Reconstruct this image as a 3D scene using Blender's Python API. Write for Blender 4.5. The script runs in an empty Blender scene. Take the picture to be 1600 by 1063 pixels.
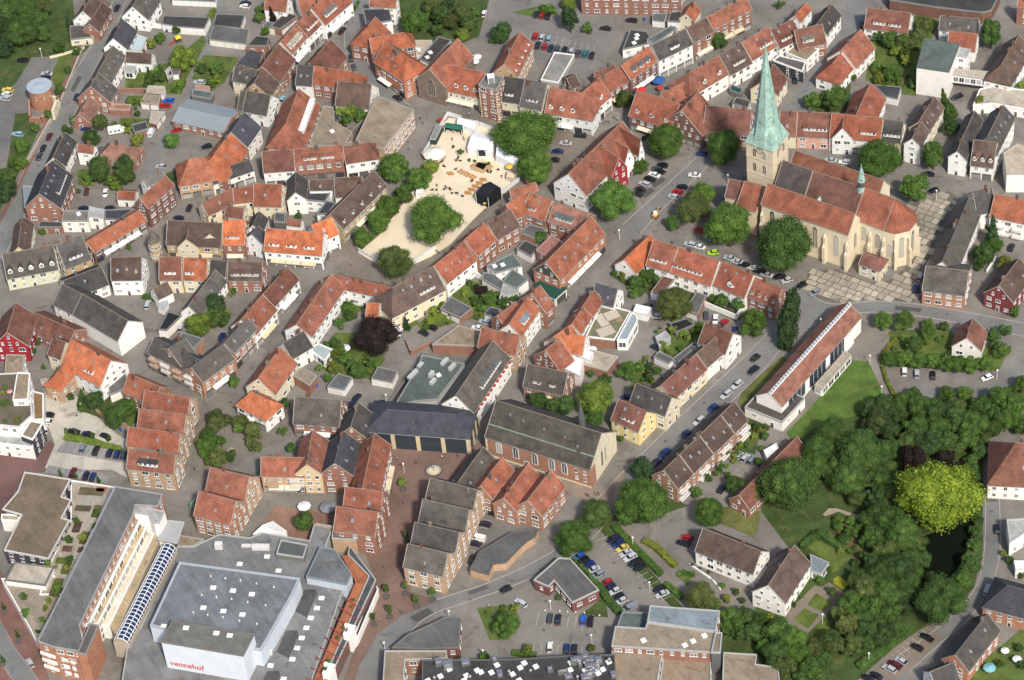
import bpy, bmesh, math, random
from mathutils import Vector, Matrix
random.seed(7)
sc = bpy.context.scene
C = sc.collection
R = math.radians
# ---------------------------------------------------------------- camera
FPX, PITCH, ROLL, DIST = 4400.0, R(43.0), R(6.0), 936.0
CAM = Vector((0, -DIST*math.cos(PITCH), DIST*math.sin(PITCH)))
_F = Vector((0, math.cos(PITCH), -math.sin(PITCH)))
_R0, _U0 = Vector((1, 0, 0)), Vector((0, math.sin(PITCH), math.cos(PITCH)))
_RT = _R0*math.cos(ROLL) - _U0*math.sin(ROLL)
_UP = _R0*math.sin(ROLL) + _U0*math.cos(ROLL)
cd = bpy.data.cameras.new('camera'); cam = bpy.data.objects.new('camera', cd); C.objects.link(cam)
cd.sensor_width = 36; cd.lens = FPX/1600*36; cd.clip_start = 10; cd.clip_end = 8000
cam.matrix_world = Matrix(((_RT.x, _UP.x, -_F.x, CAM.x), (_RT.y, _UP.y, -_F.y, CAM.y), (_RT.z, _UP.z, -_F.z, CAM.z), (0, 0, 0, 1)))
sc.camera = cam
# ---------------------------------------------------------------- sky, sun, exposure
SUN_EL, SUN_AZ = R(45), R(-72)      # azimuth: angle of the direction to the sun in plan, from +X
w = bpy.data.worlds.new('World'); sc.world = w; w.use_nodes = True
nt = w.node_tree; nt.nodes.clear()
sky = nt.nodes.new('ShaderNodeTexSky'); sky.sky_type = 'NISHITA'; sky.sun_disc = False
sky.sun_elevation = SUN_EL; sky.sun_rotation = math.pi/2 - SUN_AZ
sky.air_density = 1.0; sky.dust_density = 2.5; sky.ozone_density = 1.0
bg = nt.nodes.new('ShaderNodeBackground'); bg.inputs[1].default_value = 0.135
ow = nt.nodes.new('ShaderNodeOutputWorld')
nt.links.new(sky.outputs[0], bg.inputs[0]); nt.links.new(bg.outputs[0], ow.inputs[0])
sl = bpy.data.lights.new('sun', 'SUN'); sl.energy = 3.4; sl.angle = R(4.5); sl.color = (1.0, 0.95, 0.86)
sun = bpy.data.objects.new('sun', sl); C.objects.link(sun)
_sd = Vector((math.cos(SUN_EL)*math.cos(SUN_AZ), math.cos(SUN_EL)*math.sin(SUN_AZ), math.sin(SUN_EL)))
sun.rotation_euler = _sd.to_track_quat('Z', 'Y').to_euler(); sun.location = _sd*400
sc.view_settings.view_transform = 'Standard'; sc.view_settings.look = 'None'
sc.view_settings.gamma = 1; sc.view_settings.exposure = 0.30; sc.view_settings.use_curve_mapping = False
sc.cycles.max_bounces = 5; sc.cycles.diffuse_bounces = 2; sc.cycles.glossy_bounces = 2
sc.cycles.transmission_bounces = 2; sc.cycles.transparent_max_bounces = 4

# ---------------------------------------------------------------- surveying: photograph pixel -> point at height z
def P(x, y, z=0.0):
    d = _F*FPX + _RT*(x-800) + _UP*(531.5-y)
    t = (z-CAM.z)/d.z
    return CAM + d*t
TX = dict(zip('1234', (0, 400, 800, 1200))); TY = dict(zip('ABCD', (0, 266, 532, 797)))
CUR = [0, 0, 3.995]
def T(name=None):
    if name is None: CUR[:] = [0, 0, 1.0]
    else: CUR[:] = [TX[name[1]], TY[name[0]], 3.995]
def TZ(x0, y0, s): CUR[:] = [x0, y0, s]
def px(p): return (CUR[0]+p[0]/CUR[2], CUR[1]+p[1]/CUR[2])
def W(p, z=0.0):
    q = px(p); return P(q[0], q[1], z)
def visible(v, m=0):
    d = v-CAM; z = d.dot(_F); x = 800+FPX*d.dot(_RT)/z; y = 531.5-FPX*d.dot(_UP)/z
    return -m < x < 1600+m and -m < y < 1063+m

# ---------------------------------------------------------------- materials
MATS = {}
def nodes(name):
    m = bpy.data.materials.new(name); m.use_nodes = True
    n = m.node_tree.nodes; l = m.node_tree.links
    b = n['Principled BSDF']; MATS[name] = m
    return m, n, l, b
def mixrgb(n, l, mode, fac, a, b):
    x = n.new('ShaderNodeMix'); x.data_type = 'RGBA'; x.blend_type = mode
    for s, v in ((0, fac), (6, a), (7, b)):
        if hasattr(v, 'is_linked') or hasattr(v, 'links'): l.new(v, x.inputs[s])
        else: x.inputs[s].default_value = v
    return x.outputs[2]
def noise(n, l, scale, detail=3, rough=.6, vec=None, dist=0):
    t = n.new('ShaderNodeTexNoise'); t.inputs['Scale'].default_value = scale
    t.inputs['Detail'].default_value = detail; t.inputs['Roughness'].default_value = rough
    t.inputs['Distortion'].default_value = dist
    if vec is not None: l.new(vec, t.inputs['Vector'])
    return t.outputs[0]
def ramp(n, l, src, a, b, c0=(0, 0, 0, 1), c1=(1, 1, 1, 1)):
    r = n.new('ShaderNodeValToRGB'); r.color_ramp.elements[0].position = a; r.color_ramp.elements[1].position = b
    r.color_ramp.elements[0].color = c0; r.color_ramp.elements[1].color = c1
    l.new(src, r.inputs[0]); return r.outputs[0]
def geo_pos(n): return n.new('ShaderNodeNewGeometry').outputs['Position']
def objcol(n): return n.new('ShaderNodeObjectInfo').outputs['Color']
def bump(n, l, b, src, strength, dist=.05):
    k = n.new('ShaderNodeBump'); k.inputs['Strength'].default_value = strength; k.inputs['Distance'].default_value = dist
    l.new(src, k.inputs['Height']); l.new(k.outputs[0], b.inputs['Normal'])
def g(v): return (v, v, v, 1)
def surf(name, lo=.7, hi=1.25, s1=.25, s2=3.0, rough=.9, fine=.35, col=None, stain=None):
    """object-coloured (or fixed) surface with large blotches, fine grain and stains with their own shape"""
    m, n, l, b = nodes(name); p = geo_pos(n)
    base = objcol(n) if col is None else None
    if base is None:
        rgb = n.new('ShaderNodeRGB'); rgb.outputs[0].default_value = (*col, 1); base = rgb.outputs[0]
    a = ramp(n, l, noise(n, l, s1, 4, .62, p, .4), .3, .72, g(lo), g(hi))
    c = mixrgb(n, l, 'MULTIPLY', 1.0, base, a)
    f = ramp(n, l, noise(n, l, s2, 3, .7, p), .25, .75, g(1-fine), g(1+fine*.8))
    c = mixrgb(n, l, 'MULTIPLY', 1.0, c, f)
    if stain:
        sf = ramp(n, l, noise(n, l, stain[1], 5, .7, p, 1.0), stain[2], stain[2]+.12, g(0), g(stain[3]))
        c = mixrgb(n, l, 'MIX', sf, c, (*stain[0], 1))
    l.new(c, b.inputs['Base Color']); b.inputs['Roughness'].default_value = rough
    b.inputs['Specular IOR Level'].default_value = .25
    return m
def seams(name, wdt, hgt):
    m = MATS[name]; n = m.node_tree.nodes; l = m.node_tree.links; b = n['Principled BSDF']; src = b.inputs['Base Color'].links[0].from_socket
    mp = n.new('ShaderNodeMapping'); mp.inputs['Rotation'].default_value = (0, 0, 1.13); l.new(geo_pos(n), mp.inputs[0])
    bt = n.new('ShaderNodeTexBrick'); l.new(mp.outputs[0], bt.inputs['Vector']); bt.inputs['Scale'].default_value = 1.0
    bt.inputs['Brick Width'].default_value = wdt; bt.inputs['Row Height'].default_value = hgt; bt.inputs['Mortar Size'].default_value = .03
    bt.inputs['Color1'].default_value = (1.06, 1.06, 1.05, 1); bt.inputs['Color2'].default_value = (.88, .89, .89, 1); bt.inputs['Mortar'].default_value = (.72, .72, .72, 1)
    l.new(mixrgb(n, l, 'MULTIPLY', 1.0, src, bt.outputs['Color']), b.inputs['Base Color'])
def plain(name, col, rough=.7, metal=0, spec=.4):
    m, n, l, b = nodes(name); b.inputs['Base Color'].default_value = (*col, 1)
    b.inputs['Roughness'].default_value = rough; b.inputs['Metallic'].default_value = metal
    b.inputs['Specular IOR Level'].default_value = spec
    return m
surf('tiles', .58, 1.32, .26, 2.2, .85, .42, None, ((.105, .085, .066), .45, .56, .55))
surf('slates', .72, 1.22, .35, 2.2, .8, .30, None, ((.2, .19, .165), .6, .60, .45))
surf('plaster', .9, 1.06, .4, 5, .9, .08, None, ((.22, .19, .15), .5, .66, .30))
surf('brickwork', .82, 1.15, .5, 5, .9, .22)
surf('felt', .72, 1.2, .14, 1.4, .95, .2, None, ((.07, .06, .045), .16, .58, .55))
seams('felt', 9, 1.1)
surf('metalsheet', .93, 1.05, .3, 2, .5, .05)
surf('trim', .9, 1.08, .5, 6, .7, .1)
surf('asphalt', .78, 1.18, .07, 1.8, .95, .16, None, ((.07, .066, .06), .14, .58, .5))
surf('paving', .74, 1.22, .07, 1.6, .95, .2, None, ((.1, .078, .062), .11, .55, .55))
surf('lawn', .62, 1.3, .22, 2.4, 1.0, .40, None, ((.16, .13, .05), .16, .56, .6))
surf('sandy', .93, 1.06, .18, 2.5, 1.0, .06, None, ((.42, .33, .21), .2, .6, .5))
surf('stonewall', .88, 1.1, .5, 3, .9, .12, None, ((.25, .2, .13), .35, .6, .45))
surf('copper', .7, 1.2, .35, 2.0, .6, .3, None, ((.06, .08, .07), .7, .54, .75))
m, n, l, b = nodes('glass'); p = geo_pos(n)
rv_ = n.new('ShaderNodeObjectInfo').outputs['Random']
l.new(ramp(n, l, rv_, .1, .95, (.03, .036, .045, 1), (.42, .41, .38, 1)), b.inputs['Base Color'])
b.inputs['Roughness'].default_value = .12; b.inputs['Specular IOR Level'].default_value = .6
m, n, l, b = nodes('leaf')
oi = objcol(n); gi = n.new('ShaderNodeNewGeometry').outputs['Random Per Island']
c = mixrgb(n, l, 'MULTIPLY', 1.0, oi, ramp(n, l, gi, 0, 1, (.62, .66, .6, 1), (1.4, 1.32, 1.2, 1)))
c = mixrgb(n, l, 'MULTIPLY', 1.0, c, ramp(n, l, noise(n, l, .34, 4, .65, geo_pos(n)), .32, .68, (.55, .62, .62, 1), (1.4, 1.4, 1.25, 1)))
l.new(c, b.inputs['Base Color']); b.inputs['Roughness'].default_value = .75; b.inputs['Specular IOR Level'].default_value = .2
tr = n.new('ShaderNodeBsdfTranslucent'); l.new(c, tr.inputs[0])
mx = n.new('ShaderNodeMixShader'); mx.inputs[0].default_value = .3
l.new(b.outputs[0], mx.inputs[1]); l.new(tr.outputs[0], mx.inputs[2]); l.new(mx.outputs[0], n['Material Output'].inputs[0])
surf('bark', .8, 1.2, 1, 6, .95, .2, (.09, .06, .04))
m, n, l, b = nodes('carpaint'); l.new(objcol(n), b.inputs['Base Color']); b.inputs['Roughness'].default_value = .3
b.inputs['Coat Weight'].default_value = .5; b.inputs['Coat Roughness'].default_value = .15
plain('rubber', (.02, .02, .02), .8); plain('carglass', (.015, .02, .025), .08, 0, .6)
plain('lamp', (.8, .8, .76), .4); plain('steel', (.35, .35, .36), .45, .7); plain('white', (.8, .8, .78), .6)
surf('cloth', .92, 1.05, .6, 4, .9, .05)
surf('water', .8, 1.2, .3, 2, .4, .1, (.006, .009, .005)); MATS['water'].node_tree.nodes['Principled BSDF'].inputs['Specular IOR Level'].default_value = .05
plain('skin', (.5, .3, .22), .6)

# colour codes (linear base colours)
COL = dict(R=(.262, .086, .051), O=(.33, .104, .051), OO=(.46, .135, .055), RB=(.165, .073, .052), BR=(.100, .066, .052), PB=(.235, .125, .095),
 DG=(.060, .056, .052), GB=(.088, .080, .071), GR=(.17, .16, .142), BK=(.022, .022, .025), SL=(.056, .056, .066), TG=(.105, .13, .12),
 BG=(.21, .245, .27), PK=(.31, .145, .115), TN=(.27, .215, .155), BE=(.42, .36, .28), MG=(.115, .116, .113), LG=(.38, .38, .36), GN=(.022, .07, .052),
 WH=(.80, .785, .74), CR=(.68, .60, .43), B=(.285, .145, .105), BD=(.175, .095, .075), T=(.46, .315, .205), Y=(.76, .62, .28), P=(.64, .36, .29),
 RD=(.30, .028, .036), RW=(.19, .05, .048), GP=(.53, .55, .41), OC=(.45, .33, .19), BS=(.20, .145, .11), GG=(.07, .075, .06), MR=(.18, .075, .066), BO=(.39, .185, .115),
 CU=(.32, .47, .40), OB=(.36, .20, .135))
def col(c): return COL[c] if isinstance(c, str) else c

# ---------------------------------------------------------------- object helpers
def mesh(name, verts, faces, mats, fm=None, smooth=False):
    me = bpy.data.meshes.new(name); me.from_pydata([tuple(v) for v in verts], [], faces)
    for k in (mats if isinstance(mats, (list, tuple)) else [mats]): me.materials.append(MATS[k])
    if fm: me.polygons.foreach_set('material_index', fm)
    if smooth: me.polygons.foreach_set('use_smooth', [True]*len(me.polygons))
    me.update(); return me
def ob(name, data, parent=None, color=None, loc=None, rot=None, scale=None):
    o = bpy.data.objects.new(name, data); C.objects.link(o)
    if parent is not None: o.parent = parent
    if color is not None: c = col(color); o.color = (c[0], c[1], c[2], 1)
    if loc is not None: o.location = loc
    if rot is not None: o.rotation_euler = rot
    if scale is not None: o.scale = scale
    return o
LABELS = {}
def tag(o, label, cat, group=None, kind=None):
    o['label'] = label; o['category'] = cat
    if group: o['group'] = group
    if kind: o['kind'] = kind
    LABELS.setdefault(label, []).append(o)
    return o
def struct(o, label=None):
    o['kind'] = 'structure'
    if label: o['label'] = label
    return o
def jit(c, k=.12):
    f = 1+random.uniform(-k, k); h = random.uniform(-.04, .04)
    return (c[0]*f*(1+h), c[1]*f, c[2]*f*(1-h))
class MB:
    """collects faces for one mesh"""
    def __init__(s): s.v = []; s.f = []; s.m = []
    def face(s, pts, mi=0):
        k = len(s.v); s.v += [tuple(p) for p in pts]; s.f.append(tuple(range(k, k+len(pts)))); s.m.append(mi)
    def box(s, x0, x1, y0, y1, z0, z1, mi=0, M=None):
        c = [Vector((x, y, z)) for z in (z0, z1) for x, y in ((x0, y0), (x1, y0), (x1, y1), (x0, y1))]
        if M is not None: c = [M@q for q in c]
        k = len(s.v); s.v += [tuple(q) for q in c]
        for f in ((3, 2, 1, 0), (4, 5, 6, 7), (0, 1, 5, 4), (1, 2, 6, 5), (2, 3, 7, 6), (3, 0, 4, 7)):
            s.f.append(tuple(k+i for i in f)); s.m.append(mi)
    def prism(s, poly, z0, z1, mi=0, top=True, mt=None, bottom=False):
        n_ = len(poly); k = len(s.v)
        s.v += [(p[0], p[1], z0) for p in poly]+[(p[0], p[1], z1) for p in poly]
        for i in range(n_):
            j = (i+1) % n_; s.f.append((k+i, k+j, k+n_+j, k+n_+i)); s.m.append(mi)
        if top: s.f.append(tuple(range(k+n_, k+2*n_))); s.m.append(mi if mt is None else mt)
        if bottom: s.f.append(tuple(range(k+n_-1, k-1, -1))); s.m.append(mi)
    def cyl(s, x, y, z0, z1, r0, r1=None, seg=12, mi=0, cap=True, phase=0):
        r1 = r0 if r1 is None else r1; k = len(s.v)
        for z, r in ((z0, r0), (z1, r1)):
            s.v += [(x+r*math.cos(phase+2*math.pi*i/seg), y+r*math.sin(phase+2*math.pi*i/seg), z) for i in range(seg)]
        for i in range(seg):
            j = (i+1) % seg; s.f.append((k+i, k+j, k+seg+j, k+seg+i)); s.m.append(mi)
        if cap: s.f.append(tuple(range(k+seg, k+2*seg))); s.m.append(mi)
    def ball(s, x, y, z, r, mi=0, seg=8, rings=5, sz=1):
        k = len(s.v)
        for a in range(rings+1):
            t = math.pi*a/rings
            for i in range(seg):
                q = 2*math.pi*i/seg; s.v.append((x+r*math.sin(t)*math.cos(q), y+r*math.sin(t)*math.sin(q), z+r*sz*math.cos(t)))
        for a in range(rings):
            for i in range(seg):
                j = (i+1) % seg; s.f.append((k+a*seg+i, k+(a+1)*seg+i, k+(a+1)*seg+j, k+a*seg+j)); s.m.append(mi)
    def mesh(s, name, mats, smooth=False): return mesh(name, s.v, s.f, mats, s.m, smooth)
    def obj(s, name, mats, parent=None, color=None, **k): return ob(name, s.mesh(name, mats), parent, color, **k)
def area2(poly): return sum(poly[i-1][0]*poly[i][1]-poly[i][0]*poly[i-1][1] for i in range(len(poly)))
def ccw(poly): return poly if area2(poly) > 0 else poly[::-1]
def inset(poly, d):
    """offset a ccw polygon inwards"""
    out = []; n_ = len(poly)
    for i in range(n_):
        a, b_, c_ = Vector(poly[i-1][:2]), Vector(poly[i][:2]), Vector(poly[(i+1) % n_][:2])
        e1 = (b_-a).normalized(); e2 = (c_-b_).normalized()
        n1 = Vector((-e1.y, e1.x)); n2 = Vector((-e2.y, e2.x)); k = 1+n1.dot(n2)
        out.append(b_+(n1+n2)*(d/max(k, .35)))
    return out
def inside(x, y, poly):
    r = False; j = len(poly)-1
    for i in range(len(poly)):
        xi, yi = poly[i][0], poly[i][1]; xj, yj = poly[j][0], poly[j][1]
        if (yi > y) != (yj > y) and x < (xj-xi)*(y-yi)/(yj-yi)+xi: r = not r
        j = i
    return r

# ---------------------------------------------------------------- shared small pieces
def _window():
    b_ = MB(); b_.box(-.5, .5, -.02, .1, 0, 1.5, 0)            # frame block, proud of the wall
    b_.box(-.44, -.025, .1, .105, .06, 1.44, 1); b_.box(.025, .44, .1, .105, .06, 1.44, 1)
    b_.box(-.58, .58, 0, .2, -.1, -.002, 0)
    return b_.mesh('window', ['white', 'glass'])
def _door():
    b_ = MB(); b_.box(-.6, .6, -.02, .12, 0, 2.3, 0); b_.box(-.45, .45, .12, .14, .05, 1.4, 1); b_.box(-.45, .45, .12, .13, 1.5, 2.2, 2)
    return b_.mesh('door', ['white', 'brickdoor', 'glass'])
plain('brickdoor', (.08, .04, .03), .6)
def _shop():
    b_ = MB(); b_.box(-.5, .5, -.02, .12, 0, 1, 0); b_.box(-.47, .47, .12, .14, .08, .8, 1)
    return b_.mesh('shop_window', ['trimdark', 'glass'])
plain('trimdark', (.09, .085, .08), .6)
def _skylight():
    b_ = MB(); b_.box(-.45, .45, -.65, .65, -.1, .1, 0); b_.box(-.36, .36, -.56, .56, .1, .115, 1)
    return b_.mesh('skylight', ['steel', 'skyglass'])
plain('skyglass', (.20, .22, .24), .1, 0, .8)
def _chimney():
    b_ = MB(); b_.box(-.4, .4, -.4, .4, -1.2, 1.2, 0); b_.box(-.48, .48, -.48, .48, 1.2, 1.34, 1); b_.box(-.2, .2, -.2, .2, 1.34, 1.6, 0)
    return b_.mesh('chimney', ['brickwork', 'trim'])
M_WIN, M_DOOR, M_SHOP, M_SKY, M_CHIM = _window(), _door(), _shop(), _skylight(), _chimney()
def _domelight():
    b_ = MB(); b_.box(-.75, .75, -.75, .75, 0, .45, 0); b_.prism([(-.62, -.62), (.62, -.62), (.62, .62), (-.62, .62)], .45, .55, 1)
    return b_.mesh('roof_light', ['white', 'domeglass'])
plain('domeglass', (.72, .72, .66), .25)
M_DOME = _domelight()

FOOT = []      # (polygon, height, root)
PEND = []      # windows waiting until every footprint is known
def wall_windows(root, M, a, b_, z0, z1, mode, gz=None, dens=1.0):
    PEND.append((root, M.copy(), Vector(a), Vector(b_), z0, z1, mode, gz, dens))
def place_windows():
    N = 0
    for root, M, a, b_, z0, z1, mode, gz, dens in PEND:
        e = b_-a; L = e.length
        if L < 2.2: continue
        e = e/L; nrm = Vector((e.y, -e.x)); ang = math.atan2(e.y, e.x)+math.pi
        wn = (M.to_3x3()@Vector((nrm.x, nrm.y, 0)))
        mid = M@Vector(((a.x+b_.x)/2, (a.y+b_.y)/2, z1*.6))
        if wn.dot(CAM-mid) < -.15*(CAM-mid).length: continue
        if not visible(mid, 80): continue
        near = [f for f in FOOT if f[2] is not root and (f[3]-mid.xy).length < L/2+f[4]+2]
        def free(w3):
            q = w3+wn*.6
            return not any(w3.z < h+.3 and inside(q.x, q.y, pl) for pl, h, _, _, _ in near)
        fl = max(1, int(round((z1-z0)/2.95))); fh = (z1-z0)/fl
        sp = 3.0/dens; k = max(1, int((L-1.0)/sp)); sp = (L-.6)/k
        rz = ang; wsc = min(random.choice((1, 1.15, 1.3, 1.7)), sp*.7); hsc = random.choice((.85, .95, 1.05))
        door_done = False
        for f_ in range(fl):
            shop = (f_ == 0 and 's' in mode)
            for i in range(k):
                t = .3+sp*(i+.5); pt = a+e*t; zz = z0+fh*f_+(fh-1.5)*.55
                w3 = M@Vector((pt.x, pt.y, zz+.7))
                if not free(w3): continue
                if shop:
                    ob('shop_window', M_SHOP, root, None, (pt.x, pt.y, .15), (0, 0, rz), (sp*.86, 1, 2.6)); N += 1; continue
                if 'g' in mode:
                    ob('window', M_WIN, root, None, (pt.x, pt.y, zz-.4), (0, 0, rz), (sp*.88, 1, 1.45)); N += 1; continue
                if f_ == 0 and not door_done and i == k//2 and z0 < .5 and 'n' not in mode:
                    ob('door', M_DOOR, root, None, (pt.x, pt.y, .02), (0, 0, rz)); door_done = True; N += 1; continue
                if 'n' not in mode and random.random() < .07: continue
                ob('window', M_WIN, root, None, (pt.x, pt.y, zz), (0, 0, rz), (wsc if random.random() < .75 else min(2.2, sp*.72), 1, hsc)); N += 1
        if gz:   # gable triangle: floor-by-floor, narrowing
            half = L/2; h = gz-z1; c_ = (a+b_)/2; zz = z1+.5
            while zz+1.9 < gz and h > 2.4:
                ww = half*(gz-zz-1.9)/h
                kk = max(1, int(2*ww/2.3)); kk = min(kk, 4)
                for i in range(kk):
                    t = 0 if kk == 1 else (-ww*.7+1.4*ww*i/(kk-1))
                    pt = c_+e*t; w3 = M@Vector((pt.x, pt.y, zz+.7))
                    if free(w3): ob('window', M_WIN, root, None, (pt.x, pt.y, zz), (0, 0, rz), (.85, 1, .85)); N += 1
                zz += 2.9
    return N

# ---------------------------------------------------------------- gabled / hipped building
def roof_solid(faces, th=.24):
    """closed shell from the top faces (lists of points)"""
    b_ = MB(); edges = {}
    key = lambda p: (round(p[0], 3), round(p[1], 3), round(p[2], 3))
    for f in faces:
        b_.face(f); b_.face([(p[0], p[1], p[2]-th) for p in f][::-1], 0)
        for i in range(len(f)):
            a, c_ = key(f[i]), key(f[(i+1) % len(f)])
            if (c_, a) in edges: del edges[(c_, a)]
            else: edges[(a, c_)] = (f[i], f[(i+1) % len(f)])
    for a, c_ in edges.values():
        b_.face([a, (a[0], a[1], a[2]-th), (c_[0], c_[1], c_[2]-th), c_])
    return b_
HOUSES = []
def G(label, r1, r2, e, he, roof='R', wall='WH', pitch=45, hip='', dm=0, sh=0, sk=0, ch=1, mode='', name='house', cat='house',
      rm='tiles', hr=None, dcol=None, verge=True, gwall=None, dens=1.0, group=None, shc=None, wide=1.6):
    he = float(he); tp = math.tan(R(pitch)); q1, q2, qe = px(r1), px(r2), px(e)
    E = P(qe[0], qe[1], he).xy
    def dist(h):
        a, b_ = P(*q1, h).xy, P(*q2, h).xy
        u = (b_-a).normalized(); return a, b_, u, (E-a).dot(Vector((-u.y, u.x)))
    if hr is None:
        lo, hi = he+.2, he+14
        for _ in range(40):
            m_ = (lo+hi)/2
            if (m_-he) < tp*abs(dist(m_)[3]): lo = m_
            else: hi = m_
        hr = (lo+hi)/2
    a, b_, u, d = dist(hr)
    if d > 0: a, b_ = b_, a; u = -u; hip = ''.join({'a': 'b', 'b': 'a'}[c_] for c_ in hip)
    d = max(abs(d), 1.5); L = (b_-a).length
    c0 = (a+b_)/2; ang = math.atan2(u.y, u.x)
    root = ob(name, None, None, None, (c0.x, c0.y, 0), (0, 0, ang)); root.empty_display_size = .5
    tag(root, label, cat, group)
    M = Matrix.Translation((c0.x, c0.y, 0))@Matrix.Rotation(ang, 4, 'Z')
    hk = .85
    x0, x1 = -L/2-(d*hk if 'a' in hip else 0), L/2+(d*hk if 'b' in hip else 0)
    ra, rb = -L/2, L/2
    # walls: near side is local -y
    oh = min(.35, d*.1); wx0, wx1 = x0+(oh if 'a' in hip else .12), x1-(oh if 'b' in hip else .12); wy = d-oh
    zt = he-.12
    wb = MB(); p4 = [(wx0, -wy), (wx1, -wy), (wx1, wy), (wx0, wy)]
    wb.prism(p4, 0, zt, 0, top=False)
    zg = hr-.3
    wallo = None
    gb = wb if gwall is None else MB(); gc = wb if gwall is None else MB()
    if 'a' not in hip: gb.face([(wx0, wy, zt), (wx0, -wy, zt), (wx0, 0, zg)])
    if 'b' not in hip: gc.face([(wx1, -wy, zt), (wx1, wy, zt), (wx1, 0, zg)])
    wmat = 'brickwork' if wall in ('B', 'BD', 'T', 'RD', 'RW', 'BO', 'BS', 'MR', 'OC', 'OB') else 'plaster'
    wallo = wb.obj('wall', [wmat], root, jit(col(wall), .06))
    if gwall is not None:
        for k_ in (gb, gc):
            if k_.f: k_.obj('gable', ['brickwork'], root, jit(col(gwall), .06))
    fcs = [[(x0, -d, he), (x1, -d, he), (rb, 0, hr), (ra, 0, hr)], [(x1, d, he), (x0, d, he), (ra, 0, hr), (rb, 0, hr)]]
    if 'a' in hip: fcs.append([(x0, d, he), (x0, -d, he), (ra, 0, hr)])
    if 'b' in hip: fcs.append([(x1, -d, he), (x1, d, he), (rb, 0, hr)])
    rc = jit(col(roof), .2); _w = random.uniform(0, .38) if rm == 'tiles' and rc[0] > .2 else 0; rc = tuple(v*(1-_w)+k*_w for v, k in zip(rc, (.20, .115, .085)))
    ro = roof_solid(fcs).obj('roof', [rm], root, rc)
    lite = tuple(.5*v+.5*k for v, k in zip(rc, (.34, .27, .2) if rm == 'tiles' else (.16, .155, .15)))
    rg = MB(); rg.box(ra, rb, -.13, .13, hr-.1, hr+.1); rg.obj('ridge_cap', ['trim'], ro, lite)
    sl_ = math.hypot(d, hr-he); th = math.atan2(hr-he, d)
    if verge:
        for xx, f_ in ((x0, 'a'), (x1, 'b')):
            if f_ in hip: continue
            vb = MB(); s_ = .1 if f_ == 'a' else -.1
            for sg in (-1, 1):
                q = [(xx-.02, sg*d, he+.05), (xx+s_*1.6, sg*d, he+.05), (xx+s_*1.6, 0, hr+.05), (xx-.02, 0, hr+.05)]
                vb.face(q if (sg < 0) == (f_ == 'a') else q[::-1])
                vb.face([(xx-.02*(1 if f_ == 'a' else -1), sg*d, he-.25), (xx-.02*(1 if f_ == 'a' else -1), sg*d, he+.05), (xx-.02*(1 if f_ == 'a' else -1), 0, hr+.05), (xx-.02*(1 if f_ == 'a' else -1), 0, hr-.25)])
            vb.obj('verge', ['trim'], ro, tuple(.45*v+.55*k for v, k in zip(lite, (.5, .46, .4))))
    gt = MB(); gt.box(x0, x1, -d-.09, -d+.03, he-.2, he-.05); gt.obj('gutter', ['trim'], ro, (.3, .3, .29))
    # chimneys
    for i in range(ch):
        t = random.uniform(.12, .88) if ch > 1 else random.choice((.2, .35, .7, .82))
        if L < 5: t = .5
        s_ = random.uniform(.8, 1.25)
        yy = random.choice((0, 0, d*.18, -d*.15))
        ob('chimney', M_CHIM, ro, jit(random.choice(((.15, .075, .055), (.2, .16, .125), (.11, .095, .088), (.2, .1, .07))), .15), (ra+(rb-ra)*t, yy, hr-abs(yy)*tp*.9+.1), None, (s_, s_*.8, s_))
    def slope_pt(x, f_): return (x, -d*(1-f_), he+(hr-he)*f_)
    # skylights
    for i in range(sk):
        t = (i+.5)/sk+random.uniform(-.12, .12)/max(sk, 1); f_ = random.uniform(.35, .62) if not (dm or sh) else random.uniform(.68, .8)
        q = slope_pt(ra+.8+(rb-ra-1.6)*t, f_)
        sz = random.uniform(.62, .95); ob('skylight', M_SKY, ro, None, q, (th, 0, 0), (sz, sz, 1))
    def cheek(bw, x, ww, f0, hh, kind, dc):
        """a dormer whose front stands on the slope at fraction f0"""
        y0, z0 = -d*(1-f0), he+(hr-he)*f0
        tpp = (hr-he)/d
        zt_ = z0+hh
        if kind == 'g':
            za = zt_+ww*.62; yb, yb2 = min(y0+hh/tpp, -.05), min(y0+(hh+ww*.62)/tpp, -.02)
            b2 = MB(); b2.face([(x-ww/2, y0, z0-.2), (x+ww/2, y0, z0-.2), (x+ww/2, y0, zt_), (x, y0, za), (x-ww/2, y0, zt_)])
            b2.face([(x-ww/2, y0, z0-.2), (x-ww/2, y0, zt_), (x-ww/2, yb, zt_)]); b2.face([(x+ww/2, y0, z0-.2), (x+ww/2, yb, zt_), (x+ww/2, y0, zt_)])
            dor = b2.obj('dormer', ['plaster'], root, dc)
            w2 = ww/2+.18; zo = .18*1.24
            rf = roof_solid([[(x-w2, y0-.2, zt_-zo), (x, y0-.2, za), (x, yb2, za), (x-w2, yb, zt_-zo)], [(x, y0-.2, za), (x+w2, y0-.2, zt_-zo), (x+w2, yb, zt_-zo), (x, yb2, za)]], .1)
            rf.obj('dormer_roof', [rm], dor, rc)
            ob('window', M_WIN, dor, None, (x, y0, z0+.02), (0, 0, math.pi), (min(1.3, ww*.72), 1, max(.5, min(1, hh/1.6))))
        else:
            tr_ = .12; yb = -d+((zt_-he)+0.0)/(tpp-tr_)-(d*f0)*tr_/(tpp-tr_); yb = min(max(yb, y0+.5), -.05); zb = he+(d+yb)*tpp+.02
            b2 = MB(); b2.face([(x-ww/2, y0, z0-.2), (x+ww/2, y0, z0-.2), (x+ww/2, y0, zt_), (x-ww/2, y0, zt_)])
            b2.face([(x-ww/2, y0, z0-.2), (x-ww/2, y0, zt_), (x-ww/2, yb, zb)]); b2.face([(x+ww/2, y0, z0-.2), (x+ww/2, yb, zb), (x+ww/2, y0, zt_)])
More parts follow.
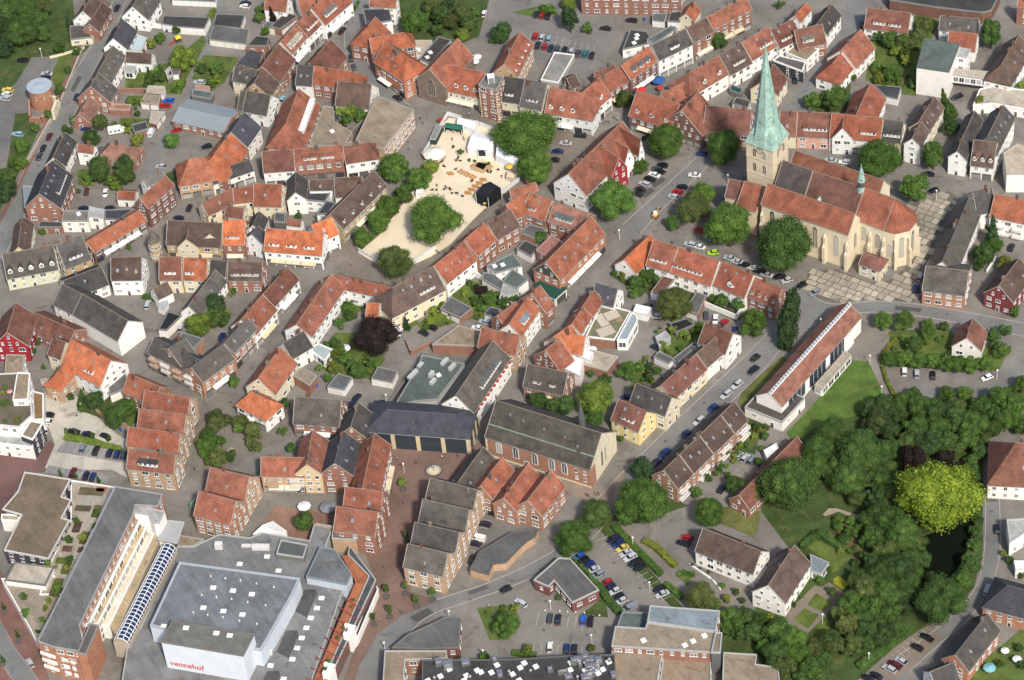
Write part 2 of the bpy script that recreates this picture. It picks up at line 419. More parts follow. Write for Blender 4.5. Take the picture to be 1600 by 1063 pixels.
            dor = b2.obj('dormer', ['plaster'], root, dc)
            rf = roof_solid([[(x-ww/2-.2, y0-.25, zt_-.02), (x+ww/2+.2, y0-.25, zt_-.02), (x+ww/2+.2, yb, zb+.06), (x-ww/2-.2, yb, zb+.06)]], .14)
            rf.obj('dormer_roof', ['felt' if shc else rm], dor, col(shc) if shc else rc)
            kk = max(1, int(ww/1.35))
            for i in range(kk):
                ob('window', M_WIN, dor, None, (x-ww/2+ww*(i+.5)/kk, y0, z0+.15), (0, 0, math.pi), (.95, 1, min(1, (hh-.2)/1.6)))
    dc = col(dcol) if dcol else (col('WH') if wall not in ('B', 'BD') else (.5, .46, .4))
    if dm:
        hh = min(1.35, (hr-he)*.3)
        for i in range(dm): cheek(None, ra+(rb-ra)*(i+.5)/dm, wide, .22, hh, 'g', dc)
    if sh:
        segs = sh if isinstance(sh, list) else [(.15+.7*i/sh+.04, .15+.7*(i+1)/sh-.04) for i in range(sh)]
        hh = min(1.5, (hr-he)*.34)
        for t0, t1 in segs: cheek(None, ra+(rb-ra)*(t0+t1)/2, (rb-ra)*(t1-t0), .25, hh, 's', dc)
    poly = [M@Vector((x, y, 0)) for x, y in p4]
    FOOT.append(([(v.x, v.y) for v in poly], he, root, c0, math.hypot(L/2+d, d)))
    if 'x' not in mode:
        z0 = .3
        wall_windows(root, M, (wx0, -wy), (wx1, -wy), z0, he, mode, None, dens)
        wall_windows(root, M, (wx1, -wy), (wx1, wy), z0, he, mode.replace('s', '') if 'S' not in mode else mode, None if 'b' in hip else hr, dens)
        wall_windows(root, M, (wx0, wy), (wx0, -wy), z0, he, mode.replace('s', '') if 'S' not in mode else mode, None if 'a' in hip else hr, dens)
        wall_windows(root, M, (wx1, wy), (wx0, wy), z0, he, 'n', None, dens)
    if 's' in mode and random.random() < .6 and L > 5:
        ax = random.uniform(.45, .8)*L; ac = random.choice(((.72, .70, .64), (.74, .73, .70), (.6, .5, .34), (.66, .62, .5))); kx = max(1, int(ax/4.5))
        for i in range(kx):
            xa = -ax/2+ax*i/kx; ab_ = MB(); xb = xa+ax/kx-.2
            ab_.face([(xa, -wy, 3.25), (xa, -wy-1.5, 2.75), (xb, -wy-1.5, 2.75), (xb, -wy, 3.25)]); ab_.face([(xa, -wy-1.5, 2.75), (xa, -wy-1.5, 2.5), (xb, -wy-1.5, 2.5), (xb, -wy-1.5, 2.75)])
            ab_.obj('awning', ['cloth'], root, ac)
    if ch and random.random() < .5:
        an = MB(); x_ = random.uniform(-.3, .3)*L
        for k_ in range(3): an.box(x_-.5+k_*.1, x_+.5-k_*.1, -.03, .03, hr+1.3+k_*.3, hr+1.36+k_*.3)
        an.box(x_-.04, x_+.04, -.04, .04, hr-.1, hr+2.1); an.obj('aerial', ['steel'], ro)
    HOUSES.append((root, M, L, d, he, hr))
    return root, M, L, d, he, hr

# ---------------------------------------------------------------- flat-roofed building
def F(label, pts, h, roof='MG', wall='WH', mode='', name='flat_roofed_building', cat='building', z0=0, par=.35, pcol=None, rm='felt',
      lights=0, win=True, doors=0, dens=1.0, rimw=.3, group=None, wmat=None, roofitems=0, base=None):
    pw = ccw([(lambda v: (v.x, v.y))(W(p, h)) for p in pts])
    cx = sum(p[0] for p in pw)/len(pw); cy = sum(p[1] for p in pw)/len(pw)
    lp = [(p[0]-cx, p[1]-cy) for p in pw]
    root = ob(name, None, None, None, (cx, cy, 0)); root.empty_display_size = .5; tag(root, label, cat, group)
    M = Matrix.Translation((cx, cy, 0))
    wb = MB(); wb.prism(lp, z0, h-.02, 0, top=False, bottom=z0 > 0)
    if wmat is None: wmat = 'brickwork' if wall in ('B', 'BD', 'T', 'RD', 'RW', 'BO', 'BS', 'MR', 'OC', 'OB') else 'plaster'
    wb.obj('wall', [wmat], root, jit(col(wall), .05))
    ins = inset(lp, rimw); out = inset(lp, -.06); rb = MB()
    rb.face([(p[0], p[1], h) for p in ins])
    ro = rb.obj('roof', [rm], root, jit(col(roof), .08))
    pb = MB(); n_ = len(lp)
    for i in range(n_):
        j = (i+1) % n_
        o0, o1, i0, i1 = out[i], out[j], ins[i], ins[j]; t = h+par
        pb.face([(o0[0], o0[1], t), (o1[0], o1[1], t), (i1[0], i1[1], t), (i0[0], i0[1], t)])
        pb.face([(o0[0], o0[1], h-.25), (o1[0], o1[1], h-.25), (o1[0], o1[1], t), (o0[0], o0[1], t)])
        pb.face([(i1[0], i1[1], h-.05), (i0[0], i0[1], h-.05), (i0[0], i0[1], t), (i1[0], i1[1], t)])
    pb.obj('parapet', ['trim'], root, col(pcol) if pcol else tuple(.6*v+.4*k for v, k in zip(col(roof), (.45, .45, .43))))
    bx = [p[0] for p in lp]; by = [p[1] for p in lp]
    k = 0; tries = 0
    while k < lights and tries < 400:
        tries += 1; x, y = random.uniform(min(bx), max(bx)), random.uniform(min(by), max(by))
        if inside(x, y, inset(lp, 1.5)): ob('roof_light', M_DOME, root, None, (x, y, h+.005), (0, 0, .4)); k += 1
    FOOT.append((pw, h, root, Vector((cx, cy)), max(math.hypot(*p) for p in lp)))
    if win and h-z0 > 2.2:
        for i in range(n_):
            j = (i+1) % n_
            wall_windows(root, M, lp[i], lp[j], max(z0, .3), h, mode, None, dens)
    return root, M, lp
def garage(label, pts, h=2.6, roof='MG', wall='WH', doors=None, dcol=(.7, .69, .65)):
    """flat garage; doors=(edge index, count) put up-and-over doors on one wall"""
    root, M, lp = F(label, pts, h, roof, wall, name='garage', cat='garage', par=.12, win=False)
    best = None
    for i in range(len(lp)):
        a, b_ = Vector(lp[i]), Vector(lp[(i+1) % len(lp)]); e = (b_-a)
        nrm = Vector((e.y, -e.x)).normalized(); s = nrm.dot((CAM.xy-M.translation.xy).normalized())*e.length
        if best is None or s > best[0]: best = (s, a, b_, e)
    _, a, b_, e = best; L = e.length; e = e/L; nn = doors or max(1, int(L/3.2))
    for i in range(nn):
        c_ = a+e*L*(i+.5)/nn; ang = math.atan2(e.y, e.x)+math.pi
        db = MB(); db.box(-L/nn*.42, L/nn*.42, -.02, .05, .05, 2.15); db.obj('garage_door', ['trim'], root, dcol, loc=(c_.x, c_.y, 0), rot=(0, 0, ang))
    return root
# ================================================================ houses, surveyed tile by tile
T('A1')
G('white-gabled house with dark brown roof by the wood at the top left corner', (515, 70), (600, -60), (612, 150), 5, 'BR', 'WH')
G('small dark-roofed brick house below the white gable by the wood', (555, 150), (640, 10), (625, 190), 4.5, 'BR', 'B')
F('low flat-roofed annexe on a garden wall beside the wood', [(435, 165), (520, 160), (575, 235), (440, 250)], 3, 'GB', 'CR')
G('white gabled house with grey-brown roof above the walled yard at the top', (825, 42), (905, -80), (935, 115), 5.5, 'GB', 'WH', sk=1)
garage('long row of white garages at the top edge of the photo', [(1075, -40), (1350, -30), (1345, 12), (1072, 0)], 2.6, 'MG', 'WH', 6)
garage('grey-roofed workshop with white end wall below the top garages', [(1020, 100), (1310, 110), (1275, 180), (1115, 168), (1010, 150)], 3.4, 'DG', 'WH', 2)
garage('dark flat garage block, upper of the two beside the lane', [(1350, 88), (1530, 95), (1500, 185), (1330, 158)], 2.8, 'DG', 'WH', 4)
garage('grey garage block with five white doors beside the lane', [(1330, 155), (1555, 185), (1540, 278), (1305, 248)], 2.8, 'MG', 'CR', 5)
G('dark slate-roofed house at the street bend above the long terrace', (705, 240), (768, 122), (800, 310), 5, 'SL', 'WH', rm='slates')
F('pale glazed lean-to beside the dark slate-roofed house', [(860, 220), (920, 240), (880, 320), (820, 315)], 3, (.42, .50, .50), 'WH', rm='metalsheet')
G('long grey-brown terrace house with three skylights near the round tower', (605, 465), (705, 285), (745, 430), 5.5, 'GB', 'WH', sk=4)
G('brick-gabled house with weathered dark roof beside the long terrace', (563, 540), (615, 455), (690, 640), 5, 'GB', 'B', sk=2)
G('low red-brown cottage with brick gable opposite the round tower', (490, 715), (560, 600), (600, 705), 3.4, 'PB', 'B')
G('white-walled wing with a row of small windows and dark roof', (785, 325), (950, 335), (860, 395), 4.5, 'BR', 'WH')
F('small white conservatory under the dark-roofed white wing', [(775, 410), (850, 415), (835, 455), (775, 450)], 3, 'LG', 'WH', mode='g')
garage('beige-roofed garage, upper one by the blue and red cars', [(925, 535), (1030, 540), (1020, 596), (910, 586)], 2.6, 'BE', 'WH', 2)
garage('beige-roofed garage with brick side, lower one by the red car', [(910, 584), (1005, 592), (990, 655), (875, 645)], 2.6, 'TN', 'B', 2)
F('low red brick store in the allotment garden', [(690, 650), (820, 655), (810, 690), (680, 685)], 3, 'OB', 'B', win=False)
garage('beige-roofed garage with dark red side by the white van', [(945, 695), (1030, 700), (975, 775), (930, 765)], 2.8, 'BE', 'MR', 2)
G('long blue-grey metal-roofed hall with brick wall', (1120, 665), (1445, 735), (1230, 792), 3.8, 'BG', 'B', 14, rm='metalsheet', ch=0, sk=0, name='workshop_hall', cat='hall')
F('open teal flat-roofed carport in the garden', [(1205, 560), (1335, 580), (1315, 620), (1195, 600)], 3, 'TG', 'GR', win=False, name='carport', cat='carport')
garage('small red-roofed shed beside the silver car', [(1220, 530), (1310, 540), (1310, 570), (1215, 556)], 2.6, 'OB', 'B', 1)
G('cream house with grey-brown roof and two white skylights', (1465, 412), (1640, 445), (1520, 520), 6, 'GB', 'CR', sk=3)
G('dark hipped house behind the garage yard', (1560, 312), (1640, 335), (1545, 415), 5.5, 'SL', 'B', rm='slates', hip='a')
G('brown-grey roofed brick house above the blue-grey hall', (1500, 565), (1640, 590), (1500, 692), 5, 'GB', 'B', sk=2)
G('dark-roofed house with white eaves next to the big orange roofs', (1440, 828), (1530, 700), (1575, 880), 7, 'SL', 'WH', rm='slates', sk=1)
T()
G('big orange-tiled house with roof ladders at the end of the blue-grey hall', (334, 243), (360, 207), (384, 242), 6.5, 'O', 'B', ch=1, sk=2, hip='a')
T('A1')
G('dark steep-roofed house with two skylights on the tower street', (330, 985), (405, 825), (480, 890), 5, 'DG', 'WH', sk=2)
G('dark-roofed house cropped behind the street trees', (270, 1090), (345, 990), (405, 1060), 5, 'DG', 'B', sk=1)
G('tiny white house with red tiled roof and three windows', (485, 900), (590, 912), (525, 955), 6, 'R', 'WH', ch=1)
garage('dark flat garage between white house and hipped bungalow', [(600, 915), (670, 905), (640, 985), (580, 985)], 3, 'MG', 'WH', 1)
G('brown hipped bungalow beside the caravan yard', (690, 897), (800, 912), (730, 1005), 4, 'PB', 'B', 40, hip='ab', ch=1)

T('A2')
G('upper red terrace house with grey flat dormer on the diagonal street', (345, 55), (520, -95), (470, 130), 7, 'R', 'WH', sh=[(.15, .55)], shc='GR', mode='s', ch=2)
G('middle red terrace house with white-framed gable windows on the diagonal street', (250, 150), (345, 55), (320, 245), 7, 'R', 'WH', sh=1, mode='s')
G('red terrace house with long cream dormer on the diagonal street', (150, 262), (250, 150), (220, 350), 7, 'R', 'WH', sh=[(.1, .85)], shc='BE', mode='s')
G('red-brown brick house with one white skylight at the street corner', (35, 415), (140, 270), (165, 490), 6, 'RB', 'B', sk=1)
G('grey-brown house with ochre gable below the brick corner house', (-15, 520), (45, 425), (105, 590), 6, 'BR', 'OC', mode='s')
G('dark-roofed white house pointing at the narrow street', (-60, 565), (95, 595), (40, 720), 5.5, 'DG', 'WH')
G('steep red hipped house standing free at the street fork', (385, 340), (468, 245), (520, 420), 5.5, 'RB', 'B', hip='a')
G('dark flat-pitched house joined to the orange brick house', (255, 405), (362, 412), (300, 537), 6, 'DG', 'WH', rm='slates', sk=2)
G('orange-tiled brick house with wide windows facing the courtyard', (365, 412), (600, 450), (450, 540), 6.5, 'O', 'B', hip='b', ch=1)
G('square dull brown roof with white stepped gable above the courtyard', (510, 505), (725, 525), (600, 672), 5.5, 'BR', 'WH', ch=2)
G('long red roof with white strip dormer beside the courtyard flats', (190, 765), (268, 553), (365, 770), 6.5, 'R', 'B', hip='a', sh=[(.03, .97)], shc='WH', ch=1)
F('flat terrace with white railing in the narrow lane', [(140, 652), (212, 648), (195, 697), (130, 697)], 5, 'BE', 'WH')
F('large brown gravel flat roof around the ivy courtyard', [(420, 665), (482, 672), (492, 765), (602, 830), (562, 893), (630, 896), (605, 912), (330, 915)], 4.2, 'TN', 'T', lights=1)
F('long flat office block with window bands facing the market', [(752, 600), (985, 690), (795, 935), (620, 885)], 8, 'TN', 'T', mode='n', dens=1.1, name='office_block')
G('dull brown roof at the left end of the market terrace', (35, 947), (235, 932), (130, 1075), 7, 'RB', 'WH', ch=1, mode='s')
G('red-roofed terrace house with red and white striped front', (232, 932), (540, 905), (390, 1022), 7.5, 'R', 'B', sh=2, ch=2, mode='s')
G('white-fronted hipped end house of the market terrace', (540, 915), (690, 892), (650, 1012), 7.5, 'RB', 'WH', hip='b', mode='s', ch=2)
G('orange hipped house at the head of the curving street', (700, 165), (745, 105), (850, 200), 7, 'O', 'B', hip='a')
G('wide orange roof behind the long brick corner house', (705, 240), (925, 203), (868, 312), 8, 'O', 'B', hip='b', ch=2)
G('long orange-roofed brick house hipped at the market entrance', (800, 262), (935, 352), (850, 468), 8.5, 'O', 'BO', hip='b', sk=4, ch=3, mode='s')
F('dark flat roof with a pale terrace behind the orange hipped house', [(668, 60), (830, 55), (850, 130), (690, 160)], 7, 'SL', 'WH')
G('orange roof with white balcony cut by the top edge', (710, -20), (880, -12), (790, 48), 8, 'O', 'WH')
G('brown stone chapel with big pointed window and red roof', (1080, 432), (1260, 240), (1178, 555), 9, 'R', 'BS', ch=0, mode='x', name='chapel', cat='chapel')
G('old town hall with four dark dormers and cream window band', (1190, 402), (1430, 455), (1290, 592), 6.5, 'R', 'CR', dm=4, mode='s', ch=0, dens=1.4)
G('small white-gabled house with red roof at the top left of the diagonal street', (60, -25), (200, -8), (150, 72), 6, 'R', 'WH')
G('red rear roof above the dark flat shed', (250, -25), (390, -60), (295, 88), 5, 'R', 'WH')
garage('dark flat shed behind the diagonal terrace', [(185, 80), (262, 100), (150, 182), (90, 165)], 3.5, 'DG', 'B', 1)
garage('small dark flat shed at the garden end', [(70, 135), (150, 150), (110, 180), (40, 165)], 3, 'MG', 'CR', 1)
F('dark flat roof with brick wall left of the diagonal terrace', [(0, 225), (85, 235), (70, 290), (-60, 290)], 4, 'DG', 'B')
F('dark flat extension with white roof machines behind the chapel', [(1140, 230), (1220, 255), (1090, 400), (1020, 370)], 3.5, 'DG', 'WH', lights=2)
F('cream flat roof yard behind the chapel', [(985, 255), (1100, 255), (1040, 340), (960, 320)], 3.2, 'BE', 'WH', lights=2)

T('A3')
F('four-storey brick apartment block above the car park', [(425, -70), (1050, -60), (1070, -170), (430, -180)], 12, 'GB', 'B', mode='n', name='apartment_block', dens=.85)
G('small steep orange house with beige gable beside the brick flats', (1085, 85), (1130, 10), (1168, 88), 4.5, 'O', 'CR')
F('dark flat roof beside the steep orange house', [(990, 80), (1060, 70), (1050, 140), (970, 135)], 4, 'DG', 'WH')
garage('grey garage behind the north terrace', [(880, 88), (970, 85), (950, 138), (875, 130)], 2.8, 'MG', 'WH', 2)
G('red-roofed corner house with three gabled dormers facing the trees', (232, 545), (440, 580), (330, 730), 7, 'R', 'WH', hip='b', dm=3, mode='s', ch=2)
G('red-roofed white corner wing with one gabled dormer', (445, 572), (545, 488), (520, 690), 7, 'R', 'WH', dm=1, mode='s')
G('red-roofed brown brick shop right of the white corner wing', (540, 490), (680, 410), (640, 562), 7, 'R', 'BD', mode='s')
G('orange roof with three dark flat dormers on the north street', (680, 410), (852, 290), (830, 440), 8, 'O', 'BD', sh=3, shc='MG', mode='s', ch=1)
G('grey-brown roof with one dark dormer above banded white front', (868, 285), (1085, 180), (1035, 325), 9, 'GB', 'WH', sh=[(.4, .65)], shc='DG', mode='sn', ch=1)
G('plain brown roof on brick shop between grey and orange roofs', (1085, 180), (1215, 107), (1200, 232), 9, 'BR', 'B', mode='s')
G('long orange roof on brick shop block at the end of the north street', (1215, 107), (1460, -20), (1400, 112), 9, 'O', 'B', mode='sn', ch=2, name='shop_house')
F('teal flat roof behind the north street', [(840, 250), (990, 165), (1030, 180), (890, 275)], 5, 'TG', 'WH')
F('dark flat roof with white light-well behind the north street', [(740, 185), (840, 200), (880, 268), (690, 312)], 4, 'DG', 'WH', lights=3)
G('small red rear roof behind the orange-dormered shop', (510, 455), (640, 400), (545, 505), 4.5, 'RB', 'B')
G('low brown shed roof in the yard by the car ramp', (338, 490), (400, 468), (405, 545), 3, 'BR', 'B', 30, ch=0)
G('grey slate-roofed house with white dormer window near the plane trees', (80, 497), (222, 525), (130, 682), 7, 'GB', 'CR', rm='slates', sh=[(.25, .75)], mode='s')
G('dark-roofed house between brick tower and grey slate house', (-50, 478), (78, 497), (10, 645), 7, 'DG', 'CR', rm='slates', sh=[(.2, .6)], mode='s')
G('red-roofed brick house with a row of five tiny dormers by the car park', (-50, 400), (50, 200), (80, 392), 7.5, 'R', 'T', dm=5, wide=1.1, ch=1)
F('concrete car park ramp with white rim', [(265, 330), (390, 345), (290, 520), (180, 500)], 2.6, (.25, .24, .21), 'LG', win=False, name='ramp_building', pcol='WH')
G('red roof with three gabled dormers above white shop windows', (778, 565), (1048, 650), (850, 765), 6.5, 'R', 'BD', dm=3, mode='s', ch=1)
G('dark brown timber gable facing the church trees', (1055, 690), (1165, 570), (1205, 832), 6.5, 'R', 'BD', mode='sS')
G('long red-brown roof running behind the church tower', (1208, 660), (1500, 688), (1330, 832), 6.5, 'RB', 'B', ch=1)
G('low red roof between the timber gable and the white terrace', (925, 585), (1085, 510), (1040, 642), 5, 'R', 'WH')
G('red hipped roof on white terrace house with small skylights', (1105, 455), (1290, 345), (1270, 515), 6.5, 'R', 'WH', hip='a', dm=2, ch=2)
G('brown roof on white terrace house with strip dormer', (1290, 345), (1432, 265), (1440, 430), 6.5, 'BR', 'WH', sh=[(.3, .8)], sk=2)
G('red roof on white terrace house left of the spire tip', (1432, 265), (1605, 165), (1550, 352), 6.5, 'R', 'WH', sh=[(.4, .9)], sk=1)
F('low green-roofed shed in the terrace garden', [(1370, 530), (1440, 560), (1425, 590), (1360, 565)], 2.6, 'GN', 'GR', win=False, name='shed', cat='shed')
F('low glass-roofed garden room beside the spire', [(1400, 610), (1490, 635), (1470, 680), (1375, 645)], 3, 'DG', 'WH', mode='g')
mh_ = G('tall red-roofed house with white stepped gable facing the sandy square', (350, 1086), (690, 757), (470, 1220), 7.5, 'R', 'WH', ch=3)
G('red cross wing with white gable on the stepped-gable house', (805, 870), (665, 790), (838, 990), 7.5, 'R', 'WH', ch=0, hr=mh_[5]-.1)
G('red cross wing with crimson and white gable', (668, 985), (535, 905), (738, 1055), 7.5, 'R', 'RD', ch=1, hr=mh_[5]-.15)
G('red cross wing between the white and crimson gables', (730, 930), (600, 850), (790, 1000), 7, 'R', 'WH', ch=0, hr=mh_[5]-2.2)

T('A4')
G('red-brown roof with strip dormer beside the roof terrace', (15, 190), (155, 120), (170, 260), 6.5, 'RB', 'WH', sh=[(.2, .8)], sk=2)
G('red roof with grey dormer at the lane corner', (160, 190), (340, 150), (300, 285), 6.5, 'RB', 'B', sh=[(.2, .6)], shc='GR')
G('dark roof on white house at the top right junction', (305, 150), (400, 25), (432, 135), 6.5, 'DG', 'WH', sk=1)
G('steep orange roof left of the dark junction house', (165, 100), (240, 15), (245, 95), 6.5, 'O', 'WH')
F('white-walled roof terrace with brown paving', [(110, 330), (195, 265), (318, 310), (240, 385)], 5, 'TN', 'WH', pcol='WH')
F('dark-walled flat roof below the white roof terrace', [(70, 350), (235, 390), (215, 450), (30, 380)], 5, 'MG', 'SL', pcol='WH')
G('small red-roofed cream house beside the spire', (-30, 505), (38, 400), (95, 540), 6, 'RB', 'CR')
G('wide red roof with two strip dormers near the top right junction', (618, 48), (895, 82), (730, 195), 5, 'RB', 'WH', sh=2, ch=2)
F('long dark tiered canopy building at the top right edge', [(740, -40), (1450, -40), (1395, 68), (1340, 82), (1050, 48), (760, 2)], 5, 'DG', 'BD', win=False, name='market_hall', cat='hall')
G('grey-roofed house behind the white concrete block', (1075, 97), (1320, 118), (1190, 200), 5, 'GB', 'WH', sk=2)
G('red roof with small cross gable behind the white concrete block', (1130, 192), (1310, 212), (1290, 325), 5, 'R', 'WH', ch=1)
F('white flat-roofed concrete block with ochre-stained roof', [(975, 245), (1200, 275), (1130, 452), (928, 422)], 12, 'TG', 'WH', win=False, name='office_block', pcol='TG', par=.2)
F('white stair tower beside the concrete block', [(1195, 300), (1265, 312), (1240, 362), (1170, 350)], 10.5, 'LG', 'WH', name='stair_tower', cat='tower', mode='n')
F('white glazed footbridge on stilts between two buildings', [(1150, 432), (1392, 452), (1378, 500), (1150, 470)], 6.5, 'BE', 'WH', mode='g', z0=3.2, name='footbridge', cat='footbridge', dens=1.6)
G('large dark-roofed villa beside the glazed footbridge', (1460, 400), (1570, 215), (1540, 505), 6.5, 'BR', 'WH', hip='a', ch=2, sk=2)
G('brick house with white corner stones at the top right corner', (1560, 0), (1680, 15), (1600, 50), 8, 'R', 'B', mode='n')
G('red roof of the white house beside the narrow lane', (458, 312), (580, 182), (640, 335), 5.5, 'R', 'WH', sk=2)
G('red and grey hipped front wing by the lane', (405, 395), (470, 315), (510, 458), 5, 'R', 'WH', hip='a', sk=1)
G('steep red roof with white side wall behind the pink terrace', (548, 722), (640, 518), (712, 680), 5.5, 'R', 'WH', sk=1)
garage('dark flat double garage behind the steep red roof', [(660, 530), (832, 545), (810, 622), (730, 602)], 3, 'SL', 'WH', 2)
G('brown-red roof on cream house next to the spire base', (75, 692), (185, 697), (150, 855), 5.5, 'RB', 'CR', sk=1)
G('brown-red roof on the pink-fronted house', (185, 697), (397, 707), (310, 860), 5.5, 'RB', 'P', sh=[(.2, .9)], ch=1)
G('red roof on white shop with strip dormer beside the pink house', (397, 707), (720, 737), (620, 882), 6.5, 'R', 'WH', sh=[(.6, .9)], mode='s', ch=0)
G('small white front gable on the red-roofed shop', (464, 800), (475, 712), (535, 860), 7, 'R', 'WH', ch=0, pitch=52)
G('grey roof on cream house right of the red shop', (722, 745), (850, 760), (770, 892), 6.5, 'DG', 'CR', sh=[(.1, .9)], mode='s')
G('dark gable over white banded front by the big tree', (900, 865), (955, 762), (965, 905), 8, 'BR', 'WH', mode='s')
G('dark brown roof with white skylights beyond the banded front', (940, 762), (1040, 602), (1092, 690), 7, 'BR', 'CR', sk=3, ch=2)
G('dark mansard with white half-round gable beside the car lane', (1180, 945), (1290, 690), (1285, 890), 7.5, 'DG', 'WH', ch=1)
G('big grey roof with two rows of skylights at the right edge', (1372, 850), (1470, 655), (1480, 870), 9, 'GB', 'WH', sk=5, hip='a', ch=1)
G('brown mansard front with three arched dormers', (1283, 872), (1432, 890), (1350, 1045), 6, 'BR', 'WH', dm=3, mode='s', wide=1.3, ch=0)
F('tall blank white wall block with flat brown roof at the right edge', [(1470, 960), (1560, 900), (1640, 930), (1640, 1090), (1490, 1090)], 8, 'BE', 'WH', win=False)
F('white roof terrace with glass pyramid and red chairs', [(1320, 560), (1400, 540), (1640, 570), (1640, 690), (1400, 650), (1280, 660)], 4, 'BE', 'WH', pcol='WH')

T('B1')
G('long dark-roofed brick house with white-framed gable windows', (243, 148), (325, -60), (375, 255), 7, 'SL', 'B', rm='slates', sk=5, ch=1, sh=[(.3, .9)], shc='SL')
F('blue-grey flat lean-to roof along the tower street', [(145, 100), (240, 105), (238, 140), (152, 232)], 5.5, 'BG', 'B', win=False, rm='metalsheet')
G('steep dark house wedged on the tower street corner', (112, 480), (140, 290), (205, 385), 5, 'BR', 'CR', sk=1)
F('low dark flat roof under the brick gable', [(250, 320), (385, 325), (395, 360), (235, 358)], 3, 'DG', 'B')
F('white two-storey flat with grey roof and skylight', [(400, 255), (555, 255), (550, 320), (385, 320)], 5, 'GR', 'WH', lights=1)
F('white cube annexe with orange awning', [(557, 230), (655, 250), (640, 300), (552, 290)], 5.5, 'LG', 'WH')
F('dark blue flat roof on white rear house', [(655, 250), (842, 245), (740, 312), (655, 308)], 5, 'SL', 'WH')
G('long orange low-pitched roof along the curved shopping street', (535, 452), (870, 250), (760, 415), 5.5, 'O', 'BD', 30, mode='s', ch=1, sk=1)
G('pale green house with five dormers on the corner', (10, 527), (335, 465), (205, 652), 5.5, 'GB', 'GP', dm=5, ch=1)
G('grey-brown roof with strip dormer on tan shop', (345, 467), (510, 403), (485, 592), 5, 'GB', 'OC', sh=[(.25, .75)], ch=2)
G('dark low roof behind the white hall', (390, 692), (632, 600), (630, 735), 5, 'DG', 'WH', 32, sk=1)
G('brown-roofed tall white house at the lane fork', (690, 545), (885, 542), (780, 690), 7, 'BR', 'WH', sk=3)
G('upper part of the white hall with grey ridge roof', (385, 710), (515, 775), (370, 862), 6.5, 'GB', 'WH', 40, ch=0, name='hall', cat='hall')
G('long white hall with grey roof and blank end gable', (515, 772), (800, 940), (600, 990), 7, 'GB', 'WH', 40, mode='x', ch=0, name='hall', cat='hall')
G('red-brown roof over cream house with garden balcony', (992, 542), (1135, 542), (1050, 690), 6, 'RB', 'CR', sh=[(.25, .75)])
G('orange roof on cream house beside the balcony house', (1145, 547), (1297, 552), (1215, 690), 6, 'O', 'CR', sh=[(.1, .45)], sk=1)
G('dark-roofed rear house with white gable beside the leafy tree', (1175, 850), (1345, 622), (1290, 870), 5, 'GB', 'WH', sk=1)
G('dark roof left of the long brown shopping roof', (1312, 557), (1420, 567), (1350, 662), 5.5, 'DG', 'WH')
G('brown roof with white strip windows over brick rear wing', (1420, 570), (1640, 572), (1500, 692), 5.5, 'BR', 'B', sh=[(.1, .9)])
rr = G('tan corner shop with two big gabled dormers and turret', (1045, 312), (1390, 332), (1130, 472), 6.5, 'BR', 'OC', dm=0, mode='s', ch=1)
G('large cream gable, left of the two on the tan corner shop', (1160, 432), (1190, 330), (1245, 490), 6.6, 'BR', 'CR', ch=0)
G('large cream gable, right of the two on the tan corner shop', (1305, 400), (1325, 330), (1385, 470), 6.6, 'BR', 'CR', ch=0)
G('bright orange roof with strip dormer on narrow brick shop', (1390, 312), (1532, 312), (1450, 470), 7.5, 'OO', 'B', sh=[(.15, .75)], mode='s')
G('red-brown bent roof on cream house above the turret shop', (1255, 205), (1450, 112), (1375, 252), 6.5, 'RB', 'CR', sk=1)
G('red-brown roof on cream house with round stair bay', (1450, 112), (1605, 97), (1500, 207), 6.5, 'R', 'CR', sk=1)
G('red roof with curly white gable on dark brick house', (870, 178), (1035, 32), (1022, 157), 9, 'R', 'BD', mode='n', ch=0)
G('grey slate hip between the curly gable and the orange corner house', (890, 60), (1010, -10), (1000, 60), 8, 'GR', 'WH', rm='slates')
T()
G('orange hipped corner house with tan brick bay', (295, 249), (318, 245), (297, 289), 6.5, 'O', 'T', hip='ab', mode='s', ch=1)
T('B1')
G('black and white fronted shop with grey roof in the narrow street', (1300, 20), (1560, -70), (1410, 65), 5.5, 'DG', 'WH', 35, mode='s')
G('small red lean-to by the walled car yard', (735, 130), (850, 135), (770, 185), 3.5, 'R', 'WH', 30, ch=0)
G('red brick roof with bright red front gable at the left edge', (42, 1015), (100, 827), (190, 1062), 7, 'RB', 'RD', ch=1, mode='n')
G('low red roof with skylights beside the red front gable', (205, 885), (470, 1000), (330, 1068), 4.5, 'RB', 'B', 35, sk=2)
garage('small white hut with grey roof in the lane yard', [(1005, 810), (1050, 825), (1020, 872), (983, 856)], 2.5, 'LG', 'WH', 1)
F('black round-edged roof on a white store', [(1050, 885), (1135, 910), (1040, 1002), (988, 997)], 3.5, 'BK', 'WH', name='store', win=False)

T('B2')
G('brown-red roof on cream house behind the dark gable', (-15, 85), (165, 90), (85, 230), 6.5, 'R', 'CR', sk=1)
G('dark slate cross gable with white front and yellow awning', (245, 140), (248, 10), (320, 150), 6.5, 'DG', 'WH', rm='slates')
G('brown roof above the dark flat with white windows', (330, 60), (480, 57), (400, 128), 6.5, 'BR', 'WH', sk=1)
F('dark flat roof over white upper floor with four small windows', [(312, 130), (470, 130), (432, 200), (300, 188)], 5, 'SL', 'WH')
G('plain brown roof beside the long market roof', (485, 50), (665, 40), (540, 170), 6.5, 'BR', 'WH')
F('dark flat roof corner below the long brown market roof', [(440, 195), (500, 205), (450, 275), (380, 280)], 5, 'SL', 'WH')
G('long brown roof facing the row of trees on the market', (458, 277), (737, 0), (690, 230), 6.5, 'BR', 'OC', sk=0, dm=5, wide=1.0, ch=1, mode='s')
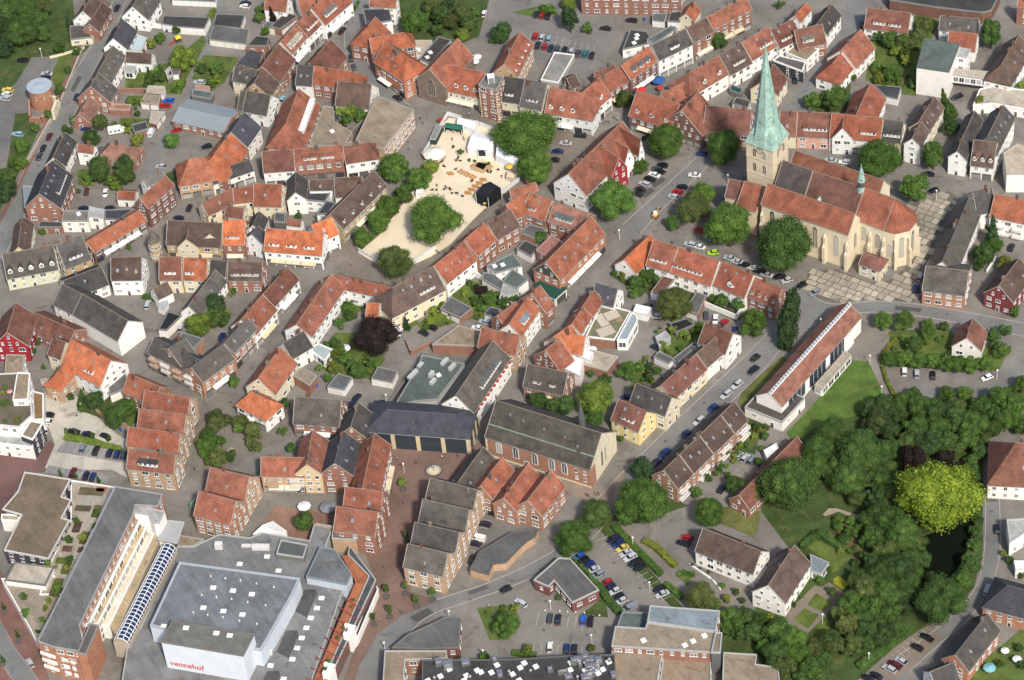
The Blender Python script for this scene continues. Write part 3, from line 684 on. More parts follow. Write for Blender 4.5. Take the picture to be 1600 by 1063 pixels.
G('orange roof on white house at the market corner', (345, 345), (475, 292), (525, 398), 7, 'OO', 'WH', sk=1, mode='s')
G('bright orange roof on the long white market shop', (60, 362), (425, 392), (220, 522), 6.5, 'OO', 'WH', sh=[(.08, .26), (.38, .56), (.68, .86)], mode='sS', ch=0)
F('small grey box-like rooftop house', [(120, 265), (185, 272), (180, 330), (112, 325)], 7, 'MG', 'MG', win=False)
G('small red rear roof under the rooftop box', (190, 300), (285, 312), (230, 350), 4.5, 'RB', 'WH', ch=0)
G('dark gable at the left of the orange market shop', (-30, 400), (15, 345), (55, 440), 6.5, 'SL', 'WH', rm='slates')
G('red-brown roof of the white terrace opposite the orange shop', (42, 775), (200, 602), (232, 728), 6.5, 'RB', 'WH', sk=1, ch=2, mode='s')
G('long red roof of the white terrace lower down the street', (-95, 935), (42, 775), (62, 958), 6.5, 'R', 'WH', sk=2, mode='s')
G('horizontal red wing of the U-shaped courtyard house', (480, 648), (838, 730), (660, 772), 6.5, 'R', 'WH', 40, ch=4, sk=2)
G('diagonal red wing of the U-shaped courtyard house', (250, 965), (468, 650), (452, 895), 6.5, 'R', 'WH', 40, ch=3, sk=3)
G('small orange roof with tan firewall in the courtyard', (690, 826), (775, 832), (680, 942), 5, 'OO', 'WH', 40, ch=1)
G('brown roof with row of white dormer windows below the market', (852, 732), (1110, 597), (1060, 815), 6.5, 'BR', 'CR', hip='a', sk=4, ch=2, sh=[(.45, .8)])
G('red roof with four white skylights on the market side', (1110, 597), (1300, 447), (1290, 635), 6.5, 'R', 'WH', sk=4)
G('short red roof with dark chimney above the blue shop sign', (1300, 437), (1425, 327), (1452, 480), 7.5, 'R', 'B', sk=1, mode='n')
G('brown roof next to the flag stage', (1440, 332), (1590, 242), (1560, 405), 7, 'BR', 'B', sk=1)
garage('brick double garage with two white doors in the yard', [(1215, 790), (1352, 862), (1272, 922), (1150, 866)], 3, 'MG', 'B', 2)
F('grey flat roof with railing behind the short red roof', [(1440, 600), (1600, 522), (1660, 600), (1500, 645)], 5, 'TG', 'WH', lights=2)
F('ribbed grey carport roof beside the white yard wall', [(1420, 640), (1480, 650), (1570, 722), (1530, 752), (1410, 682)], 3.5, 'MG', 'WH', win=False)
F('white flat-roofed extension in the back yards', [(1540, 720), (1640, 700), (1640, 770), (1520, 800)], 4, 'LG', 'WH')
F('brown gravel flat roof above the diagonal yard wall', [(1265, 972), (1400, 1015), (1380, 1100), (1100, 1090)], 4, 'TN', 'B', win=False)
garage('solar-panelled carport by the white cars', [(1460, 855), (1530, 870), (1500, 922), (1420, 900)], 2.6, 'SL', 'GR', 1)

T('B3')
G('small red roofs in a row beside the black stage', (-20, 125), (150, 75), (60, 160), 6.5, 'O', 'B', ch=1)
G('red roof with skylights at the courtyard corner', (-40, 215), (108, 132), (70, 285), 6.5, 'O', 'B', sk=2)
G('red roof facing the small brick courtyard', (110, 135), (252, 190), (170, 308), 6.5, 'O', 'B', sh=[(.2, .5)], sk=1)
G('pinkish red roof with grey strip dormer', (260, 200), (480, 270), (310, 352), 6.5, 'PK', 'B', sh=[(.15, .65)], shc='TG')
G('large orange-red roof with green end gable on rose brick house', (207, 577), (495, 288), (480, 510), 7.5, 'O', 'BO', dm=0, sk=6, ch=1, mode='s', gwall='GG')
F('dark green low roof of the shop extension', [(185, 675), (340, 740), (270, 802), (125, 740)], 3.6, 'GN', 'WH', mode='s', par=.1, pcol='GN', rm='metalsheet')
F('pinkish flat roof of the brick courtyard house', [(245, 410), (315, 450), (215, 542), (150, 502)], 5, 'PK', 'B')
F('grey flat roof in the brick courtyard', [(110, 340), (220, 370), (150, 432), (45, 392)], 3, 'MG', 'B', win=False)
F('small dark flat roof with white door by the courtyard car', [(80, 440), (165, 480), (120, 542), (30, 492)], 3, 'DG', 'WH', win=False)
F('grey flat roof beside the courtyard entrance', [(0, 620), (100, 685), (30, 742), (-60, 702)], 4.4, 'TG', 'WH', win=False)
G('red-roofed brick house on the lane below the green roof', (118, 770), (178, 718), (232, 880), 7.5, 'R', 'B', sk=2, mode='s')
G('red-roofed white lane house with blue-grey dormer', (-20, 962), (100, 790), (140, 925), 8, 'O', 'WH', sh=[(.3, .6)], shc='BG', mode='n')
G('black roof with white gable on the lane', (520, 707), (662, 742), (600, 850), 5.5, 'SL', 'WH', rm='slates', sk=2)
G('red roof left of the black lane roof', (440, 852), (512, 748), (555, 845), 6, 'R', 'B')
G('red roof with black flat dormer on the lane', (372, 965), (445, 852), (490, 935), 6, 'R', 'WH', sk=1)
F('white-walled roof garden with grass and loungers', [(560, 838), (742, 885), (640, 1062), (460, 1042)], 4, (.2, .2, .11), 'B', win=False, pcol='WH')
F('white-framed glass winter garden roof', [(748, 890), (775, 905), (785, 940), (720, 1062), (655, 1062)], 4.6, (.30, .34, .34), 'WH', rm='metalsheet', mode='g', pcol='WH')
G('bright orange roof at the lane end beside the white terrace', (255, 1045), (372, 962), (440, 1085), 6, 'OO', 'WH')
F('white canvas carport by the grey van', [(775, 840), (875, 862), (845, 908), (755, 888)], 2.8, 'WH', 'WH', win=False, name='carport', cat='carport', rm='metalsheet')
G('orange house with white half-hipped gable by the road works', (700, 558), (866, 400), (797, 628), 4.5, 'OO', 'WH', ch=1)
G('red roof with white strip dormer beside the orange gabled house', (880, 432), (1037, 477), (905, 618), 6, 'R', 'WH', sh=[(.1, .75)])
F('low red-roofed passage wing into the garden', [(960, 640), (1042, 656), (942, 772), (865, 766)], 3.2, 'RB', 'WH', rm='tiles', win=False)
G('long red roof with strip dormer facing the walled garden', (1040, 482), (1295, 567), (1150, 697), 6, 'R', 'WH', sh=[(.04, .72)], ch=2)
G('red roof with grey gabled dormer and two skylights', (1310, 572), (1510, 655), (1385, 775), 6, 'R', 'WH', sk=3, dm=1, wide=2.6)
G('red-roofed end house with pointed dormers covered in creeper', (1515, 668), (1690, 742), (1570, 835), 6, 'R', 'B', dm=4, wide=1.2)
garage('dark flat garage with brick side in the walled garden', [(1150, 760), (1215, 782), (1160, 902), (1080, 872)], 3, 'MG', 'B', 1)

T('B4')
G('long two-tone dark roof at the edge of the church square', (1087, 572), (1257, 165), (1268, 430), 6.5, 'GB', 'WH', ch=4, rm='slates', dens=1.2)
G('dark roof with hips at the head of the long dark building', (1275, 135), (1400, 112), (1340, 275), 7, 'DG', 'WH', rm='slates', ch=2)
G('orange roof on white flats with balconies at the right edge', (1415, 147), (1650, 197), (1480, 312), 7.5, 'O', 'WH', ch=2, mode='n')
G('brick office with grey-brown low roof beside the square', (985, 597), (1257, 630), (1100, 770), 6.5, 'GB', 'OB', 28, ch=0, mode='n', name='office_house')
G('dark red gabled house with balcony at the right edge', (1440, 722), (1570, 547), (1530, 830), 6, 'BR', 'RW', sk=2)
G('small white gabled house with brown-red roof behind the hedge', (1240, 1048), (1280, 925), (1360, 1048), 4.5, 'RB', 'WH')

T('C1')
F('brown flat roof at the left edge above the pale plaza', [(40, 92), (152, 95), (140, 202), (30, 212)], 8, 'TN', 'WH')
G('orange house with white firewall on the pale plaza', (440, -5), (692, 126), (565, 262), 6.5, 'OO', 'WH', sk=2, sh=[(.5, .75)])
G('orange hipped front wing facing the pale plaza', (345, 215), (468, 72), (470, 215), 6, 'OO', 'T', hip='a', sk=2)
G('brown roof with white fascia behind the orange wing', (325, -20), (412, 12), (325, 102), 6.5, 'RB', 'CR')
G('orange roof joined to the stepped brick houses', (800, 205), (1000, 290), (830, 352), 6, 'O', 'B', sk=2)
for i_, (a_, b_, c_, k_) in enumerate((((900, 310), (1190, 357), (1020, 440), 'first'), ((868, 425), (1165, 465), (1000, 560), 'second'), ((800, 540), (1128, 582), (950, 682), 'third'), ((800, 677), (1100, 712), (950, 822), 'fourth'))):
    G('red-roofed tan brick house, %s from the top of four stepped ones' % k_, a_, b_, c_, 8.2, 'R', 'T', mode='n', ch=1, sk=1, sh=[(.25, .65)] if i_ == 3 else 0, shc='DG', group='four stepped brick houses', dens=.95)
G('dark grey wing with balconies facing the pedestrian street', (960, -20), (1255, 125), (1010, 125), 8, 'GB', 'OB', 38, rm='slates', mode='s', ch=2)
G('dark grey corner wing above the brick shopfront', (1190, 170), (1395, 20), (1345, 205), 8, 'GB', 'OB', 38, rm='slates', mode='s', sk=1, ch=1)
G('dark grey wing with skylights along the upper street', (1395, 20), (1545, -140), (1530, 10), 8, 'GB', 'OB', 38, rm='slates', mode='s', sk=2, ch=1)
G('red-roofed brick house, upper of two by the round copper canopy', (1310, 792), (1560, 850), (1420, 985), 8.2, 'R', 'T', mode='n', sk=1)
G('red-roofed brick house, lower of two by the round copper canopy', (1240, 940), (1475, 1003), (1330, 1128), 8.2, 'R', 'OB', mode='n', sk=1)

T('C2')
G('orange house with dark roof terrace beside the leafy plaza', (10, 240), (155, 42), (212, 215), 6.5, 'O', 'CR', sk=1, ch=2)
G('bright orange hipped corner house on the leafy plaza', (-30, 320), (50, 362), (60, 508), 5.5, 'OO', 'WH', hip='ab', mode='s', ch=1)
G('grey-brown roof on red brick shop above the market fronts', (240, 352), (535, 372), (350, 530), 6.5, 'GB', 'B', mode='s', ch=2, sk=1)
G('dark cross-gabled roof beside the arcade building', (590, 540), (642, 388), (735, 560), 6, 'DG', 'B', sk=1)
F('green-grey flat roof with ducts behind the arcade', [(1040, 95), (1302, 150), (1130, 372), (1000, 382), (862, 415), (1000, 182)], 6, 'TG', 'LG', win=False, lights=1)
G('long grey roof with white gable and red awnings', (1245, 345), (1480, 0), (1365, 450), 7.5, 'GB', 'WH', sh=[(.35, .85)], shc='MG', ch=0, mode='', name='shop_house', sk=0)
garage('white garage with grey roof in the back yard, right one', [(760, 165), (885, 195), (850, 266), (720, 240)], 2.8, 'MG', 'WH', 1)
garage('white garage with grey roof in the back yard, left one', [(515, 205), (602, 235), (550, 312), (445, 290)], 2.8, 'MG', 'WH', 1)
F('brick annexe with small roof terrace by the orange house', [(230, 220), (290, 170), (380, 225), (335, 285)], 4, 'TN', 'B', win=False)
F('white glass-roofed garden pavilion', [(330, 60), (385, 20), (480, 60), (430, 130)], 3.2, (.36, .42, .40), 'WH', rm='metalsheet', pcol='WH', mode='g')
G('dark roof at the top of the garden pavilion', (165, 20), (300, -60), (260, 100), 6, 'DG', 'WH')
G('red roof on tan brick shop with balconies beside the ornate gable', (30, 727), (312, 732), (150, 852), 7.5, 'R', 'T', mode='s', ch=1, sk=1)
G('tan ornate stepped gable house with many white windows', (315, 775), (355, 560), (418, 832), 8.5, 'R', (.60, .46, .28), mode='n', dens=1.2, ch=2, sk=2)
G('dark steep gable house with white balconies on the square', (490, 768), (545, 565), (608, 842), 8.5, 'SL', 'B', rm='slates', ch=1, sk=2, mode='s')
G('steep red gable house at the corner of the fountain square', (665, 920), (740, 580), (790, 910), 8.5, 'R', 'B', mode='s', ch=1, sk=3)
G('red-roofed brick house, upper of two in the shopping street', (555, 915), (795, 945), (640, 1062), 8.5, 'R', 'B', mode='n', sk=2, dens=.95)
G('red-roofed brick house, lower of two in the shopping street', (500, 1035), (765, 1072), (640, 1212), 8.5, 'R', 'B', mode='n', sk=1, dens=.95)
G('steep grey roof right of the fountain', (1255, 895), (1420, 662), (1390, 915), 6.5, 'GB', 'B', sk=2, ch=0)
st_ = 'grey-roofed tan brick house, %s of four stepped down from the fountain'
G(st_ % 'first', (1085, 857), (1385, 935), (1220, 1052), 8.2, 'GB', 'T', mode='n', ch=1, group='stepped grey houses', dens=.95)
G(st_ % 'second', (1040, 990), (1335, 1058), (1180, 1172), 8.2, 'GB', 'T', mode='n', ch=1, group='stepped grey houses', dens=.95)
T('D2')
G(st_ % 'third', (990, 75), (1272, 140), (1110, 257), 8.2, 'GB', 'T', mode='n', ch=1, group='stepped grey houses', dens=.95)
G(st_ % 'lowest', (945, 210), (1200, 270), (1060, 392), 8.2, 'GB', 'T', mode='n', ch=1, sk=1, group='stepped grey houses', dens=.95)

T('C3')
gb_ = 'steep red-roofed brick gable house, %s of three beside the brick church'
G(gb_ % 'left one', (-198, 912), (-60, 728), (-90, 955), 7, 'R', 'OB', mode='n', ch=1, sk=1, group='three steep gables')
G(gb_ % 'middle one', (-55, 985), (103, 768), (85, 1000), 7, 'R', 'OB', mode='n', ch=1, group='three steep gables')
G(gb_ % 'right one', (95, 1000), (245, 808), (295, 965), 7, 'R', 'OB', mode='n', ch=1, sk=2, group='three steep gables')
G('red roof with white verges in the upper lane', (205, 62), (300, -12), (340, 165), 6, 'R', 'B', sk=1)
G('bright orange roof beside the white flat terraces', (320, -45), (460, -25), (405, 88), 6, 'OO', 'WH')
F('white awning-covered terrace, front one', [(362, 95), (450, 122), (425, 225), (328, 180)], 5, 'WH', 'WH', win=False, rm='metalsheet')
F('white awning-covered terrace, rear one', [(440, 52), (510, 80), (490, 130), (415, 100)], 5, 'WH', 'WH', win=False, rm='metalsheet')
G('grey roof with two white dormers on brick shop in the lane', (95, 147), (350, 203), (190, 317), 5.5, 'GB', 'B', sh=[(.22, .42), (.62, .78)], ch=0, mode='s')
F('tan gravel flat roof with brick wall behind the winter garden', [(490, 60), (662, 105), (590, 192), (450, 152)], 3.6, 'BE', 'B', win=False)
G('pale yellow house with red roof at the street bend', (665, 365), (842, 445), (705, 537), 6.2, 'RB', 'Y', sh=[(.3, .75)], ch=0, sk=2, mode='n')
G('dark-roofed half-timbered house next to the yellow house', (775, 265), (1000, 357), (885, 447), 7, 'DG', 'CR', sk=3, ch=1)
G('red-brown roof with three skylights on the sloping street', (930, 282), (1150, 82), (1115, 277), 6.2, 'RB', 'CR', sk=3, ch=3)
G('dark roof with dormer band on the sloping street', (1150, 82), (1270, -22), (1270, 128), 6.2, 'BR', 'WH')
G('brown-red roof with tall white gable on the sloping street', (1205, -113), (1382, -43), (1320, 85), 7, 'RB', 'WH', ch=2)
garage('white garage with grey roof below the garden lawn', [(915, 70), (1017, 115), (977, 147), (885, 105)], 2.8, 'MG', 'WH', 2)
G('long grey-roofed apartment row with white balconies', (945, 812), (1390, 380), (1280, 690), 6.5, 'BR', 'OB', ch=5, sk=9, mode='n', name='apartment_row', cat='apartments')
T()
G('long low red-roofed barn half hidden under the trees', (1154, 774), (1246, 682), (1222, 746), 4, 'RB', 'B', ch=1)
T('C3')
F('small white flat extension beside the long low barn', [(1570, 690), (1650, 645), (1665, 680), (1590, 735)], 3, 'WH', 'WH', win=False, rm='metalsheet')

T('C4')
G('red-brown hipped house with white front at the right edge', (1545, 640), (1750, 650), (1540, 915), 6, 'RB', 'WH', hip='a', ch=3, sk=2, mode='n')
T('D4')
F('white house with pale grey roof and balconies at the right edge', [(1490, 62), (1640, 55), (1640, 120), (1508, 205)], 6, 'LG', 'WH')
F('white terrace house with bright roof at the right edge', [(1535, 320), (1640, 320), (1640, 370), (1545, 370)], 4, 'WH', 'WH')
G('dark hipped brick house at the bend of the right-hand road', (1490, 470), (1660, 515), (1440, 637), 5.5, 'SL', 'BO', 38, hip='a', rm='slates', ch=1)
G('long dark-roofed house with sunny rear terraces at the lower right', (1167, 905), (1372, 645), (1332, 910), 5.5, 'DG', 'BO', rm='slates', ch=1, sk=2)
G('dark roof cut by the lower right edge of the photo', (1010, 1010), (1165, 950), (1190, 1075), 6, 'DG', 'WH', ch=1)
G('long white house with dark roof in the cloister garden', (0, 470), (165, 218), (190, 462), 6.2, 'BR', 'WH', ch=1, mode='n')
F('blue-grey flat annexe on the lawn', [(265, 280), (380, 330), (332, 402), (270, 385)], 3, 'BG', 'WH', mode='g')
T('D3')
G('white house with dark brown roof facing the car park path', (1190, 112), (1558, 257), (1272, 312), 6.2, 'BR', 'WH', ch=1, mode='n')
F('small grey flat link between the two white houses', [(1540, 345), (1620, 370), (1540, 440), (1478, 410)], 3, 'LG', 'WH', win=False)
F('maroon brick pavilion with grey flat roof by the bend', [(135, 440), (290, 302), (362, 305), (542, 502), (375, 582), (262, 445), (228, 482)], 4.2, 'MG', 'MR', mode='n', pcol='LG', name='pavilion')
F('grey-green low roof next to the big flat complex', [(690, 640), (852, 645), (835, 742), (655, 732)], 4, 'TG', 'LG', win=False)
F('blue-grey upper flat roof with two roof lights', [(862, 600), (1298, 632), (1270, 762), (845, 700)], 9, 'BG', 'B', pcol='LG')
F('brown gravel flat roof with four roof lights', [(645, 730), (832, 742), (845, 706), (1268, 766), (1240, 892), (622, 852)], 8.6, 'TN', 'B', pcol='LG', lights=4)
F('lower brown flat roof at the bottom centre edge', [(622, 862), (942, 882), (890, 1180), (640, 1170)], 6, 'TN', 'OB', pcol='LG', lights=1)
F('brick wing with white windows at the bottom edge', [(945, 925), (1240, 945), (1250, 1190), (905, 1190)], 4.2, 'TN', 'OB', pcol='LG')
F('grey metal stair shaft beside the brick wing', [(1270, 768), (1312, 770), (1300, 895), (1243, 892)], 9.5, 'TN', 'MG', pcol='LG', win=False)
F('brown flat roof with grey rim at the bottom right', [(1320, 892), (1528, 905), (1520, 965), (1660, 985), (1690, 1190), (1310, 1190)], 5, 'TN', 'MG', pcol='LG', win=False)
F('long dark service roof crowded with ducts at the bottom edge', [(-560, 940), (0, 935), (380, 912), (640, 905), (655, 1100), (-560, 1110)], 8, 'DG', 'B', pcol='MG', lights=22, win=False)
T('D2')
F('grey fan-shaped flat roof inside the road bend', [(850, 862), (945, 782), (1100, 712), (1182, 672), (1280, 670), (1268, 862), (1040, 872)], 4.2, 'MG', 'MR', pcol='GR')
F('tan gravel flat roof at the bottom centre left', [(805, 882), (1190, 882), (1190, 932), (932, 938), (912, 1180), (785, 1180)], 6.5, 'TN', 'B', pcol='LG', lights=1)
F('grey wavy-edged garage roof by the bend', [(1395, 262), (1600, 140), (1765, 120), (1740, 170), (1690, 200), (1640, 245), (1560, 330), (1480, 340), (1450, 405), (1335, 372)], 3.2, 'MG', 'T', pcol='MG', win=False)

T()
G('red roof with white-trimmed gables above the long grey roof', (752, 511), (813, 524), (778, 550), 7.5, 'R', 'T', ch=1, sk=1)
G('small steep red roof squeezed beside the lane', (776, 494), (806, 472), (806, 503), 6, 'R', 'B', ch=1)
G('low brown roof behind the white hall corner', (238, 452), (262, 440), (262, 462), 4, 'BR', 'WH', ch=0)
F('flat brown yard roof behind the red front gable', [(4, 522), (30, 520), (36, 534), (10, 540)], 4, 'TN', 'B', win=False)
F('low grey link roof beside the four stepped houses', [(168, 590), (196, 584), (200, 606), (172, 618)], 3.5, 'MG', 'WH', win=False)
G('dark cross roof on the balcony wing', (262, 545), (290, 528), (300, 562), 9, 'GB', 'OB', 32, rm='slates', ch=1)
F('grey flat roof in the dark wing courtyard', [(285, 520), (318, 530), (300, 548), (272, 540)], 5, 'MG', 'OB', win=False)
F('low dark shed roof by the ivy wall', [(505, 190), (520, 175), (535, 180), (522, 198)], 3, 'DG', 'B', win=False, name='shed', cat='shed')
F('grey store roof behind the turret shop', [(262, 345), (298, 348), (292, 360), (258, 356)], 4, 'MG', 'CR', win=False, name='store')
G('little red gabled roof behind the bright orange shop', (352, 322), (382, 326), (362, 340), 6, 'RB', 'CR', ch=1)
G('dark steep rear roof between cream and orange houses', (395, 352), (405, 330), (414, 356), 7, 'DG', 'WH', rm='slates', ch=0)
F('brown flat roof with white balcony above the round stair bay', [(355, 316), (385, 316), (385, 330), (352, 330)], 5, 'BE', 'CR')
garage('grey tin shed by the yellow play frame', [(266, 108), (284, 106), (280, 116), (262, 118)], 2.4, 'MG', 'BD', 1)
F('small tin-roofed shed beside the lane garden', [(258, 112), (266, 104), (270, 118), (262, 124)], 2.4, 'LG', 'GR', win=False, name='shed', cat='shed')
F('dark tarred shed roof in the caravan yard', [(205, 196), (228, 190), (232, 202), (210, 208)], 2.6, 'SL', 'B', win=False, name='shed', cat='shed')
F('dark shed roof behind the parked lane van', [(1046, 506), (1072, 498), (1086, 508), (1056, 520)], 2.6, 'BK', 'GR', win=False, name='shed', cat='shed')
F('silver lorry-sized store beside the lawn wall', [(1024, 527), (1040, 518), (1048, 528), (1030, 542)], 2.8, 'LG', 'LG', win=False, name='store')
F('dark lean-to roof along the sloping street gardens', [(1050, 562), (1086, 534), (1090, 540), (1058, 570)], 3, 'MG', 'WH', win=False, name='shed', cat='shed')
# ================================================================ landmarks
MERGE = []
def merge(a, *others):
    MERGE.append((a, others))
def do_merges():
    for a, others in MERGE:
        A = Matrix.Translation(a.location)@a.rotation_euler.to_matrix().to_4x4()
        for o in others:
            B = Matrix.Translation(o.location)@o.rotation_euler.to_matrix().to_4x4()
            X = A.inverted()@B
            for ch in list(o.children):
                mb = X@ch.matrix_basis; ch.parent = a; ch.matrix_basis = mb
            LABELS.pop(o.get('label'), None); bpy.data.objects.remove(o)
def arch_window(w_, h, pointed=True, frame=.18, mull=2, dark='glass', fmat='stonewall'):
    """window with an arched head, standing proud of the wall; front = +y, sill at z 0"""
    b_ = MB()
    def outline(k):
        ww, pts = w_/2+k, []
        hs = h-ww*(1.1 if pointed else 1.0)
        pts = [(-ww, -k), (ww, -k), (ww, hs)]
        for i in range(1, 6):
            t = i/6
            if pointed: pts.append((ww*(1-t**1.5), hs+ww*1.25*math.sin(t*math.pi/2)))
            else: pts.append((ww*math.cos(t*math.pi/2), hs+ww*math.sin(t*math.pi/2)))
        top = (0, hs+ww*(1.25 if pointed else 1.0)); right = pts[3:]
        return pts+[top]+[(-x, z) for x, z in right[::-1]]+[(-ww, hs)]
    o = outline(frame); i_ = outline(0)
    for pl, y, mi in ((o, .10, 0), (i_, .12, 1)): b_.face([(x, y, z) for x, z in pl][::-1], mi)
    for q in range(len(o)):
        r = (q+1) % len(o); b_.face([(o[q][0], -.05, o[q][1]), (o[q][0], .10, o[q][1]), (o[r][0], .10, o[r][1]), (o[r][0], -.05, o[r][1])], 0)
    for m_ in range(1, mull+1):
        x = -w_/2+w_*m_/(mull+1); b_.box(x-.07, x+.07, .12, .17, 0, h*.86, 0)
    return b_.mesh('arched_window', [fmat, dark])
def on_wall(rec, t, z, me, name='arched_window', side='n', scale=None, color=None):
    root, M, L, d, he, hr = rec; wy = d-min(.35, d*.1)
    if side == 'n': loc, rz = (-L/2+L*t, -wy, z), math.pi
    elif side == 'b': loc, rz = (L/2-.12, -wy+2*wy*t, z), -math.pi/2
    else: loc, rz = (-L/2+.12, -wy+2*wy*t, z), math.pi/2
    return ob(name, me, root, color, loc, (0, 0, rz), scale)
def buttress(rec, t, h, dep=1.6, w_=1.0, color='CH'):
    root, M, L, d, he, hr = rec; wy = d-min(.35, d*.1); x = -L/2+L*t
    b_ = MB(); b_.box(x-w_/2, x+w_/2, -wy-dep, -wy+.05, 0, h*.55); b_.box(x-w_/2+.05, x+w_/2-.05, -wy-dep*.55, -wy+.05, h*.55, h*.85)
    k = [(x-w_/2, -wy-dep, h*.55), (x+w_/2, -wy-dep, h*.55), (x+w_/2, -wy-dep*.5, h*.64), (x-w_/2, -wy-dep*.5, h*.64)]; b_.face(k, 0)
    b_.face([(x-w_/2+.05, -wy-dep*.55, h*.85), (x+w_/2-.05, -wy-dep*.55, h*.85), (x+w_/2-.05, -wy, h*.95), (x-w_/2+.05, -wy, h*.95)])
    return b_.obj('buttress', ['stonewall'], root, color)
COL['CH'] = (.66, .57, .41)
# ---------------------------------------------------------------- parish church
TZ(1110, 220, 4.83)
south = G('large cream stone parish church with green copper spire and red roofs', (430, 322), (1095, 552), (720, 602), 15.5, (.24, .085, .05), 'CH', 50, ch=0, mode='x', name='church', cat='church')
dS, hrS = south[3], south[5]
def G2(label, r1, r2, hr, d, he, **k):
    """gable with a known ridge height and half width"""
    a, b_ = W(r1, hr).xy, W(r2, hr).xy; u = (b_-a).normalized(); nv = Vector((-u.y, u.x)); nv = nv if nv.y < 0 else -nv
    e = (a+b_)/2+nv*d; q = Vector((e.x, e.y, he))-CAM; zz = q.dot(_F)
    full = (800+FPX*q.dot(_RT)/zz, 531.5-FPX*q.dot(_UP)/zz); sv = list(CUR)
    p1, p2 = px(r1), px(r2); CUR[:] = [0, 0, 1]
    r_ = G(label, p1, p2, full, he, hr=hr, **k); CUR[:] = sv; return r_
north = G2('church north', (635, 72), (1312, 300), hrS, dS, 15.5, roof=(.22, .08, .05), wall='CH', ch=0, mode='x')
choir = G('church choir', (1165, 355), (1395, 440), (1250, 655), 15.5, (.26, .085, .05), 'CH', 50, ch=0, mode='x', hip='')
nave2 = G2('church nave', (775, 228), (1165, 355), choir[5], choir[3], 15.5, roof=(.15, .07, .052), wall='CH', ch=0, mode='x')
nave1 = G2('church nave west', (545, 147), (775, 228), choir[5], choir[3], 15.5, roof=(.085, .07, .066), wall='CH', ch=0, mode='x')
lean1 = G('church porch', (255, 305), (410, 350), (290, 522), 11, (.22, .08, .05), 'CH', 40, ch=0, mode='x')
lean2 = G('church porch 2', (140, 287), (262, 312), (172, 440), 11, (.14, .065, .05), 'CH', 40, ch=0, mode='x')
sac = G('church sacristy', (1150, 845), (1255, 880), (1130, 938), 5, (.16, .07, .055), 'CH', 35, hip='b', ch=0, mode='')
merge(south[0], north[0], choir[0], nave2[0], nave1[0], lean1[0], lean2[0], sac[0])
WA = arch_window(1.7, 9.2); WB = arch_window(1.7, 6); WC = arch_window(1.6, 9)
for t, z, w_ in ((.13, 8, WB), (.38, 8, WB), (.62, 4.6, WA), (.86, 4.2, WA)): on_wall(south, t, z, w_, color='CH')
for t in (.015, .25, .5, .735, .985): buttress(south, t, 13)
on_wall(south, .5, 6.5, WB, side='b', color='CH'); on_wall(north, .5, 6.5, WB, side='b', color='CH')
for t, z in ((.33, 7.5), (.78, 6.5)): on_wall(choir, t, z, WB, color='CH')
for t in (.05, .55, 1.0): buttress(choir, t, 13)
# apse: half octagon on the choir's east end
root, M, L, d, he, hr = choir; wd = d-.35
ends = [(L/2-.1, -wd), (L/2+.55*wd, -wd*.93), (L/2+1.0*wd, -.42*wd), (L/2+1.0*wd, .42*wd), (L/2+.55*wd, wd*.93), (L/2-.1, wd)]
if W((1400, 440), hr).x < (M@Vector((0, 0, 0))).x: ends = [(-x, y) for x, y in ends]
ab = MB()
for i in range(5):
    a, b_ = ends[i], ends[i+1]
    ab.face([(a[0], a[1], 0), (b_[0], b_[1], 0), (b_[0], b_[1], he), (a[0], a[1], he)])
ab.obj('apse_wall', ['stonewall'], root, 'CH')
out = [(x*1.0+(.35 if x > 0 else -.35), y*1.04) for x, y in ends]
apx = (L/2 if ends[2][0] > 0 else -L/2, 0, hr)
roof_solid([[(*out[i], he-.05), (*out[i+1], he-.05), apx] for i in range(5)]).obj('apse_roof', ['tiles'], root, (.25, .085, .05))
for i in range(5):
    a, b_ = Vector(ends[i]), Vector(ends[i+1]); e_ = b_-a
    if e_.length < 3: continue
    c_ = (a+b_)/2; ob('arched_window', WC if i else WB, root, 'CH', (c_.x, c_.y, 4), (0, 0, math.atan2(e_.y, e_.x)+math.pi), (1, 1, 1))
    bt = MB(); dirv = b_.normalized(); bt.box(-.45, .45, -.1, 1.4, 0, 8); bt.box(-.4, .4, -.1, .8, 8, 12.4)
    bt.obj('buttress', ['stonewall'], root, 'CH', loc=(b_.x, b_.y, 0), rot=(0, 0, math.atan2(b_.y, b_.x-(L/2 if b_.x > 0 else -L/2)*.6)-math.pi/2))
# tower
zE, zT = 30.0, 70.0
tl, tf, trr = P(1163.6, 222.6, zE), P(1209.2, 238.6, zE), P(1233.6, 210.2, zE)
tb = tl+(trr-tf); ctr = (tl+trr+tf+tb)/4; u = (tf-tl).xy.normalized(); side = ((tf-tl).length+(trr-tf).length)/2
S = south[0]; SM = Matrix.Translation(S.location)@S.rotation_euler.to_matrix().to_4x4()
TM = SM.inverted()@Matrix.Translation((ctr.x, ctr.y, 0))@Matrix.Rotation(math.atan2(u.y, u.x), 4, 'Z'); h2 = side/2-.4
def tower_part(b_, name, mats, color, par=None):
    o = b_.obj(name, mats, S, color); o.matrix_basis = TM; return o
b_ = MB(); b_.box(-h2, h2, -h2, h2, 0, zE); tw = tower_part(b_, 'tower_wall', ['stonewall'], (.60, .515, .375))
for z in (17.5, 24.2, 29.6):
    b_ = MB(); b_.prism([(-h2-.15, -h2-.15), (h2+.15, -h2-.15), (h2+.15, h2+.15), (-h2-.15, h2+.15)], z, z+.3, bottom=True); tower_part(b_, 'string_course', ['stonewall'], (.52, .43, .3))
h3 = side/2
oc = [(h3*1.0/math.cos(math.pi/8)*math.cos(math.pi/8+i*math.pi/4), h3/math.cos(math.pi/8)*math.sin(math.pi/8+i*math.pi/4)) for i in range(8)]
b_ = MB()
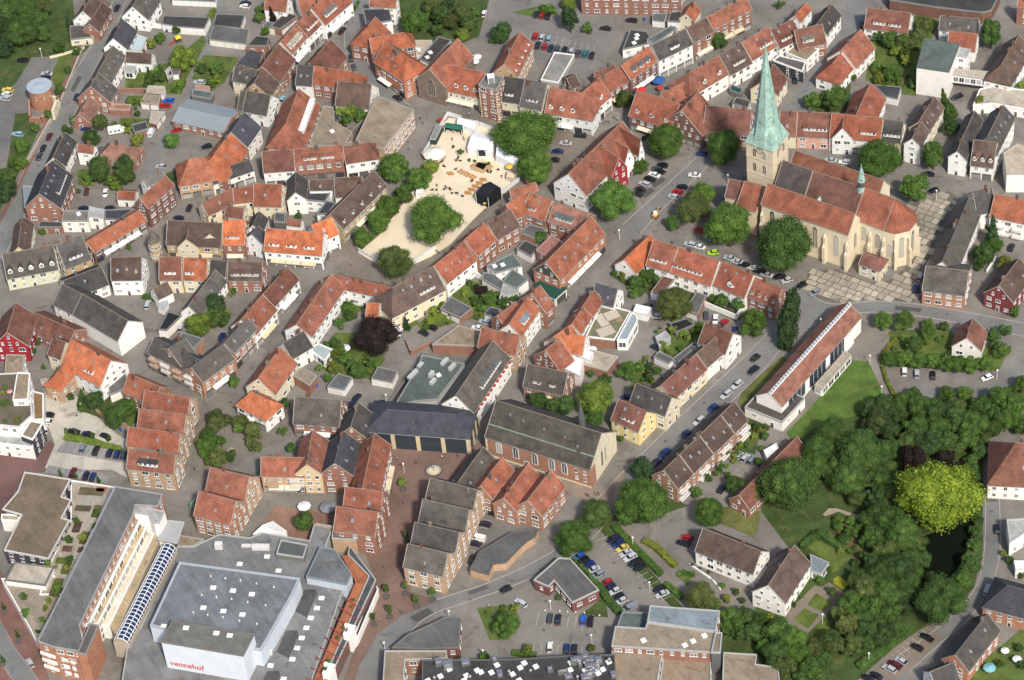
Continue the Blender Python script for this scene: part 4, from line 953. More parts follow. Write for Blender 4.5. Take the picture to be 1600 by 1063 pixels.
for i in range(8):
    a, c_ = oc[i], oc[(i+1) % 8]; k = .30; zk = zE+8
    a2, c2 = (a[0]*.70, a[1]*.70), (c_[0]*.70, c_[1]*.70)
    b_.face([(*a, zE), (*c_, zE), (*c2, zk), (*a2, zk)]); b_.face([(*a2, zk), (*c2, zk), (0, 0, zT)])
for sx in (-1, 1):
    for sy in (-1, 1):
        q = (sx*h3, sy*h3, zE); p1 = (sx*h3, sy*h3*.414, zE); p2 = (sx*h3*.414, sy*h3, zE); t_ = (sx*h3*.55, sy*h3*.55, zE+6.5)
        b_.face([q, p1, t_]); b_.face([p2, q, t_])
b_.face([(-h3, -h3, zE-.02), (h3, -h3, zE-.02), (h3, h3, zE-.02), (-h3, h3, zE-.02)])
tower_part(b_, 'spire', ['copper'], 'CU')
seams = MB()
for i in range(8):
    a = oc[i]; dv = Vector((-a[1], a[0], 0)).normalized()*.12; p0 = Vector((a[0]*.70, a[1]*.70, zE+8))*1.0
    o_ = Vector((a[0], a[1], 0)).normalized()*.08
    seams.face([p0-dv+o_, p0+dv+o_, Vector((0, 0, zT))+o_])
tower_part(seams, 'spire_seam', ['copper'], (.2, .42, .34))
b_ = MB(); b_.cyl(0, 0, zT-1, zT+2.6, .1, .06, 6); b_.ball(0, 0, zT+.4, .45); b_.box(-.8, .8, -.07, .07, zT+1.7, zT+1.9)
tower_part(b_, 'finial', ['steel'], None)
WT = arch_window(1.1, 3.4, True, .2, 1)
def circle_pts(r, n_=16): return [(r*math.cos(2*math.pi*i/n_), r*math.sin(2*math.pi*i/n_)) for i in range(n_)]
ck = MB(); ck.face([(x, .12, z) for x, z in circle_pts(1.25)][::-1], 0); ck.face([(x, .14, z) for x, z in circle_pts(1.0)][::-1], 1)
ck.box(-.06, .06, .14, .18, 0, .85, 0); ck.box(0, .6, .14, .18, -.06, .06, 0)
plain('clockwhite', (.55, .47, .33), .6); M_CLK = ck.mesh('clock_face', ['brickdoor', 'clockwhite'])
for k in range(4):
    rz = k*math.pi/2; R4 = Matrix.Rotation(rz, 4, 'Z')
    for x, z in ((-1.9, 25.2), (1.9, 25.2), (-1.9, 19.0), (1.9, 19.0)):
        o = ob('belfry_window', WT, S, 'CH'); o.matrix_basis = TM@R4@Matrix.Translation((x, -h2, z))@Matrix.Rotation(math.pi, 4, 'Z')
    o = ob('clock_face', M_CLK, S); o.matrix_basis = TM@R4@Matrix.Translation((0, -h2, 28.3))@Matrix.Rotation(math.pi, 4, 'Z')
# ridge turret
rt = MB(); rt.cyl(0, 0, -2, 2.2, 1.0, 1.0, 8, 1, False); rt.cyl(0, 0, 2.2, 9.5, 1.45, .05, 8, 0); rt.cyl(0, 0, -2.4, -.2, 1.5, 1.15, 8, 0, False)
q = W((1137, 350), choir[5]); o = rt.obj('ridge_turret', ['copper', 'trimdark'], S, 'CU'); o.matrix_basis = SM.inverted()@Matrix.Translation((q.x, q.y, choir[5]+.6))
dmh = MB(); dmh.face([(-.7, -1, 0), (.7, -1, 0), (.7, -1, .9), (0, -1, 1.7), (-.7, -1, .9)]); dmh.face([(-.8, -1.1, .8), (0, -1.1, 1.8), (0, .9, 1.8), (-.8, .2, .8)][::-1]); dmh.face([(.8, -1.1, .8), (0, -1.1, 1.8), (0, .9, 1.8), (.8, .2, .8)])
q = W((820, 455), hrS-1); o = dmh.obj('roof_hatch', ['copper'], S, 'CU'); o.matrix_basis = SM.inverted()@Matrix.Translation((q.x, q.y, hrS-1.2))@Matrix.Rotation(S.rotation_euler.z, 4, 'Z')

# ---------------------------------------------------------------- brick church by the bend
TZ(740, 600, 5.905)
bc = G('long brick church with dark roof, green gutter line and cream east gable', (205, 152), (1185, 455), (530, 627), 8.4, (.088, .08, .07), 'OB', 40, ch=0, mode='x', name='brick_church', cat='church', gwall='CR')
WR = arch_window(1.6, 4.6, False, .28, 1, 'glass', 'white')
for t in (.13, .29, .47, .63, .75): on_wall(bc, t, 3, WR)
for t in (.86, .94):
    on_wall(bc, t, 5.2, M_WIN, 'window'); on_wall(bc, t, 2.2, M_WIN, 'window')
on_wall(bc, .385, .05, M_DOOR, 'door', scale=(1.5, 1, 1.2))
root, M, L, d, he, hr = bc
_bs = 1 if (M@Vector((L/2, 0, 0))).x > (M@Vector((-L/2, 0, 0))).x else -1; ew = MB(); xw = _bs*(L/2-.06)
ew.face([(xw, -d*.62, 0), (xw, d-.3, 0), (xw, d-.3, he), (xw, -d*.62, he)][::_bs]); ew.obj('east_wall', ['plaster'], root, 'CR')
for yy in (-1.2, 1.2): q_ = MB(); q_.box(xw-.1, xw+.1, yy-.45, yy+.45, 3, 9); q_.obj('slit_window', ['glass'], root)
g_ = MB()
for f0 in (.36,):
    y, z = -d*(1-f0), he+(hr-he)*f0; g_.box(-L/2, L*.33, y-.14, y+.14, z-.1, z+.16); g_.box(L*.37, L/2, y-.14, y+.14, z-.1, z+.16)
g_.obj('copper_gutter', ['copper'], root, (.26, .33, .26))
tu = MB(); tu.cyl(0, 0, -2.5, 3, 1.15, .95, 8, 0, False); tu.cyl(0, 0, 3, 10.5, 1.1, .04, 8, 0); tu.ball(0, 0, 10.6, .18)
tx = L/2-7.5 if M.to_3x3()@Vector((1, 0, 0)) and (M@Vector((L/2, 0, 0))).x > (M@Vector((-L/2, 0, 0))).x else -L/2+7.5
tu.obj('ridge_turret', ['slates'], root, (.1, .1, .1), loc=(tx, 1.0, hr))
pn = MB()
for x_, f0 in ((-.33, .75), (-.2, .7), (0, .66), (.2, .62), (.33, .5)): pn.box(L*x_-.3, L*x_+.3, -d*(1-f0)-.6, -d*(1-f0)+.1, he+(hr-he)*f0-.2, he+(hr-he)*f0+.5)
pn.obj('roof_vent', ['trim'], root, (.2, .19, .18))
for i in range(9):
    s_ = .7 if i % 2 else .45; q_ = MB(); q_.box(-L/2+.06, -L/2+.12+s_, -d+.31, -d+.36, i*.9, i*.9+.85); q_.obj('quoin', ['trim'], root, 'CR')
q_ = MB(); q_.box(-L/2+.9, L/2-.1, -d+.28, -d+.4, .0, .7); q_.obj('plinth', ['trim'], root, 'CR')

# ---------------------------------------------------------------- brick corner tower on the market
T('A2')
bt_ = F('square brick tower with white corner stones and glass lantern', [(1388, 532), (1440, 462), (1548, 482), (1500, 570)], 14.5, 'GR', 'B', mode='n', name='brick_tower', cat='tower', dens=1.3)
root, M, lp = bt_
qb = MB(); qb.box(-.34, .34, -.34, .34, 0, .5); M_Q = qb.mesh('quoin', ['trim'])
for (x, y) in lp:
    k_ = 1-.32/math.hypot(x, y)
    for i in range(12): ob('quoin', M_Q, root, 'CR', (x*k_, y*k_, i*1.15))
ln = MB(); ln.box(-1.1, 1.1, -1.1, 1.1, 0, 2.6, 1); ln.box(-1.25, 1.25, -1.25, 1.25, 2.6, 2.8, 0)
for sx in (-1, 1):
    for sy in (-1, 1): ln.box(sx*1.1-.1, sx*1.1+.1, sy*1.1-.1, sy*1.1+.1, 0, 2.6, 0)
ln.obj('lantern', ['white', 'skyglass'], root, None, loc=(0, 0, 14.5))
# chapel front window
ch_ = next(h for h in HOUSES if 'chapel' in h[0].name)
WCH = arch_window(3.0, 7, True, .3, 3)
on_wall(ch_, .5, 3.2, WCH, side='a' if (ch_[1]@Vector((-ch_[2]/2, 0, 0))).y < (ch_[1]@Vector((ch_[2]/2, 0, 0))).y else 'b', color=(.4, .3, .2))
# corner turret of the tan shop
T('B1')
q = W((962, 475), 6.5); tu = MB(); tu.cyl(0, 0, 0, 8.6, 2.0, 2.0, 10, 0, False); tur = None
o = tu.obj('corner_turret', ['plaster'], None, 'OC', loc=(q.x, q.y+1.2, 0)); tag(o, 'round tan corner turret with cone roof beside the shop', 'turret')
cn = MB(); cn.cyl(0, 0, 8.5, 13, 2.5, .05, 10); cn.obj('cone_roof', ['slates'], o, (.12, .11, .09))
for k in range(6):
    for z in (1.5, 5.2): ob('window', M_WIN, o, None, (2.0*math.cos(-math.pi+k*.6+.1), 2.0*math.sin(-math.pi+k*.6+.1), z), (0, 0, -math.pi+k*.6+.1-math.pi/2), (.8, 1, 1))

# ---------------------------------------------------------------- arcade building
T('C2')
ar = G('slate-roofed arcade building with tan pillars and glass front', (815, 432), (1240, 462), (1020, 597), 7, 'SL', 'DG', 26, hip='ab', mode='x', rm='slates', ch=0, name='arcade_building', cat='building')
root, M, L, d, he, hr = ar; X0, X1 = -L/2-d*.85, L/2+d*.85
for i in range(5):
    x = X0+.9+(X1-X0-1.8)*i/4; pb = MB(); pb.box(x-.65, x+.65, -d+.02, -d+1.0, 0, he-.1); pb.obj('pillar', ['stonewall'], root, (.56, .47, .31))
for i in range(1, 4):
    y = -d+.9+(2*d-1.8)*i/3; pb = MB(); pb.box(X1-1.0, X1-.02, y-.5, y+.5, 0, he-.1); pb.obj('pillar', ['stonewall'], root, (.56, .47, .31))
plain('greenglass', (.03, .045, .06), .1, 0, .6)
for i in range(4):
    xa = X0+.9+(X1-X0-1.8)*i/4+.7; xb = X0+.9+(X1-X0-1.8)*(i+1)/4-.7
    for k in range(4):
        for z0, z1 in ((.2, 3.1), (3.5, 6.3)):
            a_, e_ = xa+(xb-xa)*k/4+.08, xa+(xb-xa)*(k+1)/4-.08; pb = MB(); pb.box(a_, e_, -d+.25, -d+.42, z0, z1); pb.obj('pane', ['greenglass'], root)
for i in range(3):
    ya = -d+.9+(2*d-1.8)*i/3+.5; yb = -d+.9+(2*d-1.8)*(i+1)/3-.5
    for z0, z1 in ((.2, 3.1), (3.5, 6.3)): pb = MB(); pb.box(X1-.42, X1-.25, ya, yb, z0, z1); pb.obj('pane', ['greenglass'], root)
# red-white awnings along the long grey roof
gx = next(h for h in HOUSES if 'red awnings' in h[0]['label']); root, M, L, d, he, hr = gx
wb_ = MB(); wb_.box(-L/2, L/2, -d-.5, -d+.3, he-2.2, he-1.9); wb_.obj('canopy_band', ['trim'], root, (.7, .68, .64))
for i in range(12):
    x = -L/2+1.2+(L-2.4)*i/11; aw = MB(); k_ = .55
    aw.face([(x-k_, -d+.3, he-.4), (x+k_, -d+.3, he-.4), (x+k_, -d-.5, he-1.0), (x-k_, -d-.5, he-1.0)][::-1]); aw.face([(x-k_, -d+.3, he-.4), (x-k_, -d-.5, he-1.0), (x-k_, -d+.3, he-1.3)]); aw.face([(x+k_, -d+.3, he-.4), (x+k_, -d+.3, he-1.3), (x+k_, -d-.5, he-1.0)])
    aw.obj('awning', ['cloth'], root, (.36, .04, .04))

# ---------------------------------------------------------------- round tower
t0 = P(61, 134, 8.6); rt_ = ob('round_tower', None, None, None, (t0.x, t0.y, 0)); tag(rt_, 'round medieval brick tower with flat grey-blue roof', 'tower')
b_ = MB(); b_.cyl(0, 0, 0, 8.5, 4.55, 4.4, 32); b_.obj('wall', ['brickwork'], rt_, (.34, .17, .10))
b_ = MB(); b_.cyl(0, 0, 8.4, 8.7, 4.75, 4.7, 32); b_.cyl(0, 0, 8.7, 9.0, 2.2, .3, 24); b_.obj('roof', ['metalsheet'], rt_, (.33, .38, .42))
for a_ in (-1.2, -1.9, -.6): ob('slit_window', M_WIN, rt_, None, (4.43*math.cos(a_), 4.43*math.sin(a_), 5.2), (0, 0, a_-math.pi/2), (.5, 1, .7))
def wall_line(label, pts, h, color, th=.35, z=0, name='garden_wall', cat='wall', mat='plaster', cap=None):
    w_ = [W(p, z) for p in pts]; c_ = w_[0]; r_ = ob(name, None, None, None, (c_.x, c_.y, 0)); tag(r_, label, cat)
    b_ = MB(); cb = MB()
    for a, e in zip(w_, w_[1:]):
        t_ = (e-a).xy; L_ = t_.length; M_ = Matrix.Translation((a.x-c_.x, a.y-c_.y, 0))@Matrix.Rotation(math.atan2(t_.y, t_.x), 4, 'Z')
        b_.box(-th/2, L_+th/2, -th/2, th/2, z, z+h, 0, M_); cb.box(-th/2-.06, L_+th/2+.06, -th/2-.06, th/2+.06, z+h+.002, z+h+.1, 0, M_)
    b_.obj('wall_body', [mat], r_, color); cb.obj('coping', ['trim'], r_, cap or tuple(v*.8+.08 for v in col(color)))
    return r_
TZ(30, 110, 10.63)
wall_line('ruined low brick wall in front of the round tower', [(180, 560), (190, 850), (380, 880), (470, 740)], 2.2, (.34, .17, .10), .7, mat='brickwork')
wall_line('pale ruined wall stump against the round tower', [(560, 560), (660, 620), (590, 810)], 4.2, 'CR', .9)

# ---------------------------------------------------------------- modern red-roofed hall on the lawn
TZ(1160, 460, 4.83)
md = G('long modern building with terracotta roof and glazed ridge', (197, 742), (805, 62), (590, 525), 7, (.25, .10, .065), 'WH', 38, ch=0, mode='x', name='modern_hall', cat='hall')
root, M, L, d, he, hr = md
for i in range(16):
    x_ = -L/2+2+(L-9)*i/16; q_ = MB(); q_.box(x_, x_+(L-9)/16-.25, -d+.3, -d+.42, 1.0, 6.2); q_.obj('pane', ['greenglass' if i % 5 else 'white'], root)
gl = MB(); tp = (hr-he)/d
for sg in (-1,):
    gl.box(-L/2+.1, L/2-.1, -.9, .12, -.06, .1, 1, Matrix.Translation((0, -.0, hr+.02))@Matrix.Rotation(math.atan(tp), 4, 'X'))
n_ = 34
for i in range(n_+1): gl.box(-L/2+.1+(L-.3)*i/n_, -L/2+.25+(L-.3)*i/n_, -1.0, .12, -.05, .18, 0, Matrix.Translation((0, 0, hr+.02))@Matrix.Rotation(math.atan(tp), 4, 'X'))
gl.box(-L/2+.05, L/2-.05, -1.1, -.9, -.06, .2, 0, Matrix.Translation((0, 0, hr+.02))@Matrix.Rotation(math.atan(tp), 4, 'X'))
gl.obj('ridge_glazing', ['white', 'skyglass'], root)
fr_ = F('modern front', [(18, 855), (300, 970), (472, 787), (395, 752), (190, 668)], 4, 'GB', 'WH', pcol='LG', dens=.7)
te_ = F('modern terrace', [(775, 432), (822, 462), (600, 722), (545, 690)], 3.2, 'BE', 'WH', mode='g', pcol='BE')
en_ = F('modern end block', [(762, 330), (838, 250), (842, 262), (768, 345)], 6.6, 'WH', 'WH', win=False)
merge(root, fr_[0], te_[0], en_[0])

# ---------------------------------------------------------------- shopping centre
TZ(220, 810, 4.203)
mall = F('large shopping centre with grey flat roofs and white lettered hall', [(240, 188), (345, 188), (515, 108), (710, 132), (800, 98), (1108, 150), (1140, 42), (1262, 62), (1215, 185), (1330, 470), (1085, 1180), (-140, 1180), (-90, 860), (10, 700)], 5, (.18, .184, .185), 'LG', name='shopping_centre', cat='shopping centre', win=False, pcol='LG')
MM = mall[0]
def mpart(*a, **k):
    r_ = F('mall part %d' % len(FOOT), *a, **k); merge(MM, r_[0]); return r_
hall = mpart([(255, 292), (1045, 398), (1000, 500), (790, 872), (640, 840), (62, 708)], 12, (.172, .178, .184), (.60, .63, .66), pcol=(.36, .39, .42), par=.4, rimw=.6, win=False, wmat='metalsheet')
mpart([(205, 674), (745, 764), (672, 906), (135, 814)], 16.5, (.155, .152, .14), (.66, .68, .70), pcol='GR', win=False, wmat='metalsheet')
mpart([(1178, 190), (1275, 207), (1386, 372), (1350, 438), (1086, 388)], 8, (.14, .15, .155), (.5, .54, .58), pcol='BG', win=False, wmat='metalsheet')
mpart([(920, 146), (1095, 177), (1068, 262), (890, 236)], 7, (.11, .115, .11), 'GR', pcol='LG', win=False)
mpart([(1322, 248), (1372, 246), (1498, 380), (1180, 1100), (1120, 1100), (1412, 420)], 5.4, (.33, .125, .062), 'OB', pcol=(.33, .125, .062), win=False, rm='tiles', par=.1)
mpart([(1372, 182), (1545, 405), (1210, 1120), (1182, 1100), (1498, 380), (1360, 240)], 5.7, (.09, .09, .09), 'BD', pcol='LG', win=False, par=.15)
mpart([(1560, 465), (1430, 770), (1412, 800), (1395, 790), (1535, 425)], 3.2, (.05, .04, .04), 'WH', pcol='WH', win=False, par=.1)
mpart([(255, 115), (415, 140), (345, 186), (242, 186)], 4.5, 'TN', 'WH', win=False)
mpart([(1150, 35), (1395, 75), (1415, 145), (1255, 135), (1262, 62)], 6, (.11, .10, .09), 'T', pcol='LG', win=False)
for lab, (a, b_, c_, d_) in (('', ((1150, 468), (1085, 620), (1010, 608), (1075, 470))), ('', ((1030, 738), (965, 888), (890, 878), (955, 738))), ('', ((910, 1005), (850, 1150), (770, 1140), (830, 1005)))):
    pts_ = [W(a, 7.1), W(b_, 7.1), W(c_, 5.1), W(d_, 5.1)]; o0 = MM.location; wb = MB()
    A, B, Cc, D = [Vector((p.x-o0.x, p.y-o0.y, p.z)) for p in pts_]; A0, B0 = Vector((A.x, A.y, 5)), Vector((B.x, B.y, 5))
    wb.face([A, D, Cc, B], 0); wb.face([A0, B0, B, A][::-1], 1); wb.face([B0, Cc, B], 1); wb.face([A0, A, D], 1)
    wb.obj('roof_monitor', ['felt', 'metalsheet'], MM, (.105, .105, .105))
for z, L_ in ((5.01, [(650, 303), (830, 254), (905, 347), (940, 633), (857, 815), (853, 970), (1187, 527), (1158, 592), (1117, 657), (1088, 722), (1058, 789), (1027, 855), (996, 928), (938, 1058)]), (12.01, [(476, 458), (606, 478), (730, 501), (412, 590), (543, 612), (668, 635), (152, 711)]), (16.51, [(297, 722), (497, 757), (585, 772)])):
    for q in L_:
        p_ = W(q, z); ob('roof_light', M_DOME, MM, None, (p_.x-MM.location.x, p_.y-MM.location.y, z), (0, 0, -.22), (1.15, .9, .9))
for q in ((460, 384), (555, 398), (655, 412), (760, 432), (875, 455), (400, 507), (497, 521), (597, 533), (703, 553), (820, 575), (345, 622), (440, 637), (540, 653), (648, 676), (763, 697)):
    p_ = W(q, 12.0); b_ = MB(); b_.cyl(0, 0, 0, .5, .22, .22, 6); b_.obj('roof_vent', ['white'], MM, None, loc=(p_.x-MM.location.x, p_.y-MM.location.y, 12.0))
for q, s_, z in (((515, 195), (2.4, 1.6, 2.2), 5), ((790, 200), (5.5, 1.5, 1.5), 5), ((695, 187), (3.2, .7, .8), 5), ((853, 890), (1.2, 1.2, 1.4), 5)):
    p_ = W(q, z); b_ = MB(); b_.box(-s_[0]/2, s_[0]/2, -s_[1]/2, s_[1]/2, 0, s_[2]); b_.box(-s_[0]/3, s_[0]/3, -s_[1]/3, s_[1]/3, s_[2], s_[2]+.3)
    b_.obj('ventilation_unit', ['trim'], MM, (.62, .61, .58), loc=(p_.x-MM.location.x, p_.y-MM.location.y, z+.01), rot=(0, 0, -.15))
# lettering on the white front
fa, fb = W((135, 814), 16.5), W((672, 906), 16.5); ev = (fb-fa).xy.normalized(); fn = Vector((ev.y, -ev.x))
tc = bpy.data.curves.new('lettering', 'FONT'); tc.body = 'vennehof'; tc.size = 3.6; tc.extrude = .06; tc.space_character = 1.05
tc.materials.append(MATS.get('signred') or plain('signred', (.50, .05, .06), .5))
_tt = bpy.data.objects.new('tmp', tc); C.objects.link(_tt); _tm = bpy.data.meshes.new_from_object(_tt.evaluated_get(bpy.context.evaluated_depsgraph_get())); bpy.data.objects.remove(_tt)
to = ob('lettering', _tm, MM)
_x = [v.co.x for v in _tm.vertices]; _k = 10.8/(max(_x)-min(_x)); to.scale = (_k, _k*1.15, 1); lp_ = fa.xy+ev*1.3+fn*.1
to.location = (lp_.x-MM.location.x, lp_.y-MM.location.y, 6.6); to.rotation_euler = (math.pi/2, 0, math.atan2(ev.y, ev.x))
# red pergola beams and white portal sculptures on the street side
for i in range(9):
    t = i/8; a, e = W((1335+(1090-1335)*t, 520+(1050-520)*t), 5.9), W((1450+(1230-1450)*t, 605+(1120-605)*t), 5.9)
    v_ = (e-a).xy; b_ = MB(); b_.box(0, v_.length, -.12, .12, 6.0, 6.25); b_.box(0, .2, -.1, .1, 5.4, 6.0)
    b_.obj('pergola_beam', ['trim'], MM, (.30, .06, .06), loc=(a.x-MM.location.x, a.y-MM.location.y, 0), rot=(0, 0, math.atan2(v_.y, v_.x)))
for q in ((1385, 790), (1250, 1045)):
    p_ = W(q, 4); b_ = MB(); b_.box(-.9, .9, -1.8, 1.8, 0, 7.6); b_.box(-2.6, .9, 1.2, 2.2, 6.6, 7.8); b_.box(-1.3, 1.3, -2.4, -1.4, 5.6, 8.4)
    b_.obj('portal', ['plaster'], MM, 'WH', loc=(p_.x-MM.location.x, p_.y-MM.location.y, 0), rot=(0, 0, -.45))
T()
slab = F('long grey flat-roofed apartment slab with white balconies and brick end', [(180, 761), (254, 773), (247, 792), (212, 790), (208, 806), (125, 977), (133, 1020), (84, 1012), (59, 1003)], 13.5, (.135, .138, .138), 'BO', mode='n', name='apartment_slab', cat='apartments', pcol=(.3, .3, .3), dens=1.0)
SB = slab[0]
def spart(*a, **k):
    r_ = F('slab part %d' % len(FOOT), *a, **k); merge(SB, r_[0]); return r_
spart([(121, 1021), (135, 1023), (154, 978), (141, 975)], 14.2, (.12, .11, .10), 'BO', win=False)
spart([(208, 807), (219, 813), (139, 976), (126, 978)], 10.6, 'BE', 'WH', pcol='WH', mode='g')
spart([(220, 818), (229, 824), (153, 976), (141, 976)], 8.2, (.55, .42, .25), 'CR', pcol='WH', mode='g')
spart([(230, 829), (241, 834), (171, 978), (155, 976)], 6.0, (.62, .56, .46), 'WH', pcol='WH', win=False, par=.1)
spart([(242, 835), (250, 840), (181, 992), (172, 978)], 5.8, (.42, .31, .18), 'BE', pcol='BE', win=False, par=.1)
for z in (3.4, 6.4, 9.4):   # balcony fronts on the brick end
    a, e = P(60, 1004, 13.5), P(84, 1012, 13.5); v_ = (e-a).xy; b_ = MB(); b_.box(-.1, v_.length*.95, -.4, .05, z-.9, z+.2); b_.box(v_.length*1.35, v_.length*1.75, -.15, .05, z-.9, z+.5); b_.box(v_.length*1.95, v_.length*2.2, -.15, .05, z-.9, z+.5)
    b_.obj('balcony', ['plaster'], SB, 'WH', loc=(a.x-SB.location.x, a.y-SB.location.y, 0), rot=(0, 0, math.atan2(v_.y, v_.x)))
# glass barrel vault
a, e = P(263, 852, 8.2), P(188, 1000, 8.2); v_ = (e-a).xy; Lv = v_.length
vt = ob('glass_arcade', None, None, None, (a.x, a.y, 0), (0, 0, math.atan2(v_.y, v_.x))); tag(vt, 'blue glass barrel vault with white ribs beside the terraces', 'glass roof')
b_ = MB(); rv = 2.3; nseg = 8
pr = [(rv*math.cos(math.pi*i/nseg), 6.6+rv*math.sin(math.pi*i/nseg)) for i in range(nseg+1)]
for (y0, z0), (y1, z1) in zip(pr, pr[1:]): b_.face([(0, y0, z0), (Lv, y0, z0), (Lv, y1, z1), (0, y1, z1)][::-1])
plain('blueglass', (.02, .035, .09), .06, 0, .8); plain('whiteglass', (.5, .55, .6), .3)
b_.obj('glazing', ['blueglass'], vt)
nr = 26
for i in range(nr+1):
    b_ = MB(); x = Lv*i/nr
    for (y0, z0), (y1, z1) in zip(pr, pr[1:]):
        k = 1.035; b_.face([(x-.14, y0*k, 6.6+(z0-6.6)*k), (x+.14, y0*k, 6.6+(z0-6.6)*k), (x+.14, y1*k, 6.6+(z1-6.6)*k), (x-.14, y1*k, 6.6+(z1-6.6)*k)][::-1])
    b_.obj('rib', ['white'], vt)
for k in range(1, nseg, 2):
    y, z = pr[k]; b_ = MB(); b_.box(0, Lv, y*1.03-.1, y*1.03+.1, 6.6+(z-6.6)*1.03-.02, 6.6+(z-6.6)*1.03+.1); b_.obj('purlin', ['white'], vt)
b_ = MB(); b_.box(0, Lv, -2.6, 2.6, 0, 6.6); b_.obj('base', ['plaster'], vt, 'BE')
TZ(0, 730, 5.317)
F('off-white canopy over the mall entrance', [(1382, 440), (1532, 457), (1470, 632), (1308, 602)], 8.5, 'LG', 'LG', z0=7.9, name='canopy', cat='canopy', win=False, par=.1, rm='metalsheet')
F('white stepped portal wall with red brick core', [(1105, 315), (1200, 322), (1310, 360), (1370, 370), (1320, 470), (1280, 470), (1230, 400), (1100, 380)], 13, 'LG', 'WH', name='portal_wall', win=False)
F('brown-gravel flat block with white rims and a light well', [(205, 45), (588, 105), (512, 250), (592, 278), (515, 425), (578, 445), (405, 765), (35, 695), (178, 400), (20, 355), (150, 205)], 6, (.17, .13, .092), 'SL', pcol=(.55, .53, .49), name='flat_roofed_building')
F('small white box balcony roof at the left edge', [(15, 395), (175, 402), (150, 452), (10, 440)], 5, 'BE', 'WH', win=False, pcol='WH')
F('white box with beige flat roof on the terrace', [(125, 795), (445, 835), (375, 985), (45, 940)], 6.2, 'BE', 'WH', win=False, pcol='GR')
F('pale paved roof garden with planters beside the apartment slab', [(590, 112), (955, 170), (500, 1063), (330, 1063), (420, 800), (590, 440)], 4, (.34, .31, .26), 'WH', win=False, pcol='WH', name='roof_garden', cat='roof garden')
T()
F('pale terrace with round white edge above the lower left road', [(2, 905), (85, 900), (98, 932), (57, 1003), (48, 985)], 3.9, (.30, .26, .21), 'WH', win=False, pcol='WH', name='roof_garden', cat='roof garden')
lf = F('white terraced block with roof garden at the left edge', [(-30, 586), (26, 584), (47, 590), (50, 650), (30, 668), (-30, 662)], 10, (.14, .12, .085), 'WH', pcol=(.6, .58, .54), name='terrace_block')
for a_, h_, c_ in (([(27, 583), (47, 584), (44, 625), (20, 626)], 12.6, 'TN'), ([(51, 612), (68, 616), (68, 656), (53, 657)], 5.2, (.2, .13, .07)), ([(48, 658), (67, 662), (51, 688), (33, 681)], 8, 'TN'), ([(-30, 678), (33, 683), (51, 690), (52, 700), (-30, 690)], 5.4, 'LG')):
    r_ = F('terrace part %d' % len(FOOT), a_, h_, c_, 'WH' if h_ != 8 else 'SL', pcol='WH', win=h_ != 5.2); merge(lf[0], r_[0])

ap = next(h for h in HOUSES if 'apartment row' in h[0]['label']); root, M, L, d, he, hr = ap
for t in (.08, .36, .66, .93):
    for z in (.9, 3.9):
        x = -L/2+L*t; b_ = MB(); b_.box(x-2.2, x+2.2, -d-1.0, -d+.4, z-.15, z); b_.box(x-2.2, x+2.2, -d-1.0, -d-.92, z, z+.9); b_.box(x-2.2, x-2.12, -d-.92, -d+.3, z, z+.9); b_.box(x+2.12, x+2.2, -d-.92, -d+.3, z, z+.9)
        b_.obj('balcony', ['plaster'], root, 'WH')
for x in (.22, .5, .8):
    b_ = MB(); xx = -L/2+L*x; tp = (hr-he)/d
    b_.face([(xx-.12, -d, he+.08), (xx+.12, -d, he+.08), (xx+.12, 0, hr+.08), (xx-.12, 0, hr+.08)]); b_.obj('party_wall', ['trim'], root, (.4, .37, .33))
orr = next(h for h in HOUSES if 'white flats with balconies' in h[0]['label']); root, M, L, d, he, hr = orr
for t in (.3, .75):
    for z in (1.0, 4.0):
        x = -L/2+L*t; b_ = MB(); b_.box(x-1.6, x+1.6, -d-1.0, -d+.4, z-.15, z+.8); b_.obj('balcony', ['plaster'], root, (.7, .66, .6))
for key, n_ in (('dark grey wing with balconies', 4), ('tan brick shop with balconies', 2), ('white balconies on the square', 1)):
    root, M, L, d, he, hr = next(h for h in HOUSES if key in h[0]['label'])
    for i in range(n_):
        for z in (3.2, 5.8):
            x = -L/2+L*(i+.5)/n_; b_ = MB(); b_.box(x-1.7, x+1.7, -d-.9, -d+.4, z-.15, z+.75); b_.obj('balcony', ['trim'], root, (.6, .57, .52) if i % 2 else (.42, .3, .22))

TZ(0, 730, 5.317); rg_ = next(o for o in bpy.data.objects if o.get('label', '').startswith('pale paved roof garden'))
for q, sx, sy, c_ in (((690, 345), 5, 2.2, (.10, .08, .05)), ((800, 370), 2.2, 5, (.11, .10, .04)), ((760, 205), 8, 3, (.14, .11, .06)), ((640, 500), 2.4, 4.5, (.09, .06, .045)), ((560, 680), 3, 2.2, (.12, .06, .045)), ((700, 590), 2.2, 5, (.09, .10, .03)), ((545, 850), 2.4, 4, (.09, .11, .03)), ((470, 1000), 3, 7, (.10, .10, .03)), ((520, 780), 4, 2.4, (.1, .12, .03)), ((840, 190), 3, 2, (.3, .1, .05)), ((680, 690), 2.5, 2, (.1, .07, .05))):
    a = W(q, 4.05); b_ = MB(); b_.box(-sx/2, sx/2, -sy/2, sy/2, 0, .35); b_.obj('planter', ['lawn'], rg_, c_, loc=(a.x-rg_.location.x, a.y-rg_.location.y, 4.01), rot=(0, 0, -.22))

